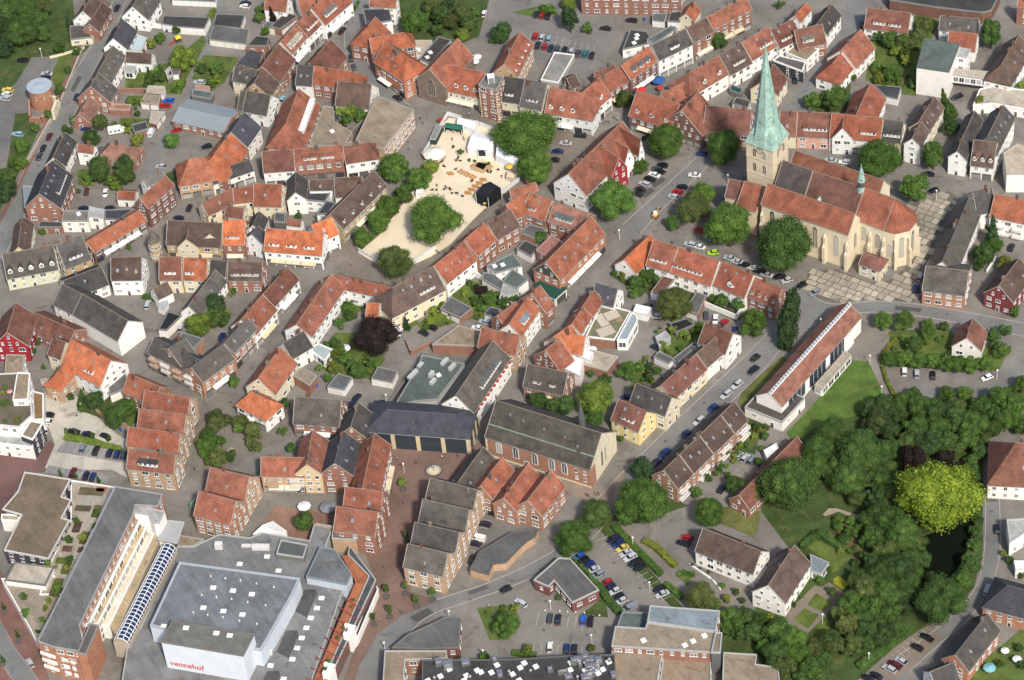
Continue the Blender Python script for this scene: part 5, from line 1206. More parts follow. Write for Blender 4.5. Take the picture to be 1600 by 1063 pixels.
T('B3'); rg_ = next(o for o in bpy.data.objects if o.get('label', '').startswith('white-walled roof garden'))
for q, sx, sy, c_ in (((620, 905), 5, 4, (.48, .42, .34)), ((585, 1005), 5.5, 4.2, (.46, .4, .32)), ((560, 935), 3, 6, (.5, .45, .37)), ((670, 935), 2.4, 2, (.3, .2, .12))):
    a = W(q, 4.1); b_ = MB(); b_.box(-sx/2, sx/2, -sy/2, sy/2, 0, .12); b_.obj('deck', ['trim'], rg_, c_, loc=(a.x-rg_.location.x, a.y-rg_.location.y, 4.01), rot=(0, 0, .35))
# ================================================================ ground surfaces (kind = structure)
def smooth_poly(pts, closed=True, k=4):
    out = []; n_ = len(pts)
    rng = range(n_) if closed else range(n_-1)
    for i in rng:
        if closed: p0, p1, p2, p3 = pts[i-1], pts[i], pts[(i+1) % n_], pts[(i+2) % n_]
        else: p0, p1, p2, p3 = pts[max(i-1, 0)], pts[i], pts[i+1], pts[min(i+2, n_-1)]
        for j in range(k):
            t = j/k; q = []
            for c_ in (0, 1):
                a, b_, c2, d_ = p0[c_], p1[c_], p2[c_], p3[c_]
                q.append(.5*((2*b_)+(-a+c2)*t+(2*a-5*b_+4*c2-d_)*t*t+(-a+3*b_-3*c2+d_)*t**3))
            out.append(tuple(q))
    if not closed: out.append(tuple(pts[-1]))
    return out
NA = [0]
def area(name, pts, z, mat, color, sm=False, kerb=0):
    NA[0] += 1; z += NA[0]*.0006
    pts = smooth_poly(pts) if sm else pts
    w_ = ccw([(lambda v: (v.x, v.y))(W(p, z)) for p in pts])
    b_ = MB(); b_.face([(x, y, z) for x, y in w_])
    if kerb:
        for i in range(len(w_)):
            a, e = w_[i], w_[(i+1) % len(w_)]; b_.face([(*a, 0), (*e, 0), (*e, z), (*a, z)])
    o = b_.obj(name, [mat], None, color); struct(o)
    return o, w_
def ribbon(name, pts, width, z, h, mat, color, off=0, dash=None):
    """strip along a line of photo points; height h gives it a real step"""
    pts = smooth_poly(pts, False); w_ = [W(p, 0).xy for p in pts]; b_ = MB(); acc = 0
    L_, Rr = [], []
    for i, p in enumerate(w_):
        t_ = (w_[min(i+1, len(w_)-1)]-w_[max(i-1, 0)]).normalized(); n_ = Vector((-t_.y, t_.x)); L_.append(p+n_*(off+width/2)); Rr.append(p+n_*(off-width/2))
    for i in range(len(w_)-1):
        if dash and (i % 2): continue
        a, c_, e, f = Rr[i], Rr[i+1], L_[i+1], L_[i]
        b_.face([(*a, z+h), (*c_, z+h), (*e, z+h), (*f, z+h)])
        if h > .03:
            b_.face([(*a, 0), (*c_, 0), (*c_, z+h), (*a, z+h)]); b_.face([(*e, 0), (*f, 0), (*f, z+h), (*e, z+h)])
    return struct(b_.obj(name, [mat], None, color))
ASP, ASD = (.18, .178, .168), (.115, .113, .110)
PAV, BRK, PALE, GRS, GRD = (.22, .185, .15), (.185, .118, .094), (.44, .405, .34), (.095, .135, .032), (.055, .085, .024)
T()
gm = MB(); gm.face([(-3000, -3000, 0), (3000, -3000, 0), (3000, 3000, 0), (-3000, 3000, 0)])
struct(gm.obj('ground', ['paving'], None, (.198, .182, .160)))
# roads
for nm, pts in (
    ('road', [(-20, 360), (15, 318), (40, 262), (75, 200), (110, 125), (150, 60), (178, 0), (190, -30), (212, -30), (198, 0), (172, 62), (140, 125), (105, 205), (72, 275), (40, 335), (10, 395), (-20, 440)]),
    ('road', [(553, -20), (577, -20), (567, 20), (566, 55), (572, 92), (590, 122), (618, 148), (642, 166), (622, 166), (588, 146), (560, 118), (543, 88), (538, 55), (545, 20)]),
    ('road', [(1235, 440), (1262, 456), (1290, 474), (1330, 474), (1380, 471), (1450, 478), (1530, 492), (1640, 512), (1640, 534), (1540, 514), (1470, 500), (1400, 490), (1345, 489), (1300, 498), (1262, 512), (1232, 540), (1180, 592), (1100, 668), (1000, 762), (940, 826), (905, 862), (850, 894), (790, 920), (715, 946), (672, 962), (640, 990), (618, 1030), (605, 1090), (545, 1090), (562, 1040), (590, 990), (625, 962), (680, 938), (760, 912), (835, 878), (880, 848), (935, 778), (1000, 712), (1080, 635), (1150, 570), (1205, 515), (1225, 480)]),
    ('road', [(972, 352), (1010, 318), (1060, 272), (1092, 242), (1112, 250), (1090, 276), (1040, 322), (1000, 366), (985, 375)]),
    ('road', [(-30, 940), (0, 968), (22, 1010), (62, 1064), (85, 1100), (40, 1100), (18, 1062), (0, 1032), (-30, 990)]),
    ('road', [(1541, 690), (1556, 690), (1560, 760), (1563, 850), (1552, 905), (1520, 960), (1470, 1005), (1420, 1050), (1380, 1100), (1330, 1100), (1380, 1040), (1440, 1000), (1490, 960), (1526, 915), (1538, 860), (1540, 780)]),
    ('road', [(1222, 180), (1262, 120), (1300, 65), (1322, 20), (1318, -20), (1360, -20), (1362, 25), (1330, 72), (1290, 128), (1240, 195)]),
    ('road', [(1375, 590), (1420, 603), (1500, 606), (1560, 600), (1585, 570), (1640, 540), (1640, 560), (1598, 590), (1570, 615), (1500, 622), (1420, 618), (1395, 612)]),
    ('road', [(320, 120), (338, 60), (352, 0), (356, -20), (332, -20), (326, 0), (318, 55), (302, 115), (285, 160), (250, 215), (225, 262), (235, 270), (262, 225), (300, 165)])):
    area(nm, pts, .02, 'asphalt', ASP if nm == 'road' else ASD, True)
# car parks
for pts, c_ in (([(745, 60), (775, 0), (800, -20), (960, 20), (962, 60), (915, 110), (880, 140), (838, 100), (835, 60), (800, 75)], (.18, .172, .158)),
                ([(0, 150), (45, 88), (92, 85), (70, 130), (40, 185), (0, 265), (-20, 200)], (.16, .155, .145)),
                ([(905, 862), (935, 828), (960, 826), (1060, 935), (1040, 950), (965, 950), (930, 900)], (.2, .185, .16)),
                ([(810, 965), (840, 940), (945, 960), (960, 985), (945, 1020), (900, 1030), (815, 1025), (800, 1000)], (.21, .195, .17)),
                ([(755, 795), (850, 760), (870, 790), (840, 830), (760, 880), (735, 870), (725, 830)], (.15, .145, .135)),
                ([(1350, 1063), (1400, 1010), (1430, 975), (1475, 995), (1440, 1030), (1400, 1063)], (.2, .165, .13)),
                ([(1120, 770), (1160, 720), (1185, 715), (1180, 740), (1140, 790)], (.24, .21, .17)),
                ([(1025, 830), (1060, 800), (1090, 820), (1080, 860), (1050, 860)], (.17, .16, .145))):
    area('car_park', pts, .04, 'asphalt', c_)
# pavements and squares (raised slabs with a kerb face)
for pts, c_, z in (([(595, 700), (720, 706), (752, 690), (775, 722), (735, 765), (664, 800), (640, 850), (642, 925), (684, 938), (628, 962), (590, 990), (562, 1040), (545, 1090), (530, 1080), (592, 915), (570, 865), (605, 800), (612, 760)], BRK, .12),
                   ([(-20, 688), (52, 712), (78, 688), (90, 702), (70, 738), (38, 740), (8, 800), (-20, 850)], (.15, .085, .075), .05),
                   ([(-20, 860), (10, 905), (52, 985), (78, 1063), (62, 1064), (22, 1010), (0, 968), (-20, 948)], (.2, .105, .085), .12),
                   ([(-20, 1000), (0, 1032), (18, 1062), (10, 1090), (-20, 1090)], (.2, .105, .085), .12),
                   ([(305, 640), (350, 610), (460, 640), (445, 690), (405, 702), (380, 722), (322, 760), (296, 745), (302, 690)], (.18, .16, .135), .05),
                   ([(500, 400), (540, 380), (600, 330), (655, 260), (690, 175), (760, 182), (905, 200), (965, 205), (905, 255), (860, 292), (790, 330), (735, 375), (650, 445), (560, 440)], (.2, .17, .14), .05),
                   ([(380, 860), (430, 790), (520, 800), (520, 830), (500, 850)], (.25, .15, .11), .05),
                   ([(955, 800), (905, 780), (870, 760), (905, 740), (945, 765), (985, 720), (960, 790)], (.24, .19, .15), .08),
                   ([(1262, 514), (1300, 500), (1345, 491), (1385, 494), (1400, 560), (1418, 612), (1398, 628), (1345, 565), (1335, 540)], (.2, .175, .15), .06)):
    area('pavement', pts, z, 'paving', c_, False, 1)
area('square', [(62, 592), (80, 590), (112, 612), (152, 652), (182, 678), (202, 690), (202, 748), (175, 735), (70, 732), (86, 694), (72, 660), (70, 615)], .05, 'paving', PALE)
area('parking_bays', [(102, 688), (200, 706), (196, 724), (88, 706)], .06, 'asphalt', (.23, .225, .215)); area('parking_bays', [(76, 727), (170, 745), (168, 755), (70, 738)], .06, 'asphalt', (.23, .225, .215))
sand, sandw = area('sand_beach', [(690, 196), (702, 184), (722, 188), (778, 206), (806, 240), (815, 268), (796, 292), (762, 322), (738, 345), (704, 382), (672, 402), (645, 414), (622, 426), (588, 412), (560, 395), (592, 368), (640, 305), (670, 272), (662, 248), (680, 216)], .1, 'sandy', (.68, .58, .42))
# lawns and gardens
for pts, c_ in (([(-20, -20), (112, -20), (118, 40), (112, 70), (140, 72), (128, 85), (85, 88), (50, 90), (25, 130), (-20, 165)], GRD),
    ([(92, 88), (132, 76), (122, 100), (105, 140), (88, 148), (80, 118)], GRS), ([(24, 178), (48, 176), (60, 205), (40, 250), (0, 330), (-20, 330), (-20, 268), (10, 262)], GRD),
    ([(196, 122), (268, 96), (318, 55), (322, 68), (292, 122), (276, 148), (196, 144)], GRS), ([(318, 86), (374, 90), (350, 130), (318, 150), (300, 122)], GRS),
    ([(188, 184), (236, 186), (228, 203), (184, 202)], GRS), ([(612, -20), (770, -20), (748, 58), (700, 72), (650, 66), (628, 40)], GRD), ([(800, 20), (860, 5), (872, 22), (840, 28)], GRS),
    ([(240, 280), (282, 262), (285, 280), (260, 288)], GRD), ([(120, 266), (150, 262), (150, 285), (122, 290)], GRS),
    ([(1362, 60), (1392, 50), (1436, 22), (1468, 32), (1438, 100), (1432, 150), (1400, 146), (1352, 125), (1358, 92)], GRS), ([(1262, 168), (1330, 130), (1325, 175), (1280, 176)], GRD),
    ([(652, 508), (700, 470), (742, 440), (802, 460), (778, 490), (722, 502), (662, 518)], GRS), ([(530, 472), (562, 466), (558, 498), (536, 505)], GRD), ([(498, 552), (525, 520), (590, 520), (602, 562), (580, 592), (540, 590), (505, 580)], GRS),
    ([(952, 430), (1012, 418), (1042, 440), (1002, 462)], GRD), ([(1055, 438), (1096, 450), (1062, 502), (1022, 500)], GRD), ([(1104, 470), (1166, 492), (1150, 503), (1108, 482)], GRD), ([(1032, 518), (1102, 504), (1086, 540), (1058, 562), (1032, 548)], GRS),
    ([(978, 575), (1005, 560), (1022, 600), (990, 606)], GRS), ([(1160, 610), (1222, 557), (1230, 562), (1198, 602), (1166, 637), (1152, 632)], (.115, .125, .035)),
    ([(1388, 518), (1482, 512), (1502, 540), (1578, 545), (1560, 580), (1392, 572)], GRS), ([(120, 640), (150, 600), (215, 625), (215, 660), (190, 665)], GRD),
    ([(1236, 690), (1285, 660), (1350, 645), (1400, 622), (1560, 625), (1600, 590), (1600, 640), (1545, 680), (1536, 690), (1536, 860), (1522, 918), (1488, 958), (1436, 985), (1400, 1010), (1340, 1063), (1320, 1090), (1130, 1090), (1128, 960), (1172, 960), (1250, 880), (1190, 800), (1180, 750)], GRD),
    ([(1000, 760), (1040, 775), (1075, 790), (1020, 810), (960, 826), (935, 828)], GRD), ([(1086, 800), (1130, 820), (1180, 840), (1190, 800), (1120, 790)], (.13, .14, .045)), ([(935, 826), (958, 826), (1068, 950), (1050, 950)], GRD), ([(1060, 890), (1086, 893), (1074, 916), (1062, 904)], GRS), ([(872, 862), (895, 868), (945, 930), (950, 965), (905, 962), (935, 940)], GRD), ([(745, 950), (800, 945), (812, 965), (795, 1000), (765, 1000)], GRS),
    ([(640, 835), (660, 830), (660, 840), (645, 845)], GRD), ([(1250, 440), (1290, 430), (1288, 445), (1260, 452)], GRD), ([(1150, 640), (1190, 660), (1180, 710), (1130, 700)], GRD), ([(1500, 1063), (1600, 980), (1600, 1090), (1500, 1090)], GRS), ([(100, 668), (100, 678), (192, 708), (196, 702)], GRS)):
    area('lawn', pts, .07, 'lawn', c_)
area('lawn', [(1331, 563), (1361, 565), (1380, 613), (1390, 622), (1346, 648), (1284, 661), (1240, 692), (1228, 676), (1262, 642)], .08, 'lawn', (.085, .145, .028))
T('D4')
for pts in ([(200, 235), (300, 130), (330, 145), (245, 240)], [(250, 235), (300, 185), (525, 290), (410, 400), (370, 330)], [(160, 690), (225, 610), (318, 660), (250, 740)], [(245, 590), (300, 520), (405, 575), (340, 640)], [(270, 760), (330, 690), (400, 690), (340, 850), (280, 850)], [(150, 720), (255, 770), (250, 850), (160, 800)]):
    area('lawn', pts, .09, 'lawn', (.105, .14, .03))
area('garden_bed', [(410, 430), (440, 410), (505, 460), (470, 500), (410, 460)], .1, 'lawn', (.26, .25, .02))
area('garden_bed', [(400, 150), (520, 30), (690, 230), (700, 320), (560, 330), (480, 250)], .09, 'lawn', (.12, .09, .045))
area('path', [(70, 690), (290, 470), (330, 480), (380, 450), (480, 520), (420, 580), (430, 590), (250, 770), (150, 720)], .085, 'paving', (.2, .165, .13))
area('path', [(340, 30), (380, -10), (430, -10), (590, 40), (560, 60), (440, 10), (360, 40)], .1, 'paving', (.3, .24, .18))
o, _ = area('pond', [(880, 200), (1060, 130), (1180, 60), (1265, -20), (1290, 120), (1240, 260), (1180, 370), (1080, 470), (950, 450), (900, 330)], .12, 'water', (.01, .013, .008))
T('D3')
area('path', [(640, 60), (760, 140), (1000, 430), (1060, 560), (1040, 560), (960, 440), (720, 170), (620, 90)], .085, 'paving', (.22, .185, .15))
area('path', [(1130, 420), (1240, 480), (1290, 500), (1490, 480), (1480, 510), (1300, 620), (1280, 610), (1360, 540), (1230, 500), (1110, 440)], .085, 'paving', (.21, .18, .15))
T()
area('path', [(1355, 560), (1368, 560), (1398, 626), (1388, 632)], .09, 'paving', (.24, .21, .18))
# kerbs of the main roads
for pts in ([(1225, 540), (1180, 592), (1100, 668), (1000, 762), (940, 826), (905, 862), (850, 894), (790, 920), (715, 946), (672, 962), (640, 990), (618, 1030), (605, 1090)],
            [(1205, 515), (1150, 570), (1080, 635), (1000, 712), (935, 778), (880, 848), (835, 878), (760, 912), (680, 938), (625, 962), (590, 990), (562, 1040), (545, 1090)],
            [(1262, 456), (1290, 474), (1330, 474), (1380, 471), (1450, 478), (1530, 492), (1620, 509)], [(1262, 512), (1300, 498), (1345, 489), (1400, 490), (1470, 500), (1540, 514), (1620, 530)],
            [(-30, 940), (0, 968), (22, 1010), (62, 1064)], [(-30, 990), (0, 1032), (18, 1062)], [(972, 352), (1010, 318), (1060, 272), (1092, 242)], [(1000, 366), (1040, 322), (1090, 276), (1112, 250)],
            [(178, 0), (150, 60), (110, 125), (75, 200), (40, 262), (15, 318)], [(198, 0), (172, 62), (140, 125), (105, 205), (72, 275), (40, 335), (10, 395)],
            [(1540, 690), (1540, 780), (1538, 860), (1526, 915), (1490, 960), (1440, 1000), (1380, 1040)], [(1557, 690), (1560, 760), (1563, 850), (1552, 905), (1520, 960), (1470, 1005), (1420, 1050)],
            [(567, 20), (566, 55), (572, 92), (590, 122), (618, 148), (642, 166)], [(545, 20), (538, 55), (543, 88), (560, 118), (588, 146)]):
    ribbon('kerb', pts, .28, .0, .13, 'trim', (.33, .31, .28))
# red footway beside the tower street
ribbon('footway', [(126, 70), (112, 110), (88, 160), (62, 218), (38, 268), (12, 320), (-10, 360)], 2.0, .0, .12, 'paving', (.2, .105, .085))
ribbon('road_marking', [(938, 772), (950, 783)], .5, .0, .035, 'white', None); ribbon('road_marking', [(946, 778), (965, 760)], .2, .0, .035, 'white', None)
# parking bay lines
def bay_lines(p0, p1, n_, vec):
    b_ = MB()
    for i in range(n_+1):
        x, y = p0[0]+(p1[0]-p0[0])*i/n_, p0[1]+(p1[1]-p0[1])*i/n_; a, e = W((x, y)), W((x+vec[0], y+vec[1])); t_ = (e-a).xy; nn = Vector((-t_.y, t_.x)).normalized()*.055
        b_.face([(a.x-nn.x, a.y-nn.y, .16), (e.x-nn.x, e.y-nn.y, .16), (e.x+nn.x, e.y+nn.y, .16), (a.x+nn.x, a.y+nn.y, .16)][::-1 if area2([(a.x-nn.x, a.y-nn.y), (e.x-nn.x, e.y-nn.y), (e.x+nn.x, e.y+nn.y)]) < 0 else 1])
    o = b_.obj('parking_bay_lines', ['trim'], None, (.5, .49, .46)); struct(o); o['label'] = 'white parking bay lines'
bay_lines((103, 690), (196, 708), 9, (-8, 16)); bay_lines((92, 728), (160, 740), 7, (-8, 14)); bay_lines((842, 958), (925, 968), 7, (-4, 19)); bay_lines((835, 1005), (910, 1012), 6, (-3, 17))
bay_lines((950, 838), (1052, 930), 13, (-17, 8)); bay_lines((832, 48), (930, 72), 10, (-5, 14)); bay_lines((1440, 985), (1385, 1030), 7, (14, 10)); bay_lines((1040, 250), (995, 300), 8, (11, 4)); bay_lines((735, 860), (760, 800), 5, (12, 3))
# ---------------------------------------------------------------- church square of large slabs
T('B4')
SQ = [(250, 625), (420, 620), (640, 700), (760, 690), (905, 560), (930, 470), (915, 330), (840, 215), (1000, 195), (1130, 130), (1175, 160), (1030, 480), (1000, 575), (960, 600), (950, 760), (900, 832), (610, 805), (440, 822), (300, 800), (240, 740)]
sq, sqw = area('church_square', SQ, .05, 'paving', (.13, .115, .09))
sqo = struct(sq)
u = Vector((math.cos(S.rotation_euler.z), math.sin(S.rotation_euler.z))); v = Vector((-u.y, u.x)); c0 = S.location.xy
rs = random.Random(3); y = -60.0
chv = [f for f in FOOT if f[2] in (S, choir[0], south[0], north[0], sac[0])]
SLABS = {}
def slab_mesh(w_, h_):
    k = (round(w_, 1), round(h_, 1))
    if k not in SLABS:
        b_ = MB(); b_.prism([(-k[0]/2+.16, -k[1]/2+.16), (k[0]/2-.16, -k[1]/2+.16), (k[0]/2-.16, k[1]/2-.16), (-k[0]/2+.16, k[1]/2-.16)], 0, .06); SLABS[k] = b_.mesh('paving_slab', ['paving'])
    return SLABS[k]
ns = 0; insq = inset(sqw, .3); sqo2 = sqo
while y < 70:
    hh = rs.choice((2.4, 3.0, 3.4)); x = -70+rs.uniform(0, 3)
    while x < 90:
        ww = rs.choice((2.4, 3.2, 4.2)); c_ = c0+u*(x+ww/2)+v*(y+hh/2)
        if inside(c_.x, c_.y, insq) and ns < 300:
            cc = rs.choice(((.38, .34, .265), (.42, .375, .29), (.35, .31, .24), (.31, .275, .215)))
            ob('paving_slab', slab_mesh(ww, hh), sqo, cc, (c_.x, c_.y, .13), (0, 0, S.rotation_euler.z)); ns += 1
        x += ww
    y += hh
print('slabs', ns)

T()
for pts in ([(1000, 304), (1016, 292), (1024, 298), (1008, 310)], [(1016, 288), (1034, 276), (1041, 281), (1023, 294)], [(1120, 640), (1132, 628), (1138, 632), (1126, 644)], [(640, 965), (668, 950), (678, 958), (652, 972)], [(985, 735), (1003, 717), (1012, 723), (994, 741)], [(1400, 478), (1440, 482), (1438, 488), (1398, 484)], [(730, 925), (760, 914), (764, 919), (735, 930)], [(1542, 740), (1556, 740), (1556, 744), (1542, 744)], [(1541, 780), (1559, 780), (1559, 784), (1541, 784)], [(110, 140), (122, 118), (128, 121), (116, 144)], [(548, 80), (560, 76), (566, 96), (556, 99)], [(1285, 108), (1300, 88), (1308, 92), (1294, 112)]):
    area('road_patch', pts, .05, 'asphalt', random.choice(((.105, .104, .10), (.19, .187, .178), (.085, .084, .08))))
rs = random.Random(5)
for q in ((845, 890), (800, 908), (735, 938), (1040, 690), (1100, 630), (1180, 560), (1400, 483), (1480, 492), (600, 1010), (570, 70), (555, 105), (120, 130), (60, 260), (1550, 800), (1480, 970), (1050, 290), (640, 880), (625, 820), (650, 760), (850, 985), (960, 880), (1000, 920), (120, 650), (150, 690), (870, 70), (900, 90), (720, 430), (480, 420), (260, 200), (930, 470), (420, 470), (1110, 790)):
    a = W(q); b_ = MB(); b_.cyl(0, 0, 0, .012, .42, .42, 10); o = b_.obj('drain_cover', ['trimdark'], None, None, loc=(a.x, a.y, .2)); struct(o)

for pts, c_ in (([(205, 150), (232, 150), (228, 165), (200, 166)], GRS), ([(612, 500), (640, 490), (655, 505), (630, 520)], GRS), ([(545, 470), (565, 462), (572, 480), (552, 492)], GRS), ([(700, 452), (735, 440), (742, 455), (712, 470)], GRS), ([(880, 365), (905, 358), (905, 372), (885, 378)], GRD), ([(1110, 460), (1135, 465), (1128, 480), (1105, 474)], GRS), ([(1160, 690), (1190, 665), (1200, 672), (1172, 702)], (.11, .12, .04)), ([(985, 602), (1005, 596), (1010, 612), (990, 618)], GRS), ([(345, 455), (360, 440), (375, 448), (362, 466)], GRS), ([(205, 672), (215, 640), (205, 620), (185, 640)], GRS), ([(300, 690), (330, 650), (345, 660), (320, 720)], (.13, .12, .06)), ([(1290, 845), (1310, 840), (1335, 862), (1320, 870)], GRS)):
    area('lawn', pts, .1, 'lawn', c_)
# ================================================================ trees
def crown_mesh(name, seed, n_leaf, lobes, leaf, kind='round'):
    rs = random.Random(seed); V, Fc = [], []
    def leaf_at(p, nrm, s):
        t = nrm.orthogonal().normalized(); t.rotate(Matrix.Rotation(rs.uniform(0, 6.28), 3, nrm)); bt = nrm.cross(t); k = len(V)
        a = p+t*s; b_ = p+bt*s*.75-nrm*s*.25; c_ = p-t*s; d_ = p-bt*s*.75-nrm*s*.25
        V.extend(((a.x, a.y, a.z), (b_.x, b_.y, b_.z), (c_.x, c_.y, c_.z), (d_.x, d_.y, d_.z))); Fc.append((k, k+1, k+2, k+3))
    L_ = []
    if kind == 'round':
        for i in range(lobes):
            z = -.5+1.4*(i+.5)/lobes+rs.uniform(-.12, .12); a = i*2.39996+rs.uniform(-.7, .7); rr = math.sqrt(max(.04, 1-min(.98, z*z)))*rs.uniform(.34, .78)
            L_.append((Vector((rr*math.cos(a), rr*math.sin(a), z*.80)), rs.choice((.18, .24, .3, .36, .42))*rs.uniform(.9, 1.1)))
        L_.append((Vector((0, 0, .05)), .52))
    elif kind == 'column':
        for i in range(lobes):
            z = -1+2*(i+.5)/lobes; a = i*2.4; k = 1-max(0, z)**2*.8-max(0, -z-.6)
            L_.append((Vector((.36*k*math.cos(a), .36*k*math.sin(a), z)), .30*k+.14))
        L_.append((Vector((0, 0, -.1)), .5))
    else:   # cone
        for i in range(lobes):
            t = i/lobes; a = i*2.4; k = (1-t)
            L_.append((Vector((.6*k*math.cos(a), .6*k*math.sin(a), -1+2*t)), .24*k+.1))
    tot = sum(r*r for _, r in L_)
    for c_, r in L_:
        for _ in range(int(n_leaf*r*r/tot)):
            d_ = Vector((rs.gauss(0, 1), rs.gauss(0, 1), rs.gauss(.25, 1))).normalized()
            p = c_+d_*r*(rs.uniform(.78, 1.06) if rs.random() < .9 else rs.uniform(1.05, 1.25))
            nn = (d_+Vector((rs.gauss(0, .6), rs.gauss(0, .6), rs.gauss(.2, .6)))).normalized()
            leaf_at(p, nn, leaf*rs.uniform(.6, 1.35))
        # inner blob so that the crown is not transparent
    me = bpy.data.meshes.new(name)
    b_ = MB(); b_.v = V; b_.f = Fc; b_.m = [0]*len(Fc)
    for c_, r in L_: b_.ball(c_.x, c_.y, c_.z, r*.74, 0, 8, 5)
    return b_.mesh(name, ['leaf'])
CR = {'h': [crown_mesh('crown', 90+i, 17000, 40+6*i, .032) for i in range(4)], 'r': [crown_mesh('crown', 10+i, 6200, 22+4*i, .052) for i in range(5)], 's': [crown_mesh('crown', 40+i, 1300, 8+i, .105) for i in range(4)],
      'c': [crown_mesh('crown', 60+i, 2600, 16, .075, 'column') for i in range(2)], 'n': [crown_mesh('crown', 70+i, 2600, 22, .075, 'cone') for i in range(2)]}
tb_ = MB()
for z0, z1, r0, r1 in ((0, .55, .075, .055), (.55, 1.0, .055, .03)): tb_.cyl(0, 0, z0, z1, r0, r1, 7, 0, False)
for a in range(5):
    M_ = Matrix.Translation((0, 0, .5+.06*a))@Matrix.Rotation(a*1.3, 4, 'Z')@Matrix.Rotation(R(42), 4, 'Y'); k = len(tb_.v)
    for z, r in ((0, .03), (.45, .012)):
        for i in range(5): tb_.v.append(tuple(M_@Vector((r*math.cos(i*1.2566), r*math.sin(i*1.2566), z))))
    for i in range(5): tb_.f.append((k+i, k+(i+1) % 5, k+5+(i+1) % 5, k+5+i)); tb_.m.append(0)
M_TRUNK = tb_.mesh('trunk', ['bark'])
TC = dict(g=(.095, .168, .040), d=(.074, .130, .038), b=(.052, .095, .044), y=(.185, .245, .032), l=(.16, .22, .045), p=(.036, .025, .026), o=(.108, .135, .048), v=(.175, .20, .042), k=(.046, .080, .033))
ORD = 'first second third fourth fifth sixth seventh eighth ninth tenth eleventh twelfth thirteenth fourteenth fifteenth sixteenth seventeenth eighteenth nineteenth twentieth'.split()
KW = dict(g='green', d='dark green', b='bluish dark green', y='bright yellow-green', l='light green', p='dark purple', o='olive green', v='yellowish', k='very dark green')
def treecol(c, rp):
    a = jit(TC[c], .25)
    if c in 'dk' and rp > 14:      # neighbouring trees in the wood differ in kind
        k = random.choice((TC['g'], TC['o'], TC['b'], TC['d'], TC['d'])); f = random.uniform(.1, .7); a = tuple(x*(1-f)+y*f for x, y in zip(a, k))
    return a
def tree(label, x, y, r, c='g', kind='r', hk=.84, z0=0, name='tree', cat='tree', trunk=.25, group=None):
    q = px((x, y)); rp = r/CUR[2]
    sc_ = FPX/((P(q[0], q[1], 4)-CAM).dot(_F)); rm = rp/sc_*(.98 if kind not in 'cn' else 1)
    hz = rm*(2.3 if kind == 'c' else (1.9 if kind == 'n' else hk)); tk = rm*trunk+.2; zc = z0+tk+hz*.95
    w_ = P(q[0], q[1], zc); root = ob(name, None, None, None, (w_.x, w_.y, z0)); root.empty_display_size = .3; tag(root, label, cat, group)
    kk = kind if kind in 'cn' else ('h' if rp > 26 else ('r' if rp > 13 else 's'))
    cr = ob('crown', random.choice(CR[kk]), root, treecol(c, rp), (0, 0, zc-z0), (random.uniform(-.15, .15), random.uniform(-.15, .15), random.uniform(0, 6.28)), (rm*random.uniform(.92, 1.12), rm*random.uniform(.92, 1.12), hz*random.uniform(.9, 1.12)))
    if name == 'tree': ob('trunk', M_TRUNK, root, None, (0, 0, 0), None, (rm*1.1+.25, rm*1.1+.25, zc-z0))
    else: ob('stem', M_TRUNK, root, None, (0, 0, 0), None, (rm+.1, rm+.1, (zc-z0)*.7))
    return root
def trees(place, lst, c='g', kind='r', what='round', hk=.84, z0=0, trunk=.25, bush=False):
    """a list of trees in one place, told apart by their order from the left"""
    lst = sorted(lst, key=lambda t: t[0]); grp = 'trees '+place if not bush else 'bushes '+place
    for i, t in enumerate(lst):
        cc = t[3] if len(t) > 3 else c; kd = t[4] if len(t) > 4 else kind
        nm = 'bush' if bush else 'tree'
        wd = {'c': 'columnar', 'n': 'cone-shaped'}.get(kd, what)
        o_ = ORD[i] if i < len(ORD) else 'number %d' % (i+1)
        lab = '%s %s %s %s' % (wd, KW[cc], nm, place) if len(lst) == 1 else '%s %s %s, %s from the left %s' % (wd, KW[cc], nm, o_, place)
        tree(lab, t[0], t[1], t[2], cc, kd, hk, z0, nm, nm, trunk, grp if len(lst) > 1 else None)
T('A1')
trees('in the top left wood', [(60, 60, 95, 'd'), (150, 50, 110, 'd'), (250, 40, 85, 'd'), (230, 150, 95, 'd'), (130, 200, 110, 'd'), (30, 180, 75, 'k'), (30, 300, 70, 'k'), (270, 215, 55, 'd')], 'd')
trees('in the garden with the play frame', [(1145, 365, 92, 'l'), (1000, 240, 48, 'g'), (945, 270, 42, 'v'), (930, 470, 36, 'd', 'n'), (990, 480, 45, 'd'), (1095, 185, 32, 'd'), (1260, 430, 45, 'd'), (1350, 440, 50, 'g'), (1340, 500, 42, 'l'), (1130, 530, 30, 'l')])
trees('around the caravan yard', [(462, 750, 42, 'g'), (630, 765, 58, 'd'), (572, 862, 66, 'd'), (800, 815, 30, 'l'), (860, 872, 50, 'v'), (1072, 880, 56, 'g'), (415, 815, 40, 'd')])
trees('on the grass by the round tower', [(480, 325, 32, 'd'), (425, 436, 32, 'd'), (370, 562, 34, 'd'), (305, 712, 38, 'g'), (225, 800, 38, 'd'), (138, 905, 52, 'g'), (115, 1010, 58, 'g'), (430, 130, 28, 'b', 'n'), (375, 295, 42, 'd')])
trees('behind the small white house', [(622, 1030, 72, 'd'), (775, 1045, 76, 'd'), (700, 1130, 50, 'l'), (560, 1110, 40, 'g')])
tree('large dark tree at the left edge by the bend', 40, 1120, 80, 'd')
tree('dark tree at the left edge below the tower meadow', 20, 1190, 95, 'k')
T('A2')
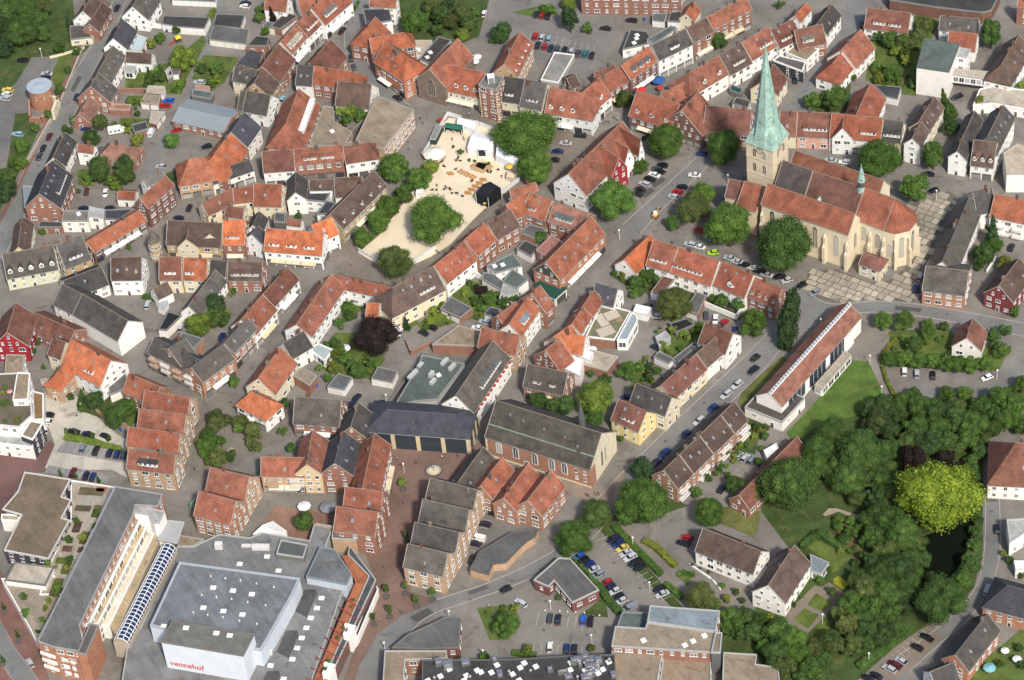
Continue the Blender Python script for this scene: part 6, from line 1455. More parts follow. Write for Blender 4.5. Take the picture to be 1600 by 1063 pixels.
trees('in the park north of the market', [(985, 140, 90, 'g'), (1090, 40, 60, 'o'), (1150, 95, 70, 'k'), (1220, 130, 60, 'o'), (1290, 90, 75, 'o'), (1340, 140, 60, 'd'), (1290, 215, 52, 'l'), (1130, 190, 50, 'd'), (1210, 20, 45, 'k'), (1370, 70, 50, 'd'), (1060, 105, 40, 'd')])
trees('at the edge of the upper car park', [(1535, 205, 72, 'd'), (1480, 250, 26, 'g')])
trees('behind the diagonal terrace', [(20, 110, 45, 'd'), (100, 90, 32, 'p', 'n'), (150, 90, 26, 'v'), (60, 195, 38, 'g'), (30, 60, 34, 'd')])
trees('in the ivy courtyard', [(540, 690, 50, 'l'), (600, 700, 58, 'l'), (650, 720, 52, 'g'), (560, 750, 48, 'g'), (700, 715, 28, 'g')], what='spreading')
T()
trees('in the row by the sandy square', [(618, 263, 26, 'g'), (655, 281, 22, 'g'), (631, 302, 19, 'g'), (606, 324, 20, 'g'), (592, 345, 21, 'g'), (567, 371, 18, 'g'), (673, 261, 14, 'l')])
T('B2')
tree('large spreading tree on the sand', 1120, 310, 182, 'g', 'r', .56)
tree('dense round tree at the lower tip of the sand', 860, 575, 116, 'd')
trees('in the courtyard of the U-shaped house', [(580, 850, 48, 'g'), (585, 905, 35, 'd'), (520, 955, 40, 'd')])
tree('large dark purple beech in the back gardens', 745, 1040, 135, 'p')
trees('behind the market row', [(1335, 705, 26, 'g'), (1305, 765, 28, 'l'), (1400, 750, 50, 'p'), (1440, 800, 45, 'g'), (1390, 850, 40, 'g'), (1480, 780, 38, 'g'), (1545, 820, 45, 'd'), (1590, 800, 40, 'd'), (935, 950, 30, 'b', 'n'), (1110, 880, 36, 'l'), (1080, 940, 30, 'l')])
tree('small conifer in the courtyard by the dark gable', 265, 290, 32, 'g')
T('A3')
tree('tall dark oval tree in the upper car park', 362, 120, 62, 'b', 'r', 1.5)
tree('pale green tree above the car park', 350, 20, 52, 'l')
trees('by the brick flats', [(470, 175, 38, 'g'), (200, 60, 30, 'g'), (250, 60, 30, 'g')], 'g', bush=True)
tree('round tree in front of the orange-dormered shop', 708, 620, 58, 'd')
tree('round street tree beside the brown shop', 1282, 255, 60, 'd')
tree('big tree in front of the timber gable', 962, 890, 118, 'g')
tree('large tree left of the church tower, upper one', 1325, 920, 128, 'd')
tree('broad plane tree behind the white tent', 90, 845, 205, 'g', 'r', .5)
tree('tree beside the yellow umbrella', 145, 1045, 120, 'g')
tree('small tree at the stepped white gable', 805, 1045, 52, 'g')
T('A4')
trees('in the villa gardens', [(760, 245, 62, 'd'), (850, 260, 60, 'd'), (860, 340, 48, 'd'), (975, 160, 70, 'o'), (930, 225, 60, 'o'), (785, 455, 65, 'd'), (690, 490, 40, 'v'), (690, 230, 45, 'd'), (540, 485, 25, 'd')])
tree('dark tree on the street in front of the grey hip', 1395, 210, 75, 'd', 'r', 1.35)
trees('below the white concrete block', [(1100, 620, 48, 'd', 'n'), (1135, 700, 62, 'd'), (1140, 790, 58, 'd')])
trees('behind the red-brown roof by the spire', [(280, 635, 62, 'g'), (415, 615, 92, 'd')])
tree('big round tree north-east of the church', 690, 995, 150, 'g')
tree('round tree beside the banded white front', 1035, 970, 82, 'd', 'r', 1.2)
tree('tiny roadside tree at the top right', 75, 30, 32, 'd')
trees('on the white roof terrace', [(1320, 620, 35, 'v'), (1580, 535, 32, 'l')], z0=3, bush=True)
T('B4')
tree('round tree beside the church apse', 915, 110, 102, 'g')
tree('big round tree in front of the south aisle', 95, 480, 192, 'd')
trees('behind the dark red house', [(1400, 380, 62, 'b', 'n'), (1350, 520, 85, 'd'), (1415, 470, 60, 'g'), (1475, 575, 55, 'v'), (1320, 590, 45, 'd')])
tree('tall dark columnar tree at the road fork', 130, 930, 92, 'k', 'c')
trees('beside the modern hall forecourt', [(722, 945, 68, 'g'), (850, 945, 68, 'g')], 'g')
trees('in the hedged garden', [(1000, 960, 40, 'g'), (1100, 975, 38, 'd'), (1000, 1010, 55, 'g'), (1400, 1030, 50, 'd'), (1480, 1000, 45, 'd'), (1540, 880, 40, 'd')], bush=True)
tree('creeper-covered shrub at the red end house', 105, 780, 40, 'v', name='bush', cat='bush')
T('B3')
tree('tree in front of the large stepped gable', 625, 190, 132, 'g')
trees('beside the road works', [(1130, 235, 108, 'o'), (1195, 150, 85, 'g'), (1000, 330, 52, 'd')])
tree('large tree left of the south aisle, middle one', 1355, 345, 162, 'g')
trees('in the walled garden', [(770, 700, 52, 'd'), (860, 670, 62, 'g'), (690, 660, 26, 'v'), (760, 775, 36, 'g'), (640, 640, 26, 'g'), (800, 640, 40, 'd')])
tree('tree in the walled garden beside the grey van', 1005, 840, 125, 'o')
trees('along the white garden wall', [(1310, 815, 52, 'd'), (1255, 800, 34, 'g'), (1410, 840, 48, 'd')])
tree('round tree beside the parked red car', 1500, 950, 98, 'g')
tree('small courtyard tree beside the pink flat roof', 180, 415, 46, 'd')
trees('on the lawn behind the winter garden', [(1005, 1000, 34, 'l'), (1065, 1020, 28, 'l'), (1130, 1000, 30, 'g'), (1170, 970, 32, 'g')], bush=True)
tree('dark shrub at the back of the lane', 20, 790, 40, 'd', name='bush', cat='bush')
T('B1')
trees('in the lane yard', [(1240, 970, 90, 'l'), (1350, 835, 78, 'b'), (1370, 930, 68, 'd'), (1310, 900, 50, 'g')])
tree('tiny street tree by the orange long roof', 805, 480, 22, 'd')
trees('around the walled car yard', [(620, 20, 75, 'd'), (770, 20, 80, 'd'), (725, 100, 42, 'l'), (490, 130, 20, 'd'), (680, 75, 40, 'g'), (550, 55, 40, 'g'), (265, 385, 28, 'd')])
T('C1')
trees('beside the pale plaza', [(590, 375, 66, 'd'), (510, 340, 28, 'd', 'n'), (735, 460, 90, 'd'), (800, 420, 62, 'd'), (670, 440, 40, 'g')])
trees('on the leafy plaza', [(1358, 500, 78, 'o'), (1290, 665, 68, 'g'), (1365, 735, 75, 'o'), (1300, 600, 60, 'd'), (1500, 510, 60, 'o'), (1570, 560, 65, 'o'), (1440, 720, 45, 'd'), (1590, 660, 40, 'o')])
tree('round street tree at the grey corner wing', 1462, 262, 48, 'g')
trees('in a ring on the pale plaza', [(487, 395, 14, 'd', 'n')], 'd')
trees('along the parking bays', [(470, 570, 16, 'd', 'n'), (570, 585, 16, 'd', 'n'), (675, 600, 17, 'd', 'n'), (375, 825, 15, 'd', 'n'), (465, 835, 16, 'd', 'n'), (612, 865, 16, 'd', 'n')], what='slim')
trees('at the orange house corner', [(210, 65, 22, 'd'), (270, 165, 20, 'g')], bush=True)
T('C2')
trees('in the pavilion garden', [(500, 90, 42, 'v'), (560, 110, 50, 'g'), (480, 170, 42, 'v'), (640, 190, 62, 'd'), (720, 150, 48, 'g'), (445, 230, 40, 'g'), (540, 60, 38, 'g'), (590, 150, 45, 'd'), (490, 20, 35, 'd'), (395, 170, 30, 'g')])
trees('between the orange house and the grey shop', [(170, 405, 50, 'd'), (165, 570, 34, 'g'), (225, 670, 40, 'd')])
trees('around the leafy plaza, east side', [(10, 590, 34, 'o'), (15, 670, 36, 'o')])
tree('small street tree below the fountain', 915, 880, 34, 'l')
T('D2')
trees('in ring pots beside the road bend', [(935, 155, 20, 'g', 'r'), (810, 490, 22, 'g'), (930, 470, 22, 'g'), (998, 552, 22, 'g'), (1100, 512, 22, 'g'), (830, 620, 22, 'g'), (728, 665, 22, 'g')], what='slim', hk=1.6, trunk=.9)
tree('bushy tree on the brick terrace beside the mall', 298, 70, 66, 'd')
tree('round light tree on the island by the bend', 1560, 710, 90, 'g')
trees('beside the wavy garage roof', [(1580, 310, 22, 'd'), (1445, 640, 20, 'd'), (1545, 610, 26, 'l'), (1430, 915, 38, 'g'), (485, 205, 26, 'g')], bush=True)
trees('on the orange mall terrace', [(608, 560, 12, 'g'), (598, 605, 12, 'd'), (545, 735, 13, 'g'), (512, 800, 13, 'g'), (455, 945, 20, 'g'), (428, 995, 14, 'g')], z0=6.5, bush=True)
T('D1')
trees('in the planters of the roof garden', [(430, 185, 34, 'd'), (435, 310, 34, 'd'), (520, 170, 34, 'v'), (475, 65, 25, 'g'), (600, 100, 25, 'g'), (415, 360, 22, 'v'), (365, 490, 34, 'g'), (345, 520, 26, 'o'), (305, 570, 24, 'v'), (285, 615, 24, 'v'), (145, 540, 30, 'd'), (160, 640, 34, 'g'), (600, 20, 30, 'd'), (300, 340, 24, 'l'), (345, 355, 20, 'l'), (235, 760, 20, 'd'), (265, 685, 22, 'd')], z0=3.8, bush=True)
trees('along the lower left footway', [(18, 595, 16, 'd', 'n'), (105, 770, 16, 'd', 'n'), (12, 925, 18, 'd', 'n')], what='slim')
T('C1')
trees('on the white terraced block', [(35, 290, 22, 'g'), (15, 330, 18, 'v'), (40, 390, 24, 'g'), (10, 395, 20, 'g'), (95, 500, 20, 'v'), (120, 490, 18, 'g'), (30, 505, 18, 'g')], z0=9.5, bush=True)
T('C3')
trees('behind the brick church', [(165, 375, 62, 'd', 'r'), (260, 410, 60, 'd', 'r'), (340, 400, 62, 'd', 'r'), (310, 450, 50, 'k', 'r')])
tree('large bright tree behind the brick church turret', 520, 370, 128, 'l')
tree('dark tree under the bright one behind the brick church', 500, 500, 80, 'k')
trees('off the sloping street', [(720, 190, 62, 'g'), (785, 170, 34, 'g'), (845, 155, 22, 'd', 'n'), (905, 185, 38, 'd'), (490, 205, 32, 'd'), (590, 240, 38, 'd'), (850, 220, 30, 'p'), (565, 85, 16, 'd')])
trees('in front of the cream church gable', [(540, 810, 26, 'g'), (510, 825, 22, 'p'), (625, 610, 34, 'd'), (680, 615, 26, 'g'), (610, 580, 26, 'd')], bush=True)
tree('dark round tree at the foot of the apartment row', 812, 810, 88, 'b')
tree('large tree at the head of the car park path', 815, 1010, 192, 'g', 'r', .7)
tree('tree between large tree and bend', 530, 1090, 105, 'd')
trees('around the apartment garden', [(1225, 860, 32, 'd'), (1300, 790, 26, 'd', 'n'), (1395, 905, 70, 'd'), (1150, 945, 50, 'd'), (1350, 700, 24, 'v'), (1430, 650, 26, 'v'), (1580, 600, 34, 'd'), (1525, 540, 26, 'd'), (1540, 760, 36, 'd'), (1280, 830, 20, 'v')], bush=True)
tree('tree in front of the red-roofed barn', 1230, 1075, 105, 'g')
T('D3')
tree('round tree by the bend above the pavilion', 390, 180, 112, 'g')
trees('along the hedge of the lower car park', [(1180, 540, 105, 'o'), (1250, 590, 60, 'o')], 'o')
trees('clipped to balls before the white house', [(1125, 342, 13, 'd'), (1177, 365, 13, 'd'), (1230, 386, 13, 'd')], what='clipped', bush=True)
trees('on the island beside the blue cars', [(95, 870, 42, 'l'), (20, 610, 30, 'v'), (295, 545, 24, 'd'), (500, 860, 30, 'o')], bush=True)
trees('behind the big flat complex', [(1370, 680, 80, 'd'), (1450, 660, 70, 'd'), (1500, 760, 70, 'd'), (1560, 690, 62, 'd'), (1420, 760, 58, 'd'), (1570, 860, 60, 'g'), (1590, 740, 48, 'v'), (1340, 740, 50, 'd')])
T('C4')
trees('in the belt between lawn and park', [(700, 420, 95, 'k'), (830, 400, 88, 'd'), (950, 420, 98, 'd'), (1060, 440, 98, 'd'), (680, 520, 90, 'k'), (760, 560, 80, 'k'), (920, 560, 100, 'd'), (1050, 560, 95, 'd'), (1170, 500, 95, 'd'), (1280, 530, 95, 'd'), (1240, 620, 80, 'd'), (910, 350, 60, 'd'), (1120, 330, 52, 'g'), (1230, 330, 52, 'g'), (1000, 640, 85, 'd'), (860, 640, 70, 'd'), (1180, 410, 60, 'd')])
trees('at the right edge of the park', [(1330, 420, 80, 'd'), (1320, 700, 60, 'd'), (1460, 360, 95, 'g'), (1540, 420, 100, 'g'), (1480, 500, 90, 'g'), (1580, 270, 62, 'g'), (1590, 540, 62, 'd'), (1400, 460, 80, 'd'), (1400, 560, 60, 'd'), (1345, 620, 60, 'd')])
trees('beside the lower edge of the lawn', [(300, 780, 90, 'd'), (600, 860, 100, 'd'), (400, 600, 130, 'd'), (330, 690, 115, 'd'), (560, 720, 160, 'd'), (500, 860, 120, 'd'), (690, 760, 100, 'd'), (610, 620, 80, 'd'), (420, 810, 90, 'd')])
tree('huge dark tree over the red barn roof', 130, 900, 185, 'd')
trees('of dark purple foliage in the park', [(900, 740, 100, 'p'), (1110, 740, 70, 'p'), (1200, 790, 50, 'p')], 'p')
tree('giant bright yellow-green tree in the park', 1058, 975, 250, 'y', 'r', .95)
trees('beside the right-hand road', [(1270, 820, 60, 'd'), (1300, 930, 40, 'd'), (1260, 750, 50, 'd')])
trees('left of the yellow-green tree', [(740, 900, 100, 'd'), (680, 980, 95, 'd'), (780, 1010, 90, 'd'), (560, 980, 70, 'd')])
trees('of the clipped tree wall', [(770, 110, 62, 'g'), (860, 115, 62, 'g'), (945, 130, 62, 'g'), (1030, 130, 62, 'g'), (1110, 140, 64, 'g'), (1190, 140, 62, 'g'), (1270, 150, 62, 'g'), (1355, 150, 58, 'g')], 'g', what='clipped')
trees('above the clipped tree wall', [(910, 20, 60, 'd'), (1460, 60, 60, 'd'), (1420, 25, 40, 'g')])
T('D4')
trees('in the wood along the cloister garden', [(830, 150, 120, 'd'), (800, 380, 120, 'd'), (700, 420, 105, 'd'), (600, 500, 105, 'o'), (880, 330, 90, 'd'), (740, 530, 110, 'd'), (870, 480, 110, 'd'), (520, 600, 95, 'd'), (640, 620, 100, 'd'), (760, 650, 95, 'd'), (500, 730, 100, 'o'), (620, 750, 95, 'k'), (720, 780, 85, 'k'), (400, 820, 85, 'd'), (520, 850, 85, 'd'), (840, 600, 80, 'k'), (610, 850, 75, 'k')])
trees('below the yellow-green tree', [(700, 60, 105, 'd'), (790, 40, 100, 'd'), (660, 170, 85, 'd'), (870, 100, 85, 'd'), (620, 60, 80, 'd'), (740, 270, 90, 'd'), (560, 420, 70, 'd')])
trees('in the thick of the wood', [(580, 700, 85, 'd'), (690, 690, 80, 'd'), (800, 730, 70, 'd'), (450, 650, 70, 'd'), (900, 420, 80, 'd'), (660, 330, 75, 'd'), (850, 230, 85, 'd'), (770, 170, 90, 'd')])
trees('around the dark water', [(930, 215, 72, 'd'), (965, 300, 62, 'd'), (1010, 440, 60, 'd'), (1298, 60, 50, 'd'), (1290, 140, 50, 'd'), (1285, 220, 50, 'd'), (1270, 330, 78, 'd'), (1220, 430, 66, 'd'), (920, 380, 60, 'd')])
tree('very large round tree at the head of the lower right car park', 1075, 570, 165, 'd')
trees('below the white cloister house', [(60, 760, 100, 'd'), (150, 830, 105, 'g'), (60, 900, 105, 'd'), (200, 920, 100, 'g'), (280, 880, 80, 'o'), (110, 990, 90, 'd'), (250, 1000, 95, 'd'), (340, 950, 70, 'd'), (20, 680, 50, 'v'), (200, 1070, 80, 'd'), (330, 1050, 60, 'd')])
trees('in the cloister garden beds', [(330, 440, 34, 'd'), (400, 510, 36, 'd'), (530, 130, 50, 'g'), (480, 180, 50, 'd'), (600, 200, 45, 'd'), (600, 290, 50, 'd'), (380, 370, 26, 'd'), (550, 330, 32, 'd'), (440, 100, 40, 'g'), (520, 70, 40, 'g'), (640, 130, 50, 'd'), (160, 590, 22, 'd'), (205, 540, 18, 'd'), (310, 150, 32, 'd'), (430, 60, 30, 'd')], bush=True)
trees('by the terraces at the lower right', [(1470, 270, 24, 'v'), (1505, 310, 34, 'd'), (1450, 960, 34, 'd'), (1570, 860, 36, 'd'), (1580, 400, 30, 'd'), (1590, 970, 40, 'd')], bush=True)
T('C3')
tree('dark trunk tree at the path corner by the barn', 1530, 960, 70, 'd')

T('C4')
trees('filling the park behind the purple beech', [(1130, 640, 85, 'd'), (800, 470, 85, 'k'), (640, 440, 70, 'k'), (750, 680, 85, 'd'), (480, 700, 95, 'd'), (1060, 660, 70, 'd'), (660, 850, 90, 'd'), (740, 820, 85, 'd')])
T()
trees('in the back yards left of the hall', [(205, 158, 8, 'g'), (222, 160, 7, 'l'), (185, 172, 7, 'g'), (215, 178, 6, 'd'), (200, 192, 7, 'l'), (245, 112, 9, 'g'), (232, 130, 8, 'd'), (312, 100, 8, 'l'), (345, 108, 9, 'g'), (330, 130, 8, 'd')], bush=True)
trees('in the upper villa gardens', [(1400, 80, 11, 'l'), (1372, 105, 10, 'g'), (1395, 120, 12, 'd'), (1415, 95, 10, 'v'), (1425, 130, 9, 'd'), (1385, 135, 9, 'g'), (1360, 80, 8, 'v')], bush=True)
trees('behind the market shops', [(742, 472, 9, 'd'), (758, 482, 8, 'g'), (690, 478, 8, 'l'), (705, 490, 8, 'g'), (672, 500, 8, 'l'), (770, 470, 9, 'd'), (665, 512, 6, 'g')], bush=True)
trees('in the gardens along the sloping street', [(1000, 575, 9, 'g'), (1015, 590, 8, 'd'), (1035, 540, 8, 'l'), (1065, 545, 8, 'g'), (1092, 515, 8, 'v'), (1075, 528, 7, 'l'), (985, 590, 8, 'd'), (1010, 560, 6, 'v')], bush=True)
trees('in the flower garden of the apartment row', [(1148, 712, 6, 'v'), (1165, 695, 7, 'd'), (1178, 682, 6, 'l'), (1188, 672, 6, 'v'), (1135, 728, 6, 'g'), (1120, 740, 6, 'd'), (1200, 655, 7, 'd'), (1190, 700, 6, 'g')], bush=True)
trees('on the leafy plaza edge', [(372, 668, 12, 'g'), (390, 690, 10, 'o'), (330, 720, 12, 'd'), (345, 690, 11, 'g')])
trees('beside the white cloister steps', [(1135, 935, 8, 'v'), (1128, 915, 7, 'd'), (1150, 925, 7, 'g'), (1120, 945, 8, 'o'), (1160, 938, 7, 'd')], bush=True)
trees('behind the red-front house', [(60, 535, 6, 'd'), (52, 550, 5, 'd'), (110, 620, 7, 'd'), (128, 640, 7, 'g')], bush=True)

# small planting in the yards and gardens, kept clear of buildings
rsy = random.Random(21)
for place, poly, n_ in (('in the gardens under the play frame', [(190, 95), (300, 60), (290, 140), (235, 200), (185, 200)], 16), ('in the walled yard gardens', [(120, 262), (150, 256), (160, 288), (120, 292)], 6), ('in the U-shaped courtyard', [(530, 468), (565, 462), (600, 500), (560, 505), (535, 505)], 7), ('in the planted yards behind the market', [(655, 510), (705, 468), (800, 455), (790, 490), (715, 505)], 16), ('around the purple beech garden', [(492, 548), (530, 515), (600, 520), (600, 590), (520, 592)], 18), ('beside the orange gabled garden', [(952, 428), (1012, 415), (1045, 440), (1005, 465)], 9), ('in the lawns by the winter garden', [(1020, 500), (1105, 500), (1090, 545), (1040, 560)], 12), ('in the gardens by the yellow house', [(965, 575), (1010, 555), (1040, 590), (990, 625)], 10), ('in the hedge garden by the road', [(1392, 515), (1490, 512), (1585, 540), (1560, 580), (1392, 572)], 18), ('along the apartment garden', [(1118, 735), (1200, 650), (1215, 660), (1140, 745)], 14), ('in the cloister beds', [(1290, 835), (1330, 800), (1370, 850), (1375, 885), (1330, 890)], 16), ('in the lane courtyard', [(310, 505), (345, 440), (368, 455), (350, 530)], 6), ('in the villa garden corner', [(1352, 80), (1432, 40), (1435, 145), (1360, 128)], 14), ('behind the tower street houses', [(170, 195), (235, 185), (230, 205), (165, 210)], 7)):
    pts_ = []
    xs, ys = [p[0] for p in poly], [p[1] for p in poly]
    for _ in range(n_*30):
        if len(pts_) >= n_: break
        x, y = rsy.uniform(min(xs), max(xs)), rsy.uniform(min(ys), max(ys)); w_ = W((x, y), .8)
        if inside(x, y, poly) and not any((f[3]-w_.xy).length < f[4]+1 and inside(w_.x, w_.y, f[0]) for f in FOOT): pts_.append((x, y, rsy.uniform(2.6, 6.0), rsy.choice('ggdllvo')))
    trees(place, pts_, bush=True, what='small')
# ================================================================ vehicles
def loft(sections, mi=0, b_=None, cap=True):
    b_ = b_ or MB(); n_ = len(sections[0]); k = len(b_.v)
    for s_ in sections: b_.v += [tuple(p) for p in s_]
    for i in range(len(sections)-1):
        for j in range(n_):
            a = k+i*n_+j; c_ = k+i*n_+(j+1) % n_; b_.f.append((a, c_, c_+n_, a+n_)); b_.m.append(mi)
    if cap:
        b_.f.append(tuple(range(k+n_-1, k-1, -1))); b_.m.append(mi); e = k+(len(sections)-1)*n_; b_.f.append(tuple(range(e, e+n_))); b_.m.append(mi)
    return b_
def make_car(kind):
    L_, Wd = {'hatch': (4.0, 1.72), 'saloon': (4.5, 1.78), 'estate': (4.6, 1.78), 'van': (4.9, 1.95)}[kind]; w_ = Wd/2; x0 = -L_/2
    bl = {'hatch': .82, 'saloon': .82, 'estate': .84, 'van': 1.05}[kind]
    prof = {'hatch': [(0, .35, .62, .9), (.12, .22, .78, .97), (.7, .2, .9, 1), (1.1, .2, .93, 1), (3.5, .2, .95, 1), (3.9, .25, .9, .97), (4.0, .35, .75, .92)],
            'saloon': [(0, .35, .6, .9), (.15, .22, .74, .97), (1.1, .2, .88, 1), (3.4, .2, .95, 1), (4.3, .22, .92, .98), (4.5, .35, .75, .92)],
            'estate': [(0, .35, .62, .9), (.15, .22, .76, .97), (1.15, .2, .9, 1), (4.3, .2, .96, 1), (4.6, .3, .9, .95)],
            'van': [(0, .35, .75, .92), (.15, .22, .95, .97), (.8, .2, 1.15, 1), (4.7, .2, 1.2, 1), (4.9, .3, 1.15, .97)]}[kind]
    secs = []
    for x, zb, zt, k in prof:
        a = w_*k; secs.append([(x0+x, -a*.94, zb), (x0+x, a*.94, zb), (x0+x, a, (zb+zt)/2), (x0+x, a*.95, zt-.06), (x0+x, a*.84, zt), (x0+x, -a*.84, zt), (x0+x, -a*.95, zt-.06), (x0+x, -a, (zb+zt)/2)])
    body = loft(secs)
    # cabin: glass house with a painted roof
    cab = {'hatch': (1.0, 1.7, 3.3, 3.95, 1.43), 'saloon': (1.25, 1.95, 3.1, 3.75, 1.42), 'estate': (1.25, 1.95, 4.1, 4.5, 1.46), 'van': (.75, 1.35, 4.7, 4.85, 1.95)}[kind]
    a0, a1, a2, a3, hz = cab; zb = {'van': 1.12}.get(kind, .86); g_ = MB()
    lo = [(x0+a0, zb), (x0+a3, zb)]; hi = [(x0+a1, hz), (x0+a2, hz)]
    wl, wh = w_*.90, w_*.74
    P8 = [(lo[0][0], -wl, zb), (lo[1][0], -wl, zb), (lo[1][0], wl, zb), (lo[0][0], wl, zb), (hi[0][0], -wh, hz), (hi[1][0], -wh, hz), (hi[1][0], wh, hz), (hi[0][0], wh, hz)]
    for f in ((0, 1, 5, 4), (1, 2, 6, 5), (2, 3, 7, 6), (3, 0, 4, 7)): g_.face([P8[i] for i in f])
    r_ = [(x0+a1-.06, -wh-.02, hz-.02), (x0+a2+.06, -wh-.02, hz-.02), (x0+a2+.06, wh+.02, hz-.02), (x0+a1-.06, wh+.02, hz-.02)]
    body.prism(r_, hz-.03, hz+.05)
    for sx in (-1, 1):      # pillars
        for (xa, xb) in ((lo[0][0], hi[0][0]), ((lo[0][0]+lo[1][0])/2, (hi[0][0]+hi[1][0])/2), (lo[1][0], hi[1][0])):
            body.face([(xa-.06, sx*(wl+.015), zb), (xa+.06, sx*(wl+.015), zb), (xb+.06, sx*(wh+.015), hz), (xb-.06, sx*(wh+.015), hz)][::sx])
    if kind == 'van':
        body.box(x0+1.9, x0+4.78, -wl-.01, wl+.01, zb, hz+.02)
    wb = MB(); n_ = 12
    for s_ in (-.1, .1): pass
    k = 0
    for y in (-.1, .1): wb.v += [(.31*math.cos(2*math.pi*i/n_), y, .31*math.sin(2*math.pi*i/n_)) for i in range(n_)]
    for i in range(n_): wb.f.append((i, (i+1) % n_, n_+(i+1) % n_, n_+i)); wb.m.append(0)
    wb.f.append(tuple(range(n_-1, -1, -1))); wb.m.append(0); wb.f.append(tuple(range(n_, 2*n_))); wb.m.append(0)
    for y in (-.105, .105): wb.face([(.19*math.cos(2*math.pi*i/8), y, .19*math.sin(2*math.pi*i/8)) for i in range(8)][::(1 if y < 0 else -1)], 1)
    hl = MB(); hl.box(-.06, .06, -.2, .2, -.08, .08)
    wx = (x0+.75, x0+L_-.85)
    return dict(body=body.mesh('body', ['carpaint']), glass=g_.mesh('windows', ['carglass']), wheel=wb.mesh('wheel', ['rubber', 'steel']), lamp=hl.mesh('headlight', ['lamp']), tail=None, wx=wx, w=w_, x0=x0, L=L_)
CARS = {k: make_car(k) for k in ('hatch', 'saloon', 'estate', 'van')}
plain('taillight', (.3, .01, .01), .3); _tl = MB(); _tl.box(-.05, .05, -.16, .16, -.1, .1); M_TAIL = _tl.mesh('tail_light', ['taillight'])
CC = dict(k=(.012, .012, .014), s=(.42, .43, .44), w=(.72, .72, .7), r=(.38, .012, .014), b=(.012, .03, .13), m=(.1, .01, .015), B=(.02, .12, .5), t=(.02, .14, .15), g=(.33, .55, .03), y=(.62, .45, .09), d=(.05, .06, .07), n=(.015, .018, .04), c=(.25, .4, .5), h=(.2, .22, .24))
CN = dict(k='black', s='silver', w='white', r='red', b='dark blue', m='maroon', B='bright blue', t='teal', g='lime green', y='cream yellow', d='dark grey', n='navy', c='light blue', h='grey')
def car(label, x, y, dx, dy, c, kind=None, group=None):
    a = W((x, y), .7); e = W((x+dx, y+dy), .7); ang = math.atan2((e-a).y, (e-a).x)
    kind = kind or random.choice(('hatch', 'hatch', 'saloon', 'estate')); m_ = CARS[kind]
    root = ob('van' if kind == 'van' else 'car', None, None, None, (a.x, a.y, .09), (0, 0, ang)); root.empty_display_size = .3
    tag(root, label, 'van' if kind == 'van' else 'car', group)
    ob('body', m_['body'], root, jit(CC[c], .1)); ob('windows', m_['glass'], root)
    for wx in m_['wx']:
        for s_ in (-1, 1): ob('wheel', m_['wheel'], root, None, (wx, s_*(m_['w']-.1), .31))
    for s_ in (-1, 1):
        ob('headlight', m_['lamp'], root, None, (m_['x0']+.06, s_*.58, .6)); ob('tail_light', M_TAIL, root, None, (m_['x0']+m_['L']-.04, s_*.62, .72))
    return root
def cars(place, lst, vec, kinds=None):
    """cars parked in one place, told apart by colour and order from the left"""
    lst = sorted(lst, key=lambda t: t[0])
    cnt = {}
    for t in lst: cnt[t[2]] = cnt.get(t[2], 0)+1
    for i, t in enumerate(lst):
        v_ = t[4] if len(t) > 4 else vec; kd = t[3] if len(t) > 3 else None
        nm = 'van' if kd == 'van' else 'car'
        if len(lst) == 1: lab = 'single %s %s %s' % (CN[t[2]], nm, place)
        elif cnt[t[2]] == 1: lab = '%s %s among the cars %s' % (CN[t[2]], nm, place)
        else: lab = '%s %s, %s from the left %s' % (CN[t[2]], nm, ORD[i], place)
        car(lab, t[0], t[1], v_[0], v_[1], t[2], kd, 'cars '+place)
T('A1')
cars('on the car park beside the round tower', [(140, 378, 'k', None, (1, .05)), (292, 460, 's', 'saloon', (1, .1)), (285, 484, 'n', None, (1, .1)), (48, 562, 'y'), (42, 588, 'w'), (30, 616, 's'), (112, 838, 'c')], (1, .15))
cars('along the kerb of the tower street', [(732, 48, 'k'), (480, 605, 'n'), (308, 852, 'm'), (270, 925, 'k'), (245, 975, 'd')], (-.45, 1))
cars('by the beige garages', [(1050, 628, 'B'), (1033, 661, 'r')], (1, .05))
cars('in the caravan yard', [(535, 805, 'b', 'hatch', (1, .1)), (945, 828, 'w', 'van', (-.45, 1)), (1100, 814, 'r', 'hatch', (1, -.2)), (1290, 915, 'k', 'hatch', (1, -.2)), (1005, 1040, 's', 'hatch', (1, .1))], (1, .1))
cars('by the garage lane', [(1245, 513, 's', 'estate', (1, .1)), (1532, 20, 'k', None, (1, .15)), (1528, 40, 'w', None, (1, .15)), (1582, 280, 'k', None, (-.6, 1))], (1, .1))
T('A2')
cars('on the curving street above the market', [(538, 193, 'k', 'saloon', (-.7, 1)), (590, 362, 'n', 'estate', (.2, 1)), (612, 420, 'd', 'hatch', (.35, 1)), (883, 612, 'k', 'saloon', (1, .6))], (0, 1))
cars('in the narrow lane by the long red roof', [(165, 620, 'c', 'hatch')], (-.4, 1))
cars('behind the park trees', [(1382, 78, 'k', 'hatch'), (1424, 85, 'w', 'hatch')], (-.3, 1))
T('A3')
cars('in the top bay of the upper car park', [(152, 88, 'k'), (190, 95, 'r'), (226, 100, 'k')], (-.28, 1))
cars('in the short middle row of the upper car park', [(146, 225, 'r'), (187, 234, 's'), (229, 243, 'c')], (-.3, 1))
cars('in the long row of the upper car park', [(162, 282, 'k'), (204, 290, 'r'), (243, 300, 'n'), (283, 305, 'd'), (330, 312, 'k'), (371, 320, 's'), (414, 332, 'd'), (458, 336, 't'), (499, 345, 'k')], (-.3, 1), )
cars('by the brick flats', [(582, 178, 'k', 'saloon'), (745, 128, 'k', 'estate')], (1, .15))
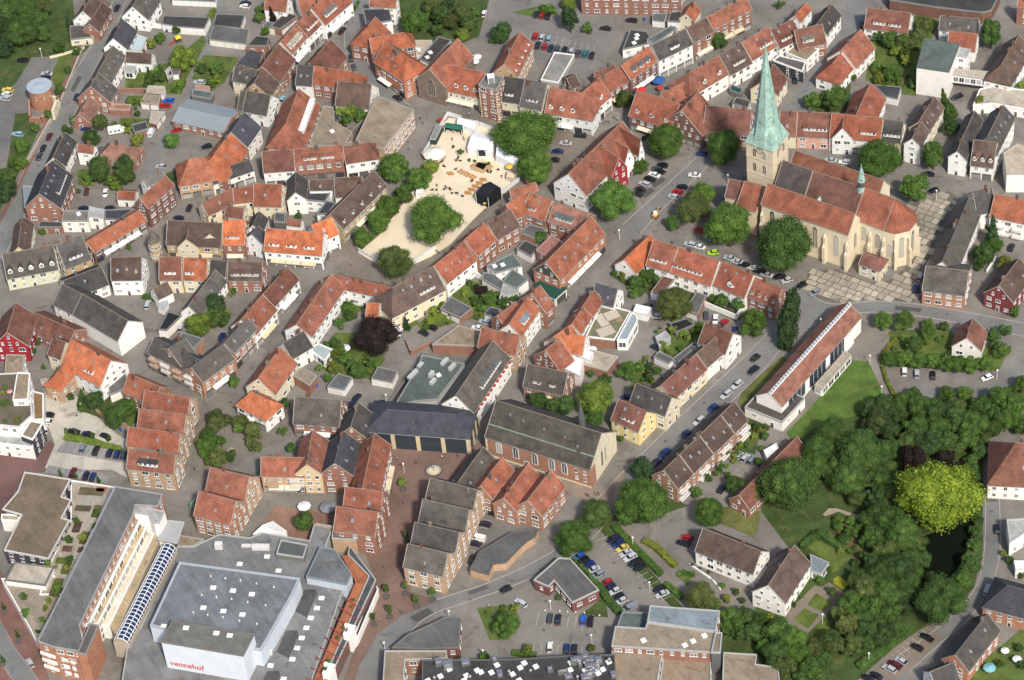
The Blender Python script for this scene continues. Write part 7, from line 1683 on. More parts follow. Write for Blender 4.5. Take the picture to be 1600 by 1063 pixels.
cars('under the plane tree by the square', [(425, 846, 'k', 'estate'), (335, 893, 's', 'saloon'), (283, 945, 'b', 'saloon'), (262, 1000, 'k', 'hatch')], (1, .08))
cars('along the church street, upper end', [(846, 865, 'k', 'saloon', (1, .12)), (940, 1032, 'k', None, (1, .2)), (905, 1055, 'd', None, (1, .2)), (1182, 962, 'b', 'hatch', (1, .1))], (1, .2))
T('A4')
cars('in the lane beside the dark-walled flat', [(172, 500, 'n', 'hatch')], (-.2, 1))
cars('behind the low wall by the lane', [(352, 532, 's', 'hatch')], (-.5, 1))
cars('north of the church', [(480, 1012, 'w', 'estate', (1, .08)), (392, 1000, 's', 'saloon', (1, .08))], (1, .08))
cars('at the bend by the junction', [(588, 150, 'k', 'hatch', (-.1, 1)), (1180, 605, 'k', 'estate', (1, -.4))], (0, 1))
T('B3')
cars('parked in the row along the church street', [(888, 28, 'w', 'saloon'), (860, 55, 'k', 'saloon'), (828, 86, 's', 'estate'), (800, 118, 'k', 'saloon'), (780, 148, 'k', 'saloon'), (920, 5, 'k', 'saloon')], (1, .35))
cars('opposite the parked row on the church street', [(1140, 30, 'w', 'saloon', (1, .1)), (1062, 105, 'k', 'hatch', (1, .2)), (1036, 135, 'r', 'hatch', (1, .3)), (1008, 165, 's', 'hatch', (1, .3))], (1, .2))
cars('under the trees beside the church', [(1172, 378, 'r', 'hatch', (1, .3)), (1112, 463, 's', 'estate'), (1168, 478, 'w', 'saloon'), (1255, 515, 'g', 'hatch', (1, -.1)), (1360, 548, 's', 'saloon'), (1405, 570, 's', 'saloon'), (1450, 590, 'k', 'saloon'), (1510, 610, 'w', 'saloon'), (1545, 630, 'k', 'saloon'), (1590, 652, 's', 'saloon')], (1, .25))
cars('in the back yard lot', [(1213, 905, 'd', 'hatch', (.05, 1)), (1270, 928, 'w', 'saloon', (-.1, 1)), (1325, 952, 'r', 'hatch', (-.9, 1)), (1395, 1000, 'b', 'hatch', (.2, 1))], (0, 1))
cars('beside the white canvas carport', [(895, 910, 's', 'estate', (1, .15)), (842, 850, 'd', 'hatch', (1, .15)), (10, 560, 'w', 'hatch', (.3, 1))], (1, .15))
T('B4')
cars('at the corner of the church square', [(210, 720, 'k', 'hatch', (1, -.45)), (292, 765, 'h', 'hatch', (1, -.5)), (118, 688, 's', 'hatch', (1, -.3)), (70, 665, 'k', 'saloon', (1, -.2))], (1, -.4))
cars('beside the brick office', [(925, 735, 'b', 'estate'), (948, 668, 's', 'hatch')], (-.3, 1))
cars('north-east of the church apse', [(1000, 25, 'k', 'saloon', (1, .1)), (1032, 128, 'k', 'hatch', (1, -.3))], (1, .1))
cars('at the red drive', [(1520, 482, 'k', 'hatch')], (-.4, 1))
T('B1')
cars('in the walled car yard', [(540, 135, 'm', 'hatch'), (658, 140, 'w', 'saloon'), (520, 240, 'n', 'hatch', (1, .1)), (685, 238, 'k', 'hatch', (1, .1))], (-.15, 1))
cars('in the narrow shopping street', [(1182, 235, 'k', 'hatch', (-.4, 1)), (1115, 300, 'n', 'hatch', (1, .2)), (1550, 20, 's', 'saloon', (-.3, 1))], (0, 1))
cars('in the lane yard', [(922, 840, 's', 'estate', (-.3, 1)), (1130, 985, 's', 'hatch', (-.4, 1)), (1385, 1040, 'b', 'hatch', (-.4, 1))], (-.3, 1))
T('B2')
cars('by the brick double garage', [(1092, 980, 'k', 'estate', (1, .4)), (1045, 1015, 'k', 'hatch', (1, .5)), (897, 1010, 'w', 'saloon', (-.35, 1)), (1430, 948, 's', 'estate', (1, .25)), (1385, 985, 'w', 'saloon', (1, .2))], (1, .3))
T('C1')
cars('above the green strip of the parking bays', [(460, 568, 'k', 'saloon'), (550, 585, 'n', 'saloon'), (655, 597, 'k', 'hatch', (1, .5))], (1, .25))
cars('in the upper bays of the pale plaza', [(517, 673, 'h', 'hatch'), (600, 686, 'k', 'estate'), (683, 704, 'n', 'hatch'), (730, 712, 'b', 'hatch'), (772, 718, 'd', 'hatch')], (-.42, 1))
cars('in the lower bays of the pale plaza', [(456, 825, 'm', 'estate'), (537, 844, 'n', 'hatch'), (579, 852, 'b', 'hatch')], (-.4, 1))
cars('under the white terraced block', [(302, 465, 'k', 'hatch', (1, .1)), (290, 508, 'w', 'hatch', (1, .1)), (283, 555, 'w', 'hatch', (.1, 1))], (1, .1))
T('C2')
cars('in the yard behind the arcade', [(630, 358, 'n', 'hatch', (-.8, 1)), (595, 402, 'n', 'estate', (-.8, 1)), (780, 398, 'k', 'hatch', (-.4, 1))], (-.6, 1))
T('C3')
cars('on the carriageway of the sloping street', [(1518, 110, 'k', 'hatch'), (1505, 187, 'k', 'estate')], (1, -.75))
cars('parked along the sloping street', [(1405, 277, 's', 'estate'), (1338, 338, 's', 'estate'), (1255, 422, 'b', 'hatch'), (1168, 503, 's', 'estate'), (1085, 585, 'b', 'hatch'), (950, 706, 'b', 'estate'), (898, 765, 'n', 'hatch')], (1, -.72))
cars('on the gravel court by the apartment garden', [(1415, 722, 's', 'hatch'), (1455, 735, 's', 'hatch'), (1495, 750, 'h', 'hatch'), (1312, 928, 'k', 'hatch')], (-.8, 1))
cars('by the yellow house', [(716, 357, 'b', 'hatch', (1, .1)), (897, 45, 'n', 'hatch', (1, .5))], (1, .1))
T('C4')
cars('under the clipped tree wall', [(852, 195, 'w', 'hatch'), (930, 208, 's', 'hatch'), (1030, 218, 'k', 'hatch'), (1368, 232, 'w', 'hatch', (1, -.4))], (0, 1))
T('D1')
cars('on the lower left footway', [(188, 955, 's', 'hatch')], (.65, 1))
T('D2')
cars('on the main road bend', [(1558, 496, 'k', 'hatch')], (1, -.45))
cars('in the yard behind the stepped grey houses', [(1490, 22, 'k', 'saloon', (1, .25)), (1430, 88, 'n', 'hatch', (1, .25)), (1388, 178, 'w', 'van', (1, .25)), (1362, 208, 'n', 'saloon', (1, .25)), (1352, 305, 'k', 'saloon', (-.5, 1))], (1, .25))
T('D3')
cars('in the upper right row of the lower car park', [(632, 184, 'n'), (662, 210, 'b'), (692, 237, 'y', 'saloon'), (712, 268, 's', 'saloon'), (738, 296, 's', 'estate'), (765, 330, 'k'), (795, 360, 'k')], (1, -.5))
cars('in the upper left row of the lower car park', [(420, 290, 'B', 'hatch'), (440, 318, 'k'), (475, 346, 'b'), (508, 372, 's'), (538, 405, 'h', 'estate')], (1, -.45))
cars('in the lower left row of the lower car park', [(590, 455, 'r', 'hatch'), (605, 485, 'n', 'estate'), (645, 506, 's', 'hatch'), (665, 542, 'k', 'hatch'), (685, 568, 's', 'hatch'), (738, 614, 'h', 'van')], (1, -.45))
cars('at the right side of the lower car park', [(918, 495, 'k', 'hatch'), (938, 525, 's', 'saloon')], (1, -.42))
cars('in the top bays of the bottom car park', [(237, 675, 'd', 'hatch'), (288, 683, 'n', 'saloon'), (443, 686, 'B', 'hatch'), (490, 693, 'k', 'estate')], (-.12, 1))
cars('in the bottom bays of the bottom car park', [(237, 855, 'w', 'hatch'), (342, 865, 'b', 'hatch'), (390, 868, 'n', 'hatch')], (-.12, 1))
cars('by the pavilion wall', [(55, 580, 's', 'estate')], (1, .7))
cars('beside the white house drive', [(1095, 173, 'r', 'hatch'), (1068, 208, 'k', 'estate')], (1, .35))
T('D4')
cars('in the lower right car park', [(990, 795, 'k', 'saloon'), (930, 857, 'k', 'hatch'), (830, 942, 's', 'hatch'), (790, 965, 'm', 'estate'), (757, 990, 's', 'estate'), (675, 1035, 'k', 'hatch'), (622, 1050, 'k', 'hatch')], (1, .55))
cars('on the right-hand road', [(1430, 118, 'k', 'hatch', (.05, 1)), (1368, 500, 's', 'estate', (-.4, 1))], (0, 1))
# camper van
T('A1')
a = W((725, 815), 1.2); cv = ob('camper_van', None, None, None, (a.x, a.y, .02), (0, 0, .1)); tag(cv, 'white camper van with rounded front in the yard', 'camper van')
b_ = MB(); b_ = loft([[(x, -1.05*k, .5), (x, 1.05*k, .5), (x, 1.1*k, 1.6), (x, 1.0*k, zt), (x, -1.0*k, zt), (x, -1.1*k, 1.6)] for x, k, zt in ((-3, .95, 2.7), (-2.9, 1, 2.85), (1.4, 1, 2.9), (1.9, .98, 2.7), (2.3, .95, 1.9), (3, .9, 1.2), (3.1, .85, 1.0))]); b_.obj('body', ['carpaint'], cv, (.75, .74, .7))
for x in (-2, -.4, 1.0): q_ = MB(); q_.box(x-.4, x+.4, -1.12, -1.08, 1.5, 2.1); q_.obj('window', ['carglass'], cv)
for wx in (-1.9, 2.1):
    for s_ in (-1, 1): ob('wheel', CARS['van']['wheel'], cv, None, (wx, s_*.95, .33))
# ================================================================ beach market, fountains, lamps, walls, hedges, people
TZ(660, 170, 7.232)
def box_thing(name, label, cat, p, size, color, mat='trim', rz=0, z=0, parts=()):
    a = W(p, z); o = ob(name, None, None, None, (a.x, a.y, z), (0, 0, rz)); tag(o, label, cat); return o
RZ = math.atan2((W((700, 900))-W((640, 830))).y, (W((700, 900))-W((640, 830))).x)
def tent(label, pts, he, hr, color, wcol=None, name='tent', closed=True):
    """pavilion tent over a quadrilateral: ridge along the first edge's direction"""
    w_ = [W(p, he).xy for p in pts]; c_ = sum(w_, Vector((0, 0)))/4; q = [p-c_ for p in w_]
    r_ = ob(name, None, None, None, (c_.x, c_.y, .1)); tag(r_, label, 'tent')
    m1, m2 = (q[0]+q[3])/2*.98, (q[1]+q[2])/2*.98
    rf = roof_solid([[(*q[0], he), (*q[1], he), (*m2, hr), (*m1, hr)][::-1], [(*q[2], he), (*q[3], he), (*m1, hr), (*m2, hr)][::-1]], .08); rf.obj('canopy', ['cloth'], r_, color)
    wb = MB()
    for i in range(4):
        if not closed and i == 2: continue
        a, e = q[i]*.97, q[(i+1) % 4]*.97; wb.face([(*a, 0), (*e, 0), (*e, he), (*a, he)])
    wb.face([(*q[0]*.97, he), (*q[3]*.97, he), (*m1*.97, hr-.1)]); wb.face([(*q[1]*.97, he), (*q[2]*.97, he), (*m2*.97, hr-.1)])
    wb.obj('side_wall', ['cloth'], r_, wcol or color)
    for i in range(4): pb = MB(); pb.box(q[i].x-.07, q[i].x+.07, q[i].y-.07, q[i].y+.07, 0, he); pb.obj('pole', ['white'], r_)
    return r_
tent('big white marquee with a black screen in front', [(600, 250), (830, 330), (790, 500), (510, 440)], 3.4, 5.2, (.78, .78, .78))
tent('long white tent behind the plane tree', [(850, 400), (1130, 560), (1060, 640), (830, 530)], 3.0, 4.2, (.74, .75, .76))
tent('small white tent by the market fence', [(420, 100), (622, 140), (600, 235), (390, 165)], 2.8, 4.0, (.78, .78, .77))
tent('dark green bar tent with counter', [(265, 160), (455, 190), (440, 245), (248, 215)], 2.8, 3.4, (.02, .13, .085), (.03, .05, .04), closed=False)
tent('black stage tent on the sand', [(765, 825), (890, 900), (740, 1010), (600, 960)], 4.6, 6.0, (.014, .016, .02), (.012, .013, .016))
tent('cream tent under the tree at the right of the sand', [(980, 700), (1060, 740), (1030, 790), (950, 760)], 2.5, 3.2, (.6, .5, .36))
tent('white stall under the round tree by the sand fence', [(-50, 880), (10, 890), (-5, 960), (-75, 950)], 2.6, 3.2, (.76, .75, .72))
a = W((145, 215), 2.6); F('dark container bar with grey roof beside the market fence', [(155, 185), (228, 190), (150, 350), (80, 345)], 2.6, (.25, .25, .23), (.03, .05, .04), win=False, name='container_bar', cat='kiosk', par=.08)
# octagonal pavilion
a = W((135, 500), 2.8); pv = ob('beer_pavilion', None, None, None, (a.x, a.y, .1)); tag(pv, 'round cream pavilion tent at the left of the sand', 'pavilion')
b_ = MB(); b_.cyl(0, 0, 2.6, 4.4, 4.2, .3, 10); b_.obj('canopy', ['cloth'], pv, (.70, .66, .56)); b_ = MB(); b_.cyl(0, 0, 0, 1.1, 3.6, 3.6, 10, 0, False); b_.obj('counter', ['plaster'], pv, (.12, .08, .05))
for i in range(10): b_ = MB(); b_.cyl(3.9*math.cos(i*.628), 3.9*math.sin(i*.628), 0, 2.7, .07, .07, 5); b_.obj('post', ['white'], pv)
# screen
a = W((712, 555), .2); sn = ob('video_screen', None, None, None, (a.x, a.y, .1), (0, 0, -.2)); tag(sn, 'large black video screen in front of the marquee', 'screen')
b_ = MB(); b_.box(-2.3, 2.3, -.15, .15, 1.0, 3.8); b_.obj('panel', ['rubber'], sn)
b_ = MB(); b_.box(-2.5, -2.3, -.2, .2, 0, 4.0); b_.box(2.3, 2.5, -.2, .2, 0, 4.0); b_.box(-2.5, 2.5, -.2, .2, 3.8, 4.0); b_.obj('truss_frame', ['white'], sn)
# pool deck
o, w_ = area('pool_deck', [(540, 640), (600, 600), (720, 600), (800, 650), (770, 690), (680, 725), (545, 680)], .35, 'paving', (.45, .30, .16), False, 1)
o, w_ = area('plunge_pool', [(595, 650), (630, 605), (735, 625), (690, 690)], .38, 'water', (.01, .013, .008))
# loungers and benches
bm = MB()
for i in range(5): bm.box(-1.0, 1.0, -.42+i*.18, -.42+i*.18+.13, .38, .43)
bm.box(-.95, -.85, -.4, .45, 0, .38); bm.box(.85, .95, -.4, .45, 0, .38); bm.box(-1.0, -.6, -.42, .43, .43, .62)
M_LOUNGE = bm.mesh('lounger', ['woodslat']) if 'woodslat' in MATS else None
plain('woodslat', (.46, .23, .09), .7); M_LOUNGE = bm.mesh('lounger', ['woodslat'])
lg = MB(); lg.box(-.9, -.75, -.4, .4, 0, .4); lg.box(.75, .9, -.4, .4, 0, .4)
def lounger(label, q, rz, grp):
    a = W(q, .3); r_ = ob('bench', None, None, None, (a.x, a.y, .1), (0, 0, rz)); tag(r_, label, 'bench', grp)
    for i in range(4): b_ = MB(); b_.box(-1.1, 1.1, -.48+i*.25, -.48+i*.25+.19, .4, .45); b_.obj('slat', ['woodslat'], r_)
    for x in (-.8, .8): b_ = MB(); b_.box(x-.06, x+.06, -.45, .45, 0, .4); b_.obj('leg', ['woodslat'], r_)
nL = 0
for j, (q0, q1, n_, rz, pl) in enumerate((((318, 735), (318, 735), 1, -.1, 'alone at the left of the sand'), ((440, 715), (570, 775), 3, .65, 'in the upper row on the sand'), ((515, 955), (690, 805), 5, -.2, 'in the row beside the black stage'))):
    for i in range(n_):
        t = i/max(1, n_-1); q = (q0[0]+(q1[0]-q0[0])*t, q0[1]+(q1[1]-q0[1])*t)
        for s_ in (-1, 1):
            lounger('orange wooden bench %s%s' % ('' if n_ == 1 else ORD[i]+' from the left, ', pl)+(', upper one' if s_ < 0 else ', lower one'), (q[0]+s_*(14 if j == 1 else 8), q[1]+s_*9), rz, 'wooden benches on the sand')
# deck chairs (dark)
def chair(label, q, rz):
    a = W(q, .3); r_ = ob('deck_chair', None, None, None, (a.x, a.y, .1), (0, 0, rz)); tag(r_, label, 'chair', 'dark chairs on the sand')
    b_ = MB(); b_.box(-.35, .35, -.5, .4, .3, .36); b_.obj('seat', ['rubber'], r_); b_ = MB(); b_.box(-.35, .35, .4, .48, .3, 1.0); b_.obj('backrest', ['rubber'], r_)
    for x in (-.32, .32):
        for y in (-.45, .42): b_ = MB(); b_.box(x-.03, x+.03, y-.03, y+.03, 0, .32); b_.obj('leg', ['steel'], r_)
for i, q in enumerate(sorted([(110, 920), (158, 920), (245, 912), (272, 890), (315, 912), (335, 955), (385, 955), (250, 655), (375, 685), (455, 990), (560, 815), (400, 560), (430, 590), (385, 585), (740, 715), (770, 720), (855, 690)])):
    chair('dark chair on the sand, %s from the left' % ORD[i], q, random.uniform(0, 6))
# potted palms / plants on the sand
for i, q in enumerate(((350, 430), (430, 490), (530, 580), (590, 590), (750, 620))):
    tree('potted green plant on the sand, %s from the left' % ORD[i], q[0], q[1], (18, 42, 20, 20, 24)[i], 'd', 'r', 1, .1, 'potted_plant', 'plant', .2)
# market fence
T()
for i, pts in enumerate(([(660, 246), (700, 181), (722, 188)], [(745, 195), (772, 206)], [(560, 394), (588, 410), (620, 428)], [(640, 418), (682, 388)], [(772, 315), (812, 283)])):
    wall_line('white market fence panel row, %s from the top' % ORD[i], pts, 1.9, (.66, .66, .66), .08, name='site_fence', cat='fence', mat='cloth')
# umbrellas
def umbrella(label, q, r, color, h=2.4):
    a = W(q, h); r_ = ob('parasol', None, None, None, (a.x, a.y, .05)); tag(r_, label, 'parasol')
    b_ = MB(); b_.cyl(0, 0, h, h+.6*r/1.6, r, .06, 8); b_.obj('canopy', ['cloth'], r_, color); b_ = MB(); b_.cyl(0, 0, 0, h, .04, .04, 6); b_.obj('pole', ['steel'], r_)
    b_ = MB(); b_.cyl(0, 0, 0, .12, .35, .3, 8); b_.obj('base', ['steel'], r_)
umbrella('yellow parasol beside the tree on the sand', (797, 260), 1.7, (.75, .48, .10)); umbrella('yellow narrow flag parasol beside the stage', (757, 318), .6, (.75, .38, .04), 3.5); umbrella('red parasol by the market fence', (688, 187), 1.0, (.4, .03, .02))
T('A2'); umbrella('upper white parasol behind the red chapel roof', (1380, 355), 1.8, (.76, .76, .74)); umbrella('lower white parasol behind the red chapel roof', (1368, 385), 1.6, (.76, .76, .74))
T('A3'); umbrella('large red parasol outside the orange-dormered shop', (805, 560), 2.2, (.5, .03, .03)); umbrella('small red parasol outside the orange-dormered shop', (925, 548), 1.3, (.5, .04, .04)); umbrella('blue awning parasol on the north street', (915, 500), 2.6, (.03, .10, .30))
T('C2'); umbrella('white round parasol in the pavilion garden', (555, 48), 1.9, (.72, .72, .70)); umbrella('square white parasol on the brick terrace', (300, 1035), 2.2, (.76, .76, .75)); umbrella('grey square parasol on the brick terrace', (450, 1040), 2.8, (.2, .21, .22))
T('C3'); umbrella('white parasol on the terraces in the lane', (500, 55), 1.6, (.74, .74, .72))
T('B4'); umbrella('orange parasol on the balcony of the white flats', (1472, 315), 1.2, (.7, .16, .03), 6)
T('D4'); umbrella('turquoise parasol on the lower right terraces', (1383, 985), 1.9, (.2, .42, .45)); umbrella('white parasol on the lower right terraces', (1480, 878), 1.3, (.76, .76, .74)); umbrella('white parasol at the lower right garden', (1555, 930), 1.4, (.74, .74, .72))
T('C1'); umbrella('pink parasol on the white terraced block', (60, 320), 1.0, (.6, .3, .3), 12)
T('D2'); 
tent('white pointed pavilion on the brick terrace', [(105, 70), (190, 130), (60, 170), (-20, 150)], 3.2, 4.4, (.72, .72, .68))
# ---------------------------------------------------------------- fountains
T(); a = P(678, 735.5, .3); fo = ob('fountain', None, None, None, (a.x, a.y, .12)); tag(fo, 'round fountain with pale basin on the brown square', 'fountain')
def ring(r0, r1, z0, z1, seg=28):
    b_ = MB()
    for i in range(seg):
        a0, a1 = 2*math.pi*i/seg, 2*math.pi*(i+1)/seg; c0_, s0, c1_, s1 = math.cos(a0), math.sin(a0), math.cos(a1), math.sin(a1)
        b_.face([(r0*c0_, r0*s0, z1), (r1*c0_, r1*s0, z1), (r1*c1_, r1*s1, z1), (r0*c1_, r0*s1, z1)]); b_.face([(r1*c0_, r1*s0, z0), (r1*c1_, r1*s1, z0), (r1*c1_, r1*s1, z1), (r1*c0_, r1*s0, z1)]); b_.face([(r0*c1_, r0*s1, z0), (r0*c0_, r0*s0, z0), (r0*c0_, r0*s0, z1), (r0*c1_, r0*s1, z1)])
    return b_
ring(2.45, 2.8, 0, .45).obj('rim', ['trimdark'], fo); b_ = MB(); b_.cyl(0, 0, 0, .2, 2.45, 2.45, 28); b_.obj('basin', ['stonewall'], fo, (.38, .33, .26)); b_ = MB(); b_.cyl(0, 0, .2, .28, 1.7, 1.65, 24); b_.obj('dish', ['stonewall'], fo, (.6, .53, .36))
b_ = MB(); b_.cyl(0, 0, .28, 2.2, .16, .1, 8); b_.ball(0, 0, 2.4, .25); b_.box(-.9, .9, -.08, .08, 1.9, 2.05); b_.obj('statue', ['trim'], fo, (.3, .28, .24))
T('C1'); a = W((1443, 690), .3); f2 = ob('fountain', None, None, None, (a.x, a.y, .06)); tag(f2, 'small stone fountain in the middle of the leafy plaza', 'fountain')
ring(1.0, 1.25, 0, .5, 16).obj('rim', ['stonewall'], f2, (.35, .3, .24)); b_ = MB(); b_.cyl(0, 0, 0, .25, 1.0, 1.0, 16); b_.obj('basin', ['stonewall'], f2, (.3, .28, .24)); b_ = MB(); b_.cyl(0, 0, .25, 1.8, .2, .12, 8); b_.obj('statue', ['trim'], f2, (.5, .45, .36))
T('C2'); a = W((1430, 640), 0)
# ---------------------------------------------------------------- tree rings, pots
T('D2')
for i, q in enumerate(sorted([(937, 190), (815, 543), (935, 522), (1004, 600), (1105, 562), (835, 668), (737, 715), (918, -128)])):
    a = W(q, .2); r_ = ring(.55, 1.1, 0, .4, 14).obj('tree_ring', ['trimdark'], None, None, loc=(a.x, a.y, .12)); tag(r_, 'dark round tree ring on the paving, %s from the left' % ORD[i], 'tree ring', 'tree rings by the bend')
T('D1')
for i, q in enumerate(((12, 965), (25, 640), (115, 822))):
    a = W(q, .2); r_ = ring(.5, 1.0, 0, .35, 14).obj('tree_ring', ['trimdark'], None, None, loc=(a.x, a.y, .12)); tag(r_, 'dark tree ring on the lower left footway, %s from the left' % ORD[i], 'tree ring', 'tree rings lower left')
# ---------------------------------------------------------------- lamp posts with white globes
def lamp(label, q, h=4.6):
    a = W(q, h); r_ = ob('street_lamp', None, None, None, (a.x, a.y, 0)); tag(r_, label, 'street lamp')
    b_ = MB(); b_.cyl(0, 0, 0, h-.3, .09, .06, 6); b_.obj('pole', ['white'], r_); b_ = MB(); b_.ball(0, 0, h, .34, 0, 10, 7); b_.obj('globe', ['lamp'], r_)
for k, L_ in (('D3', [(237, 568, 'white globe lamp above the two dark parked cars'), (495, 782, 'white globe lamp on the island by the bottom bays'), (857, 452, 'white globe lamp in the lower car park'), (752, 172, 'white globe lamp by the car park path')]), ('D2', [(1203, 632, 'globe lamp beside the fan-shaped flat roof'), (798, 828, 'globe lamp at the inner side of the bend'), (1415, 876, 'globe lamp behind the fan-shaped flat roof')]),
              ('C4', [(637, 95, 'globe lamp at the hall forecourt'), (710, 288, 'globe lamp on the lawn path'), (1432, 187, 'white globe lamp at the clipped tree wall')]), ('D4', [(630, 895, 'white globe lamp in the lower right car park'), (340, 652, 'small white lamp in the cloister garden')]), ('C2', [(810, 340, 'globe lamp behind the arcade'), (918, 770, 'lamp post on the fountain square')]), ('A1', [(250, 305, 'lamp post by the tower car park')]), ('B3', [(668, 375, 'dark street lamp at the church street corner'), (1347, 30, 'pole lamp at the church west end')]), ('B4', [(1052, 128, 'globe lamp by the church square'), (330, 930, 'globe lamp at the road fork')])):
    T(k)
    for x, y, lab in L_: lamp(lab, (x, y), 4.2)
T('D3')
for i, (x, y) in enumerate(((207, 627), (298, 631), (346, 635), (397, 638), (451, 641), (546, 657))):
    a = W((x, y), .8); r_ = ob('bollard_lamp', None, None, None, (a.x, a.y, .0)); tag(r_, 'low white globe bollard above the bottom bays, %s from the left' % ORD[i], 'bollard lamp', 'globe bollards')
    b_ = MB(); b_.cyl(0, 0, 0, .6, .06, .06, 6); b_.obj('post', ['steel'], r_); b_ = MB(); b_.ball(0, 0, .8, .26, 0, 8, 6); b_.obj('globe', ['lamp'], r_)
# ---------------------------------------------------------------- garden walls and hedges
T('A1')
wall_line('white garden wall above the walled yard', [(835, 160), (1060, 185)], 2.0, 'WH'); wall_line('stone wall along the tower street footway', [(520, 300), (380, 640), (150, 1050)], .9, (.42, .38, .32), .4); wall_line('brick wall of the allotment', [(700, 575), (920, 578)], 1.8, 'B', mat='brickwork'); wall_line('low pale wall beside the wood', [(315, 365), (400, 345), (525, 305)], .9, 'CR')
T('B3'); wall_line('white garden wall behind the long red roof', [(1200, 850), (1400, 935), (1460, 850)], 2.2, 'WH'); wall_line('stepped white wall of the walled garden', [(1040, 670), (1230, 760)], 2.2, 'WH')
T('B2'); wall_line('white yard wall by the purple bush', [(1330, 640), (1500, 740), (1590, 720)], 2.2, 'WH')
T('B4'); wall_line('white garden wall beside the drive', [(1420, 560), (1365, 640)], 1.2, 'WH')
T('A2'); wall_line('brick retaining wall of the courtyard passage', [(575, 880), (735, 720)], 2.5, 'GR', .6)
T('C2'); wall_line('long grey yard wall behind the arcade', [(1050, 100), (840, 400)], 1.6, 'GR'); wall_line('brick yard wall by the purple beech', [(940, 20), (970, 95), (1095, 30)], 1.8, 'B', mat='brickwork')
T('C1'); wall_line('curved brick wall of the plaza garden', [(605, 450), (700, 520), (790, 540)], 1.4, 'OB', mat='brickwork')
T('D3'); wall_line('white steps wall of the white house', [(1110, 345), (1250, 440), (1300, 500)], .6, 'WH')
def hedge(label, pts, h, w_, c='g', z=0):
    p = [W(q, h/2) for q in pts]; c_ = p[0]; rs = random.Random(len(label)); b_ = MB()
    for a, e in zip(p, p[1:]):
        t_ = (e-a).xy; L_ = t_.length; ang = math.atan2(t_.y, t_.x); M_ = Matrix.Translation((a.x-c_.x, a.y-c_.y, 0))@Matrix.Rotation(ang, 4, 'Z')
        b_.box(0, L_, -w_*.42, w_*.42, 0, h*.9, 0, M_)
        for _ in range(int(L_*(h*2+w_)*7)):
            f = rs.random(); x = rs.uniform(0, L_)
            if f < .5: q, nn = Vector((x, rs.uniform(-w_/2, w_/2), h*rs.uniform(.9, 1.02))), Vector((rs.gauss(0, .4), rs.gauss(0, .4), 1))
            else: s_ = rs.choice((-1, 1)); q, nn = Vector((x, s_*w_/2*rs.uniform(.9, 1.06), rs.uniform(0, h))), Vector((rs.gauss(0, .4), s_, rs.gauss(.3, .4)))
            nn.normalize(); tt = nn.orthogonal().normalized()*.22; bb = nn.cross(tt); b_.face([M_@(q+tt), M_@(q+bb), M_@(q-tt), M_@(q-bb)])
    r_ = b_.obj('hedge', ['leaf'], None, jit(TC[c], .1), loc=(c_.x, c_.y, z)); tag(r_, label, 'hedge'); return r_
T('D3'); hedge('hedge along the right side of the lower car park', [(640, 100), (760, 230), (930, 400)], 1.6, 2.2, 'g'); hedge('second hedge beside the car park path', [(820, 190), (900, 230), (1020, 350)], 1.4, 2.2, 'v'); hedge('lower part of the car park hedge', [(960, 460), (1060, 550)], 1.4, 2.0, 'g'); hedge('green strip between pavilion and lower car park', [(540, 470), (600, 560), (670, 640)], 1.5, 2.5, 'd')
hedge('left hedge between pavilion and car park', [(390, 300), (480, 400), (540, 470)], 1.0, 1.4, 'g'); hedge('hedge below the bottom bays', [(0, 890), (150, 905)], 1.0, 2.0, 'd'); hedge('U-shaped clipped hedge on the lawn island', [(1040, 415), (1060, 385), (1095, 400), (1140, 405)], 1.0, 1.4, 'g')
T('C1'); hedge('green hedge strip between the parking rows', [(400, 605), (520, 620), (640, 650), (750, 680)], .9, 2.4, 'l')
T('D4'); hedge('tall clipped hedge around the cloister lawn', [(215, 235), (310, 140), (460, 235)], 2.0, 2.2, 'd'); hedge('hedge beside the lower right car park', [(560, 980), (750, 850), (890, 720)], 1.6, 2.4, 'd')
T('C4'); hedge('low hedge along the lawn path', [(712, 160), (740, 250), (785, 345)], 1.2, 1.2, 'v'); hedge('hedge left of the clipped tree wall', [(800, -10), (720, 80), (705, 130)], 1.2, 1.2, 'v')
T('B1'); hedge('hedge beside the white hut', [(895, 785), (1000, 815)], 1.4, 2.0, 'd')
T('C2'); hedge('clipped green hedge beside the white hall', [(-160, 85), (-30, -5)], 1.6, 2.4, 'd')
T('A1'); hedge('garden hedge beside the lane', [(1115, 580), (1150, 500)], 1.5, 1.6, 'g'); hedge('hedge beside the walled yard', [(1300, 130), (1335, 60)], 1.6, 2.0, 'v')
T('A2'); hedge('long hedge around the pavement cafe', [(585, 110), (640, 10)], 1.0, 1.0, 'd')
T('B3'); hedge('green hedge at the foot of the brown market roof', [(-540, 960), (-250, 830)], 1.4, 2.4, 'l')
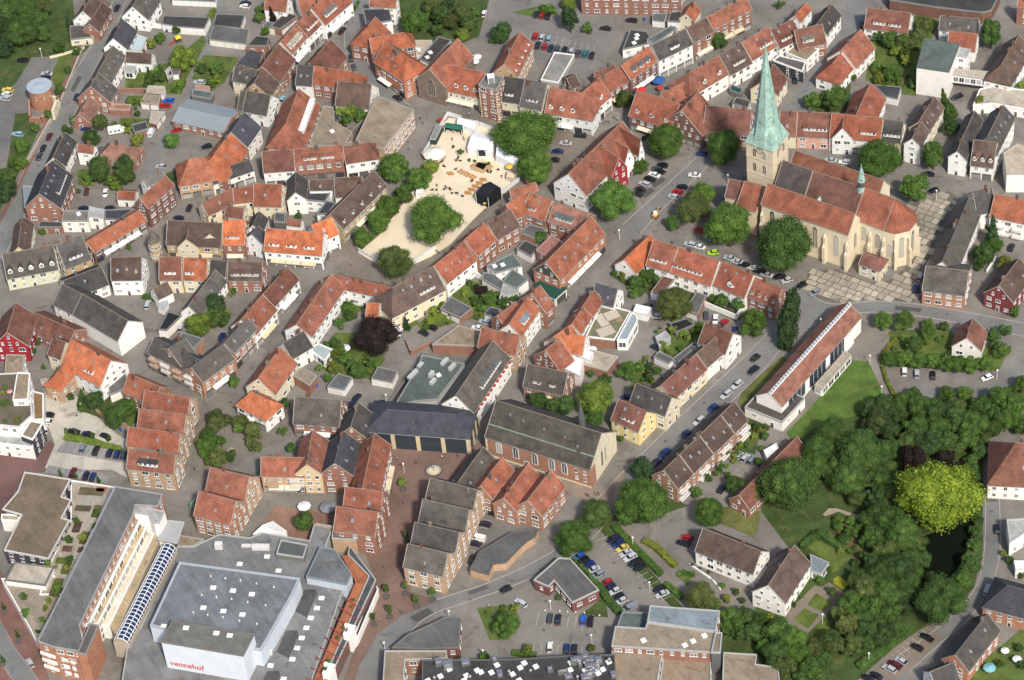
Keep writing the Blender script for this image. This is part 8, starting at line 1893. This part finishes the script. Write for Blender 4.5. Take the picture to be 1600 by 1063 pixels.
# ---------------------------------------------------------------- round copper canopy, digger, roof clutter
T('C1'); a = W((1215, 990), 3.2); b_ = MB()
for i in range(10):
    t0, t1 = -.2+i*.14, -.2+(i+1)*.14; b_.face([(4.5*math.cos(1.6+t0), 4.5*math.sin(1.6+t0), 3.2), (4.5*math.cos(1.6+t1), 4.5*math.sin(1.6+t1), 3.2), (3.2*math.cos(1.6+t1), 3.2*math.sin(1.6+t1), 4.0), (3.2*math.cos(1.6+t0), 3.2*math.sin(1.6+t0), 4.0)])
    b_.face([(4.5*math.cos(1.6+t0), 4.5*math.sin(1.6+t0), 0), (4.5*math.cos(1.6+t1), 4.5*math.sin(1.6+t1), 0), (4.5*math.cos(1.6+t1), 4.5*math.sin(1.6+t1), 3.2), (4.5*math.cos(1.6+t0), 4.5*math.sin(1.6+t0), 3.2)])
o = b_.obj('round_canopy', ['copper'], None, 'CU', loc=(a.x+2.5, a.y-3.5, 0)); tag(o, 'curved green copper canopy at the brick house corner', 'canopy')
T('B3'); a = W((895, 280), 1); dg = ob('excavator', None, None, None, (a.x, a.y, .03), (0, 0, .9)); tag(dg, 'orange mini excavator with white cab at the road works', 'excavator')
b_ = MB(); b_.box(-1.2, 1.2, -.9, -.45, 0, .6); b_.box(-1.2, 1.2, .45, .9, 0, .6); b_.obj('track', ['rubber'], dg); b_ = MB(); b_.box(-1.1, 1.1, -.85, .85, .6, 1.3); b_.obj('body', ['carpaint'], dg, (.6, .25, .03)); b_ = MB(); b_.box(-.6, .5, -.5, .5, 1.3, 2.5); b_.obj('cab', ['white'], dg)
b_ = MB(); b_.box(0, 2.4, -.12, .12, -.12, .12, 0, Matrix.Translation((.9, 0, 1.2))@Matrix.Rotation(-.8, 4, 'Y')); b_.box(0, 1.8, -.1, .1, -.1, .1, 0, Matrix.Translation((2.55, 0, 2.9))@Matrix.Rotation(.9, 4, 'Y')); b_.obj('boom', ['carpaint'], dg, (.6, .25, .03)); b_ = MB(); b_.box(3.4, 4.0, -.35, .35, 1.0, 1.6); b_.obj('bucket', ['steel'], dg)
rs = random.Random(11); T('D3')
sv = next(o for o in bpy.data.objects if o.get('label', '').startswith('long dark service roof'))
for i in range(34):
    q = W((rs.uniform(400, 640) if i < 22 else rs.uniform(-520, 400), rs.uniform(930, 1060)), 8.05); b_ = MB(); x, y, h = rs.uniform(.4, 1.6), rs.uniform(.4, 1.4), rs.uniform(.5, 2.2)
    if i % 3: b_.box(-x, x, -y, y, 0, h); b_.box(-x*.6, x*.6, -y*.6, y*.6, h, h+.2)
    else: b_.cyl(0, 0, 0, h, .35, .35, 8); b_.cyl(0, 0, h, h+.3, .55, .2, 8)
    b_.obj('roof_duct', ['steel'], sv, None, loc=(q.x-sv.location.x, q.y-sv.location.y, 8.05), rot=(0, 0, .1))
for lab, z, n_ in (('green-grey flat roof with ducts', 6, 6),):
    o_ = next(o for o in bpy.data.objects if o.get('label', '').startswith(lab)); pl = next(f for f in FOOT if f[2] is o_)
    for i in range(n_):
        for _ in range(40):
            x, y = pl[3].x+rs.uniform(-12, 12), pl[3].y+rs.uniform(-12, 12)
            if inside(x, y, pl[0]): break
        b_ = MB(); b_.box(-rs.uniform(.6, 3), rs.uniform(.6, 2), -.6, .6, 0, rs.uniform(.6, 1.6)); b_.obj('roof_duct', ['trim'], o_, (.42, .44, .42), loc=(x-o_.location.x, y-o_.location.y, z+.02), rot=(0, 0, .9))
# ---------------------------------------------------------------- people
def person_mesh(seed):
    rs = random.Random(seed); me = bpy.data.meshes.new('person'); st = rs.uniform(.08, .3)
    V = [(0, 0, .95), (0, 0, 1.2), (0, 0, 1.45), (0, 0, 1.55), (0, 0.02, 1.68), (0.1, 0, .9), (.11, st, .5), (.11, st*.6-.04, .08), (.11, st*.6+.12, .04), (-.1, 0, .9), (-.11, -st*.6, .5), (-.11, -st-.04, .08), (-.11, -st+.12, .04), (.2, 0, 1.4), (.27, -.05, 1.12), (.25, .1, .88), (-.2, 0, 1.4), (-.27, .05, 1.12), (-.25, .14, .9)]
    E = [(0, 1), (1, 2), (2, 3), (3, 4), (0, 5), (5, 6), (6, 7), (7, 8), (0, 9), (9, 10), (10, 11), (11, 12), (2, 13), (13, 14), (14, 15), (2, 16), (16, 17), (17, 18)]
    Rr = [.15, .15, .15, .06, .11, .09, .065, .05, .04, .09, .065, .05, .04, .07, .05, .035, .07, .05, .035]
    me.from_pydata(V, E, []); o = bpy.data.objects.new('tmp_person', me); C.objects.link(o); o.modifiers.new('s', 'SKIN')
    for i, r in enumerate(Rr): me.skin_vertices[0].data[i].radius = (r, r*.8 if i < 3 else r); me.skin_vertices[0].data[i].use_root = i == 0
    sb = o.modifiers.new('b', 'SUBSURF'); sb.levels = 1; sb.render_levels = 1
    dg_ = bpy.context.evaluated_depsgraph_get(); m2 = bpy.data.meshes.new_from_object(o.evaluated_get(dg_)); m2.name = 'person'; bpy.data.objects.remove(o); m2.materials.clear()
    for k in ('cloth', 'trouser', 'skin', 'hair'): m2.materials.append(MATS[k])
    for p in m2.polygons:
        z = p.center.z; x = abs(p.center.x); p.material_index = 1 if z < .93 and x < .21 else (3 if z > 1.72 or (z > 1.6 and p.center.y < -.02) else (2 if z > 1.5 or (x > .22 and z < 1.15) else 0))
    return m2
plain('trouser', (.03, .035, .06), .8); plain('hair', (.05, .03, .02), .7)
PM = [person_mesh(i) for i in range(3)]
cols_ = (((.5, .04, .04), 'red'), ((.6, .6, .58), 'white'), ((.03, .03, .04), 'black'), ((.04, .08, .25), 'blue'), ((.4, .32, .2), 'beige'), ((.1, .1, .1), 'grey'))
PP = {'on the paving at the market entrance': ('A2', [(1028, 740), (1042, 768), (995, 745), (950, 885), (955, 930), (1330, 715)]), 'at the beach bar': ('A2', [(1215, 815), (1232, 822), (1255, 820), (1295, 858), (1300, 870), (1225, 870), (1180, 800)]), 'on the sand by the benches': ('B2', [(1130, 95), (1190, 110), (1215, 120), (1260, 145), (1535, 40), (1345, 70), (1290, 160)]),
      'on the paving below the sand': ('B2', [(1128, 505), (1140, 512), (590, 585), (1435, 250)]), 'beside the brick church corner': ('C3', [(468, 965), (478, 968), (525, 960), (540, 955)]), 'in the shopping street': ('D2', [(800, 360), (770, 690), (905, 640), (1450, 600)]), 'on the fountain square': ('C2', [(880, 740), (1160, 730), (1000, 760), (920, 1010), (1260, 720)]), 'in the upper lane': ('B3', [(340, 810), (355, 790)]), 'outside the corner shops': ('A3', [(590, 755), (605, 760), (640, 735), (660, 745), (360, 800), (575, 770), (1105, 930)]), 'on the leafy plaza': ('C1', [(1215, 800), (1440, 380), (1205, 180)])}
for pl, (tl_, L_) in PP.items():
    T(tl_)
    for i, q in enumerate(sorted(L_)):
        c_, nmc = cols_[(i*5+len(pl)) % 6]; a = W(q, .85); o = ob('person', PM[i % 3], None, c_, (a.x, a.y, .12), (0, 0, random.uniform(0, 6.28)))
        tag(o, 'person in %s top, %s from the left %s' % (nmc, ORD[i], pl), 'person', 'people '+pl)
# ---------------------------------------------------------------- bins, play frame, water tanks
def bin_(label, q, c_, tile):
    T(tile); a = W(q, .5); r_ = ob('wheelie_bin', None, None, None, (a.x, a.y, .05), (0, 0, random.uniform(0, 3))); tag(r_, label, 'bin')
    b_ = MB(); b_.prism([(-.3, -.35), (.3, -.35), (.3, .35), (-.3, .35)], .1, 1.0); b_.obj('tub', ['trim'], r_, c_); b_ = MB(); b_.box(-.34, .34, -.4, .4, 1.0, 1.1); b_.obj('lid', ['trim'], r_, c_)
for lab, q, c_, tl_ in (('blue bin by the walled yard', (1042, 195), (.02, .05, .3), 'A1'), ('blue bin beside the lane house, left one', (1010, 775), (.02, .06, .35), 'B1'), ('blue bin beside the lane house, right one', (1068, 780), (.02, .06, .35), 'B1'), ('blue bin on the pale plaza corner', (752, 560), (.03, .1, .4), 'C1'), ('blue bin at the tan flat roof', (652, 148), (.02, .06, .4), 'C3'), ('blue bin by the brick annexe', (378, 285), (.02, .06, .4), 'C2'), ('blue bin below the brick flats', (825, 122), (.02, .06, .4), 'A3'), ('blue bin beside the stepped gables', (180, 85), (.02, .06, .4), 'D3'), ('long blue skip on the pale plaza', (340, 298), (.02, .05, .25), 'C1')): bin_(lab, q, c_, tl_)
T('A1'); a = W((1115, 255), 1); pf = ob('play_frame', None, None, None, (a.x, a.y, 0), (0, 0, .3)); tag(pf, 'wooden play frame with yellow roof and red slide', 'play frame')
for x in (-1, 1):
    for y in (-1, 1): b_ = MB(); b_.box(x-.07, x+.07, y-.07, y+.07, 0, 2.8); b_.obj('post', ['bark'], pf)
b_ = MB(); b_.cyl(0, 0, 2.7, 3.7, 1.7, .05, 4, 0, True, math.pi/4); b_.obj('roof', ['cloth'], pf, (.7, .5, .03)); b_ = MB(); b_.face([(-1.2, -.4, 1.5), (-1.2, .4, 1.5), (-4, .4, .2), (-4, -.4, .2)]); b_.obj('slide', ['cloth'], pf, (.5, .03, .02)); b_ = MB(); b_.box(-1, 1, -1, 1, 1.4, 1.5); b_.obj('platform', ['bark'], pf)
T('B1'); a = W((1065, 940), 0)
NW = place_windows()
do_merges()
dups = {k: v for k, v in LABELS.items() if len(v) > 1 and not all(o.get('group') for o in v)}
print('objects', len(bpy.data.objects), 'windows', NW, 'dup labels', list(dups)[:8])
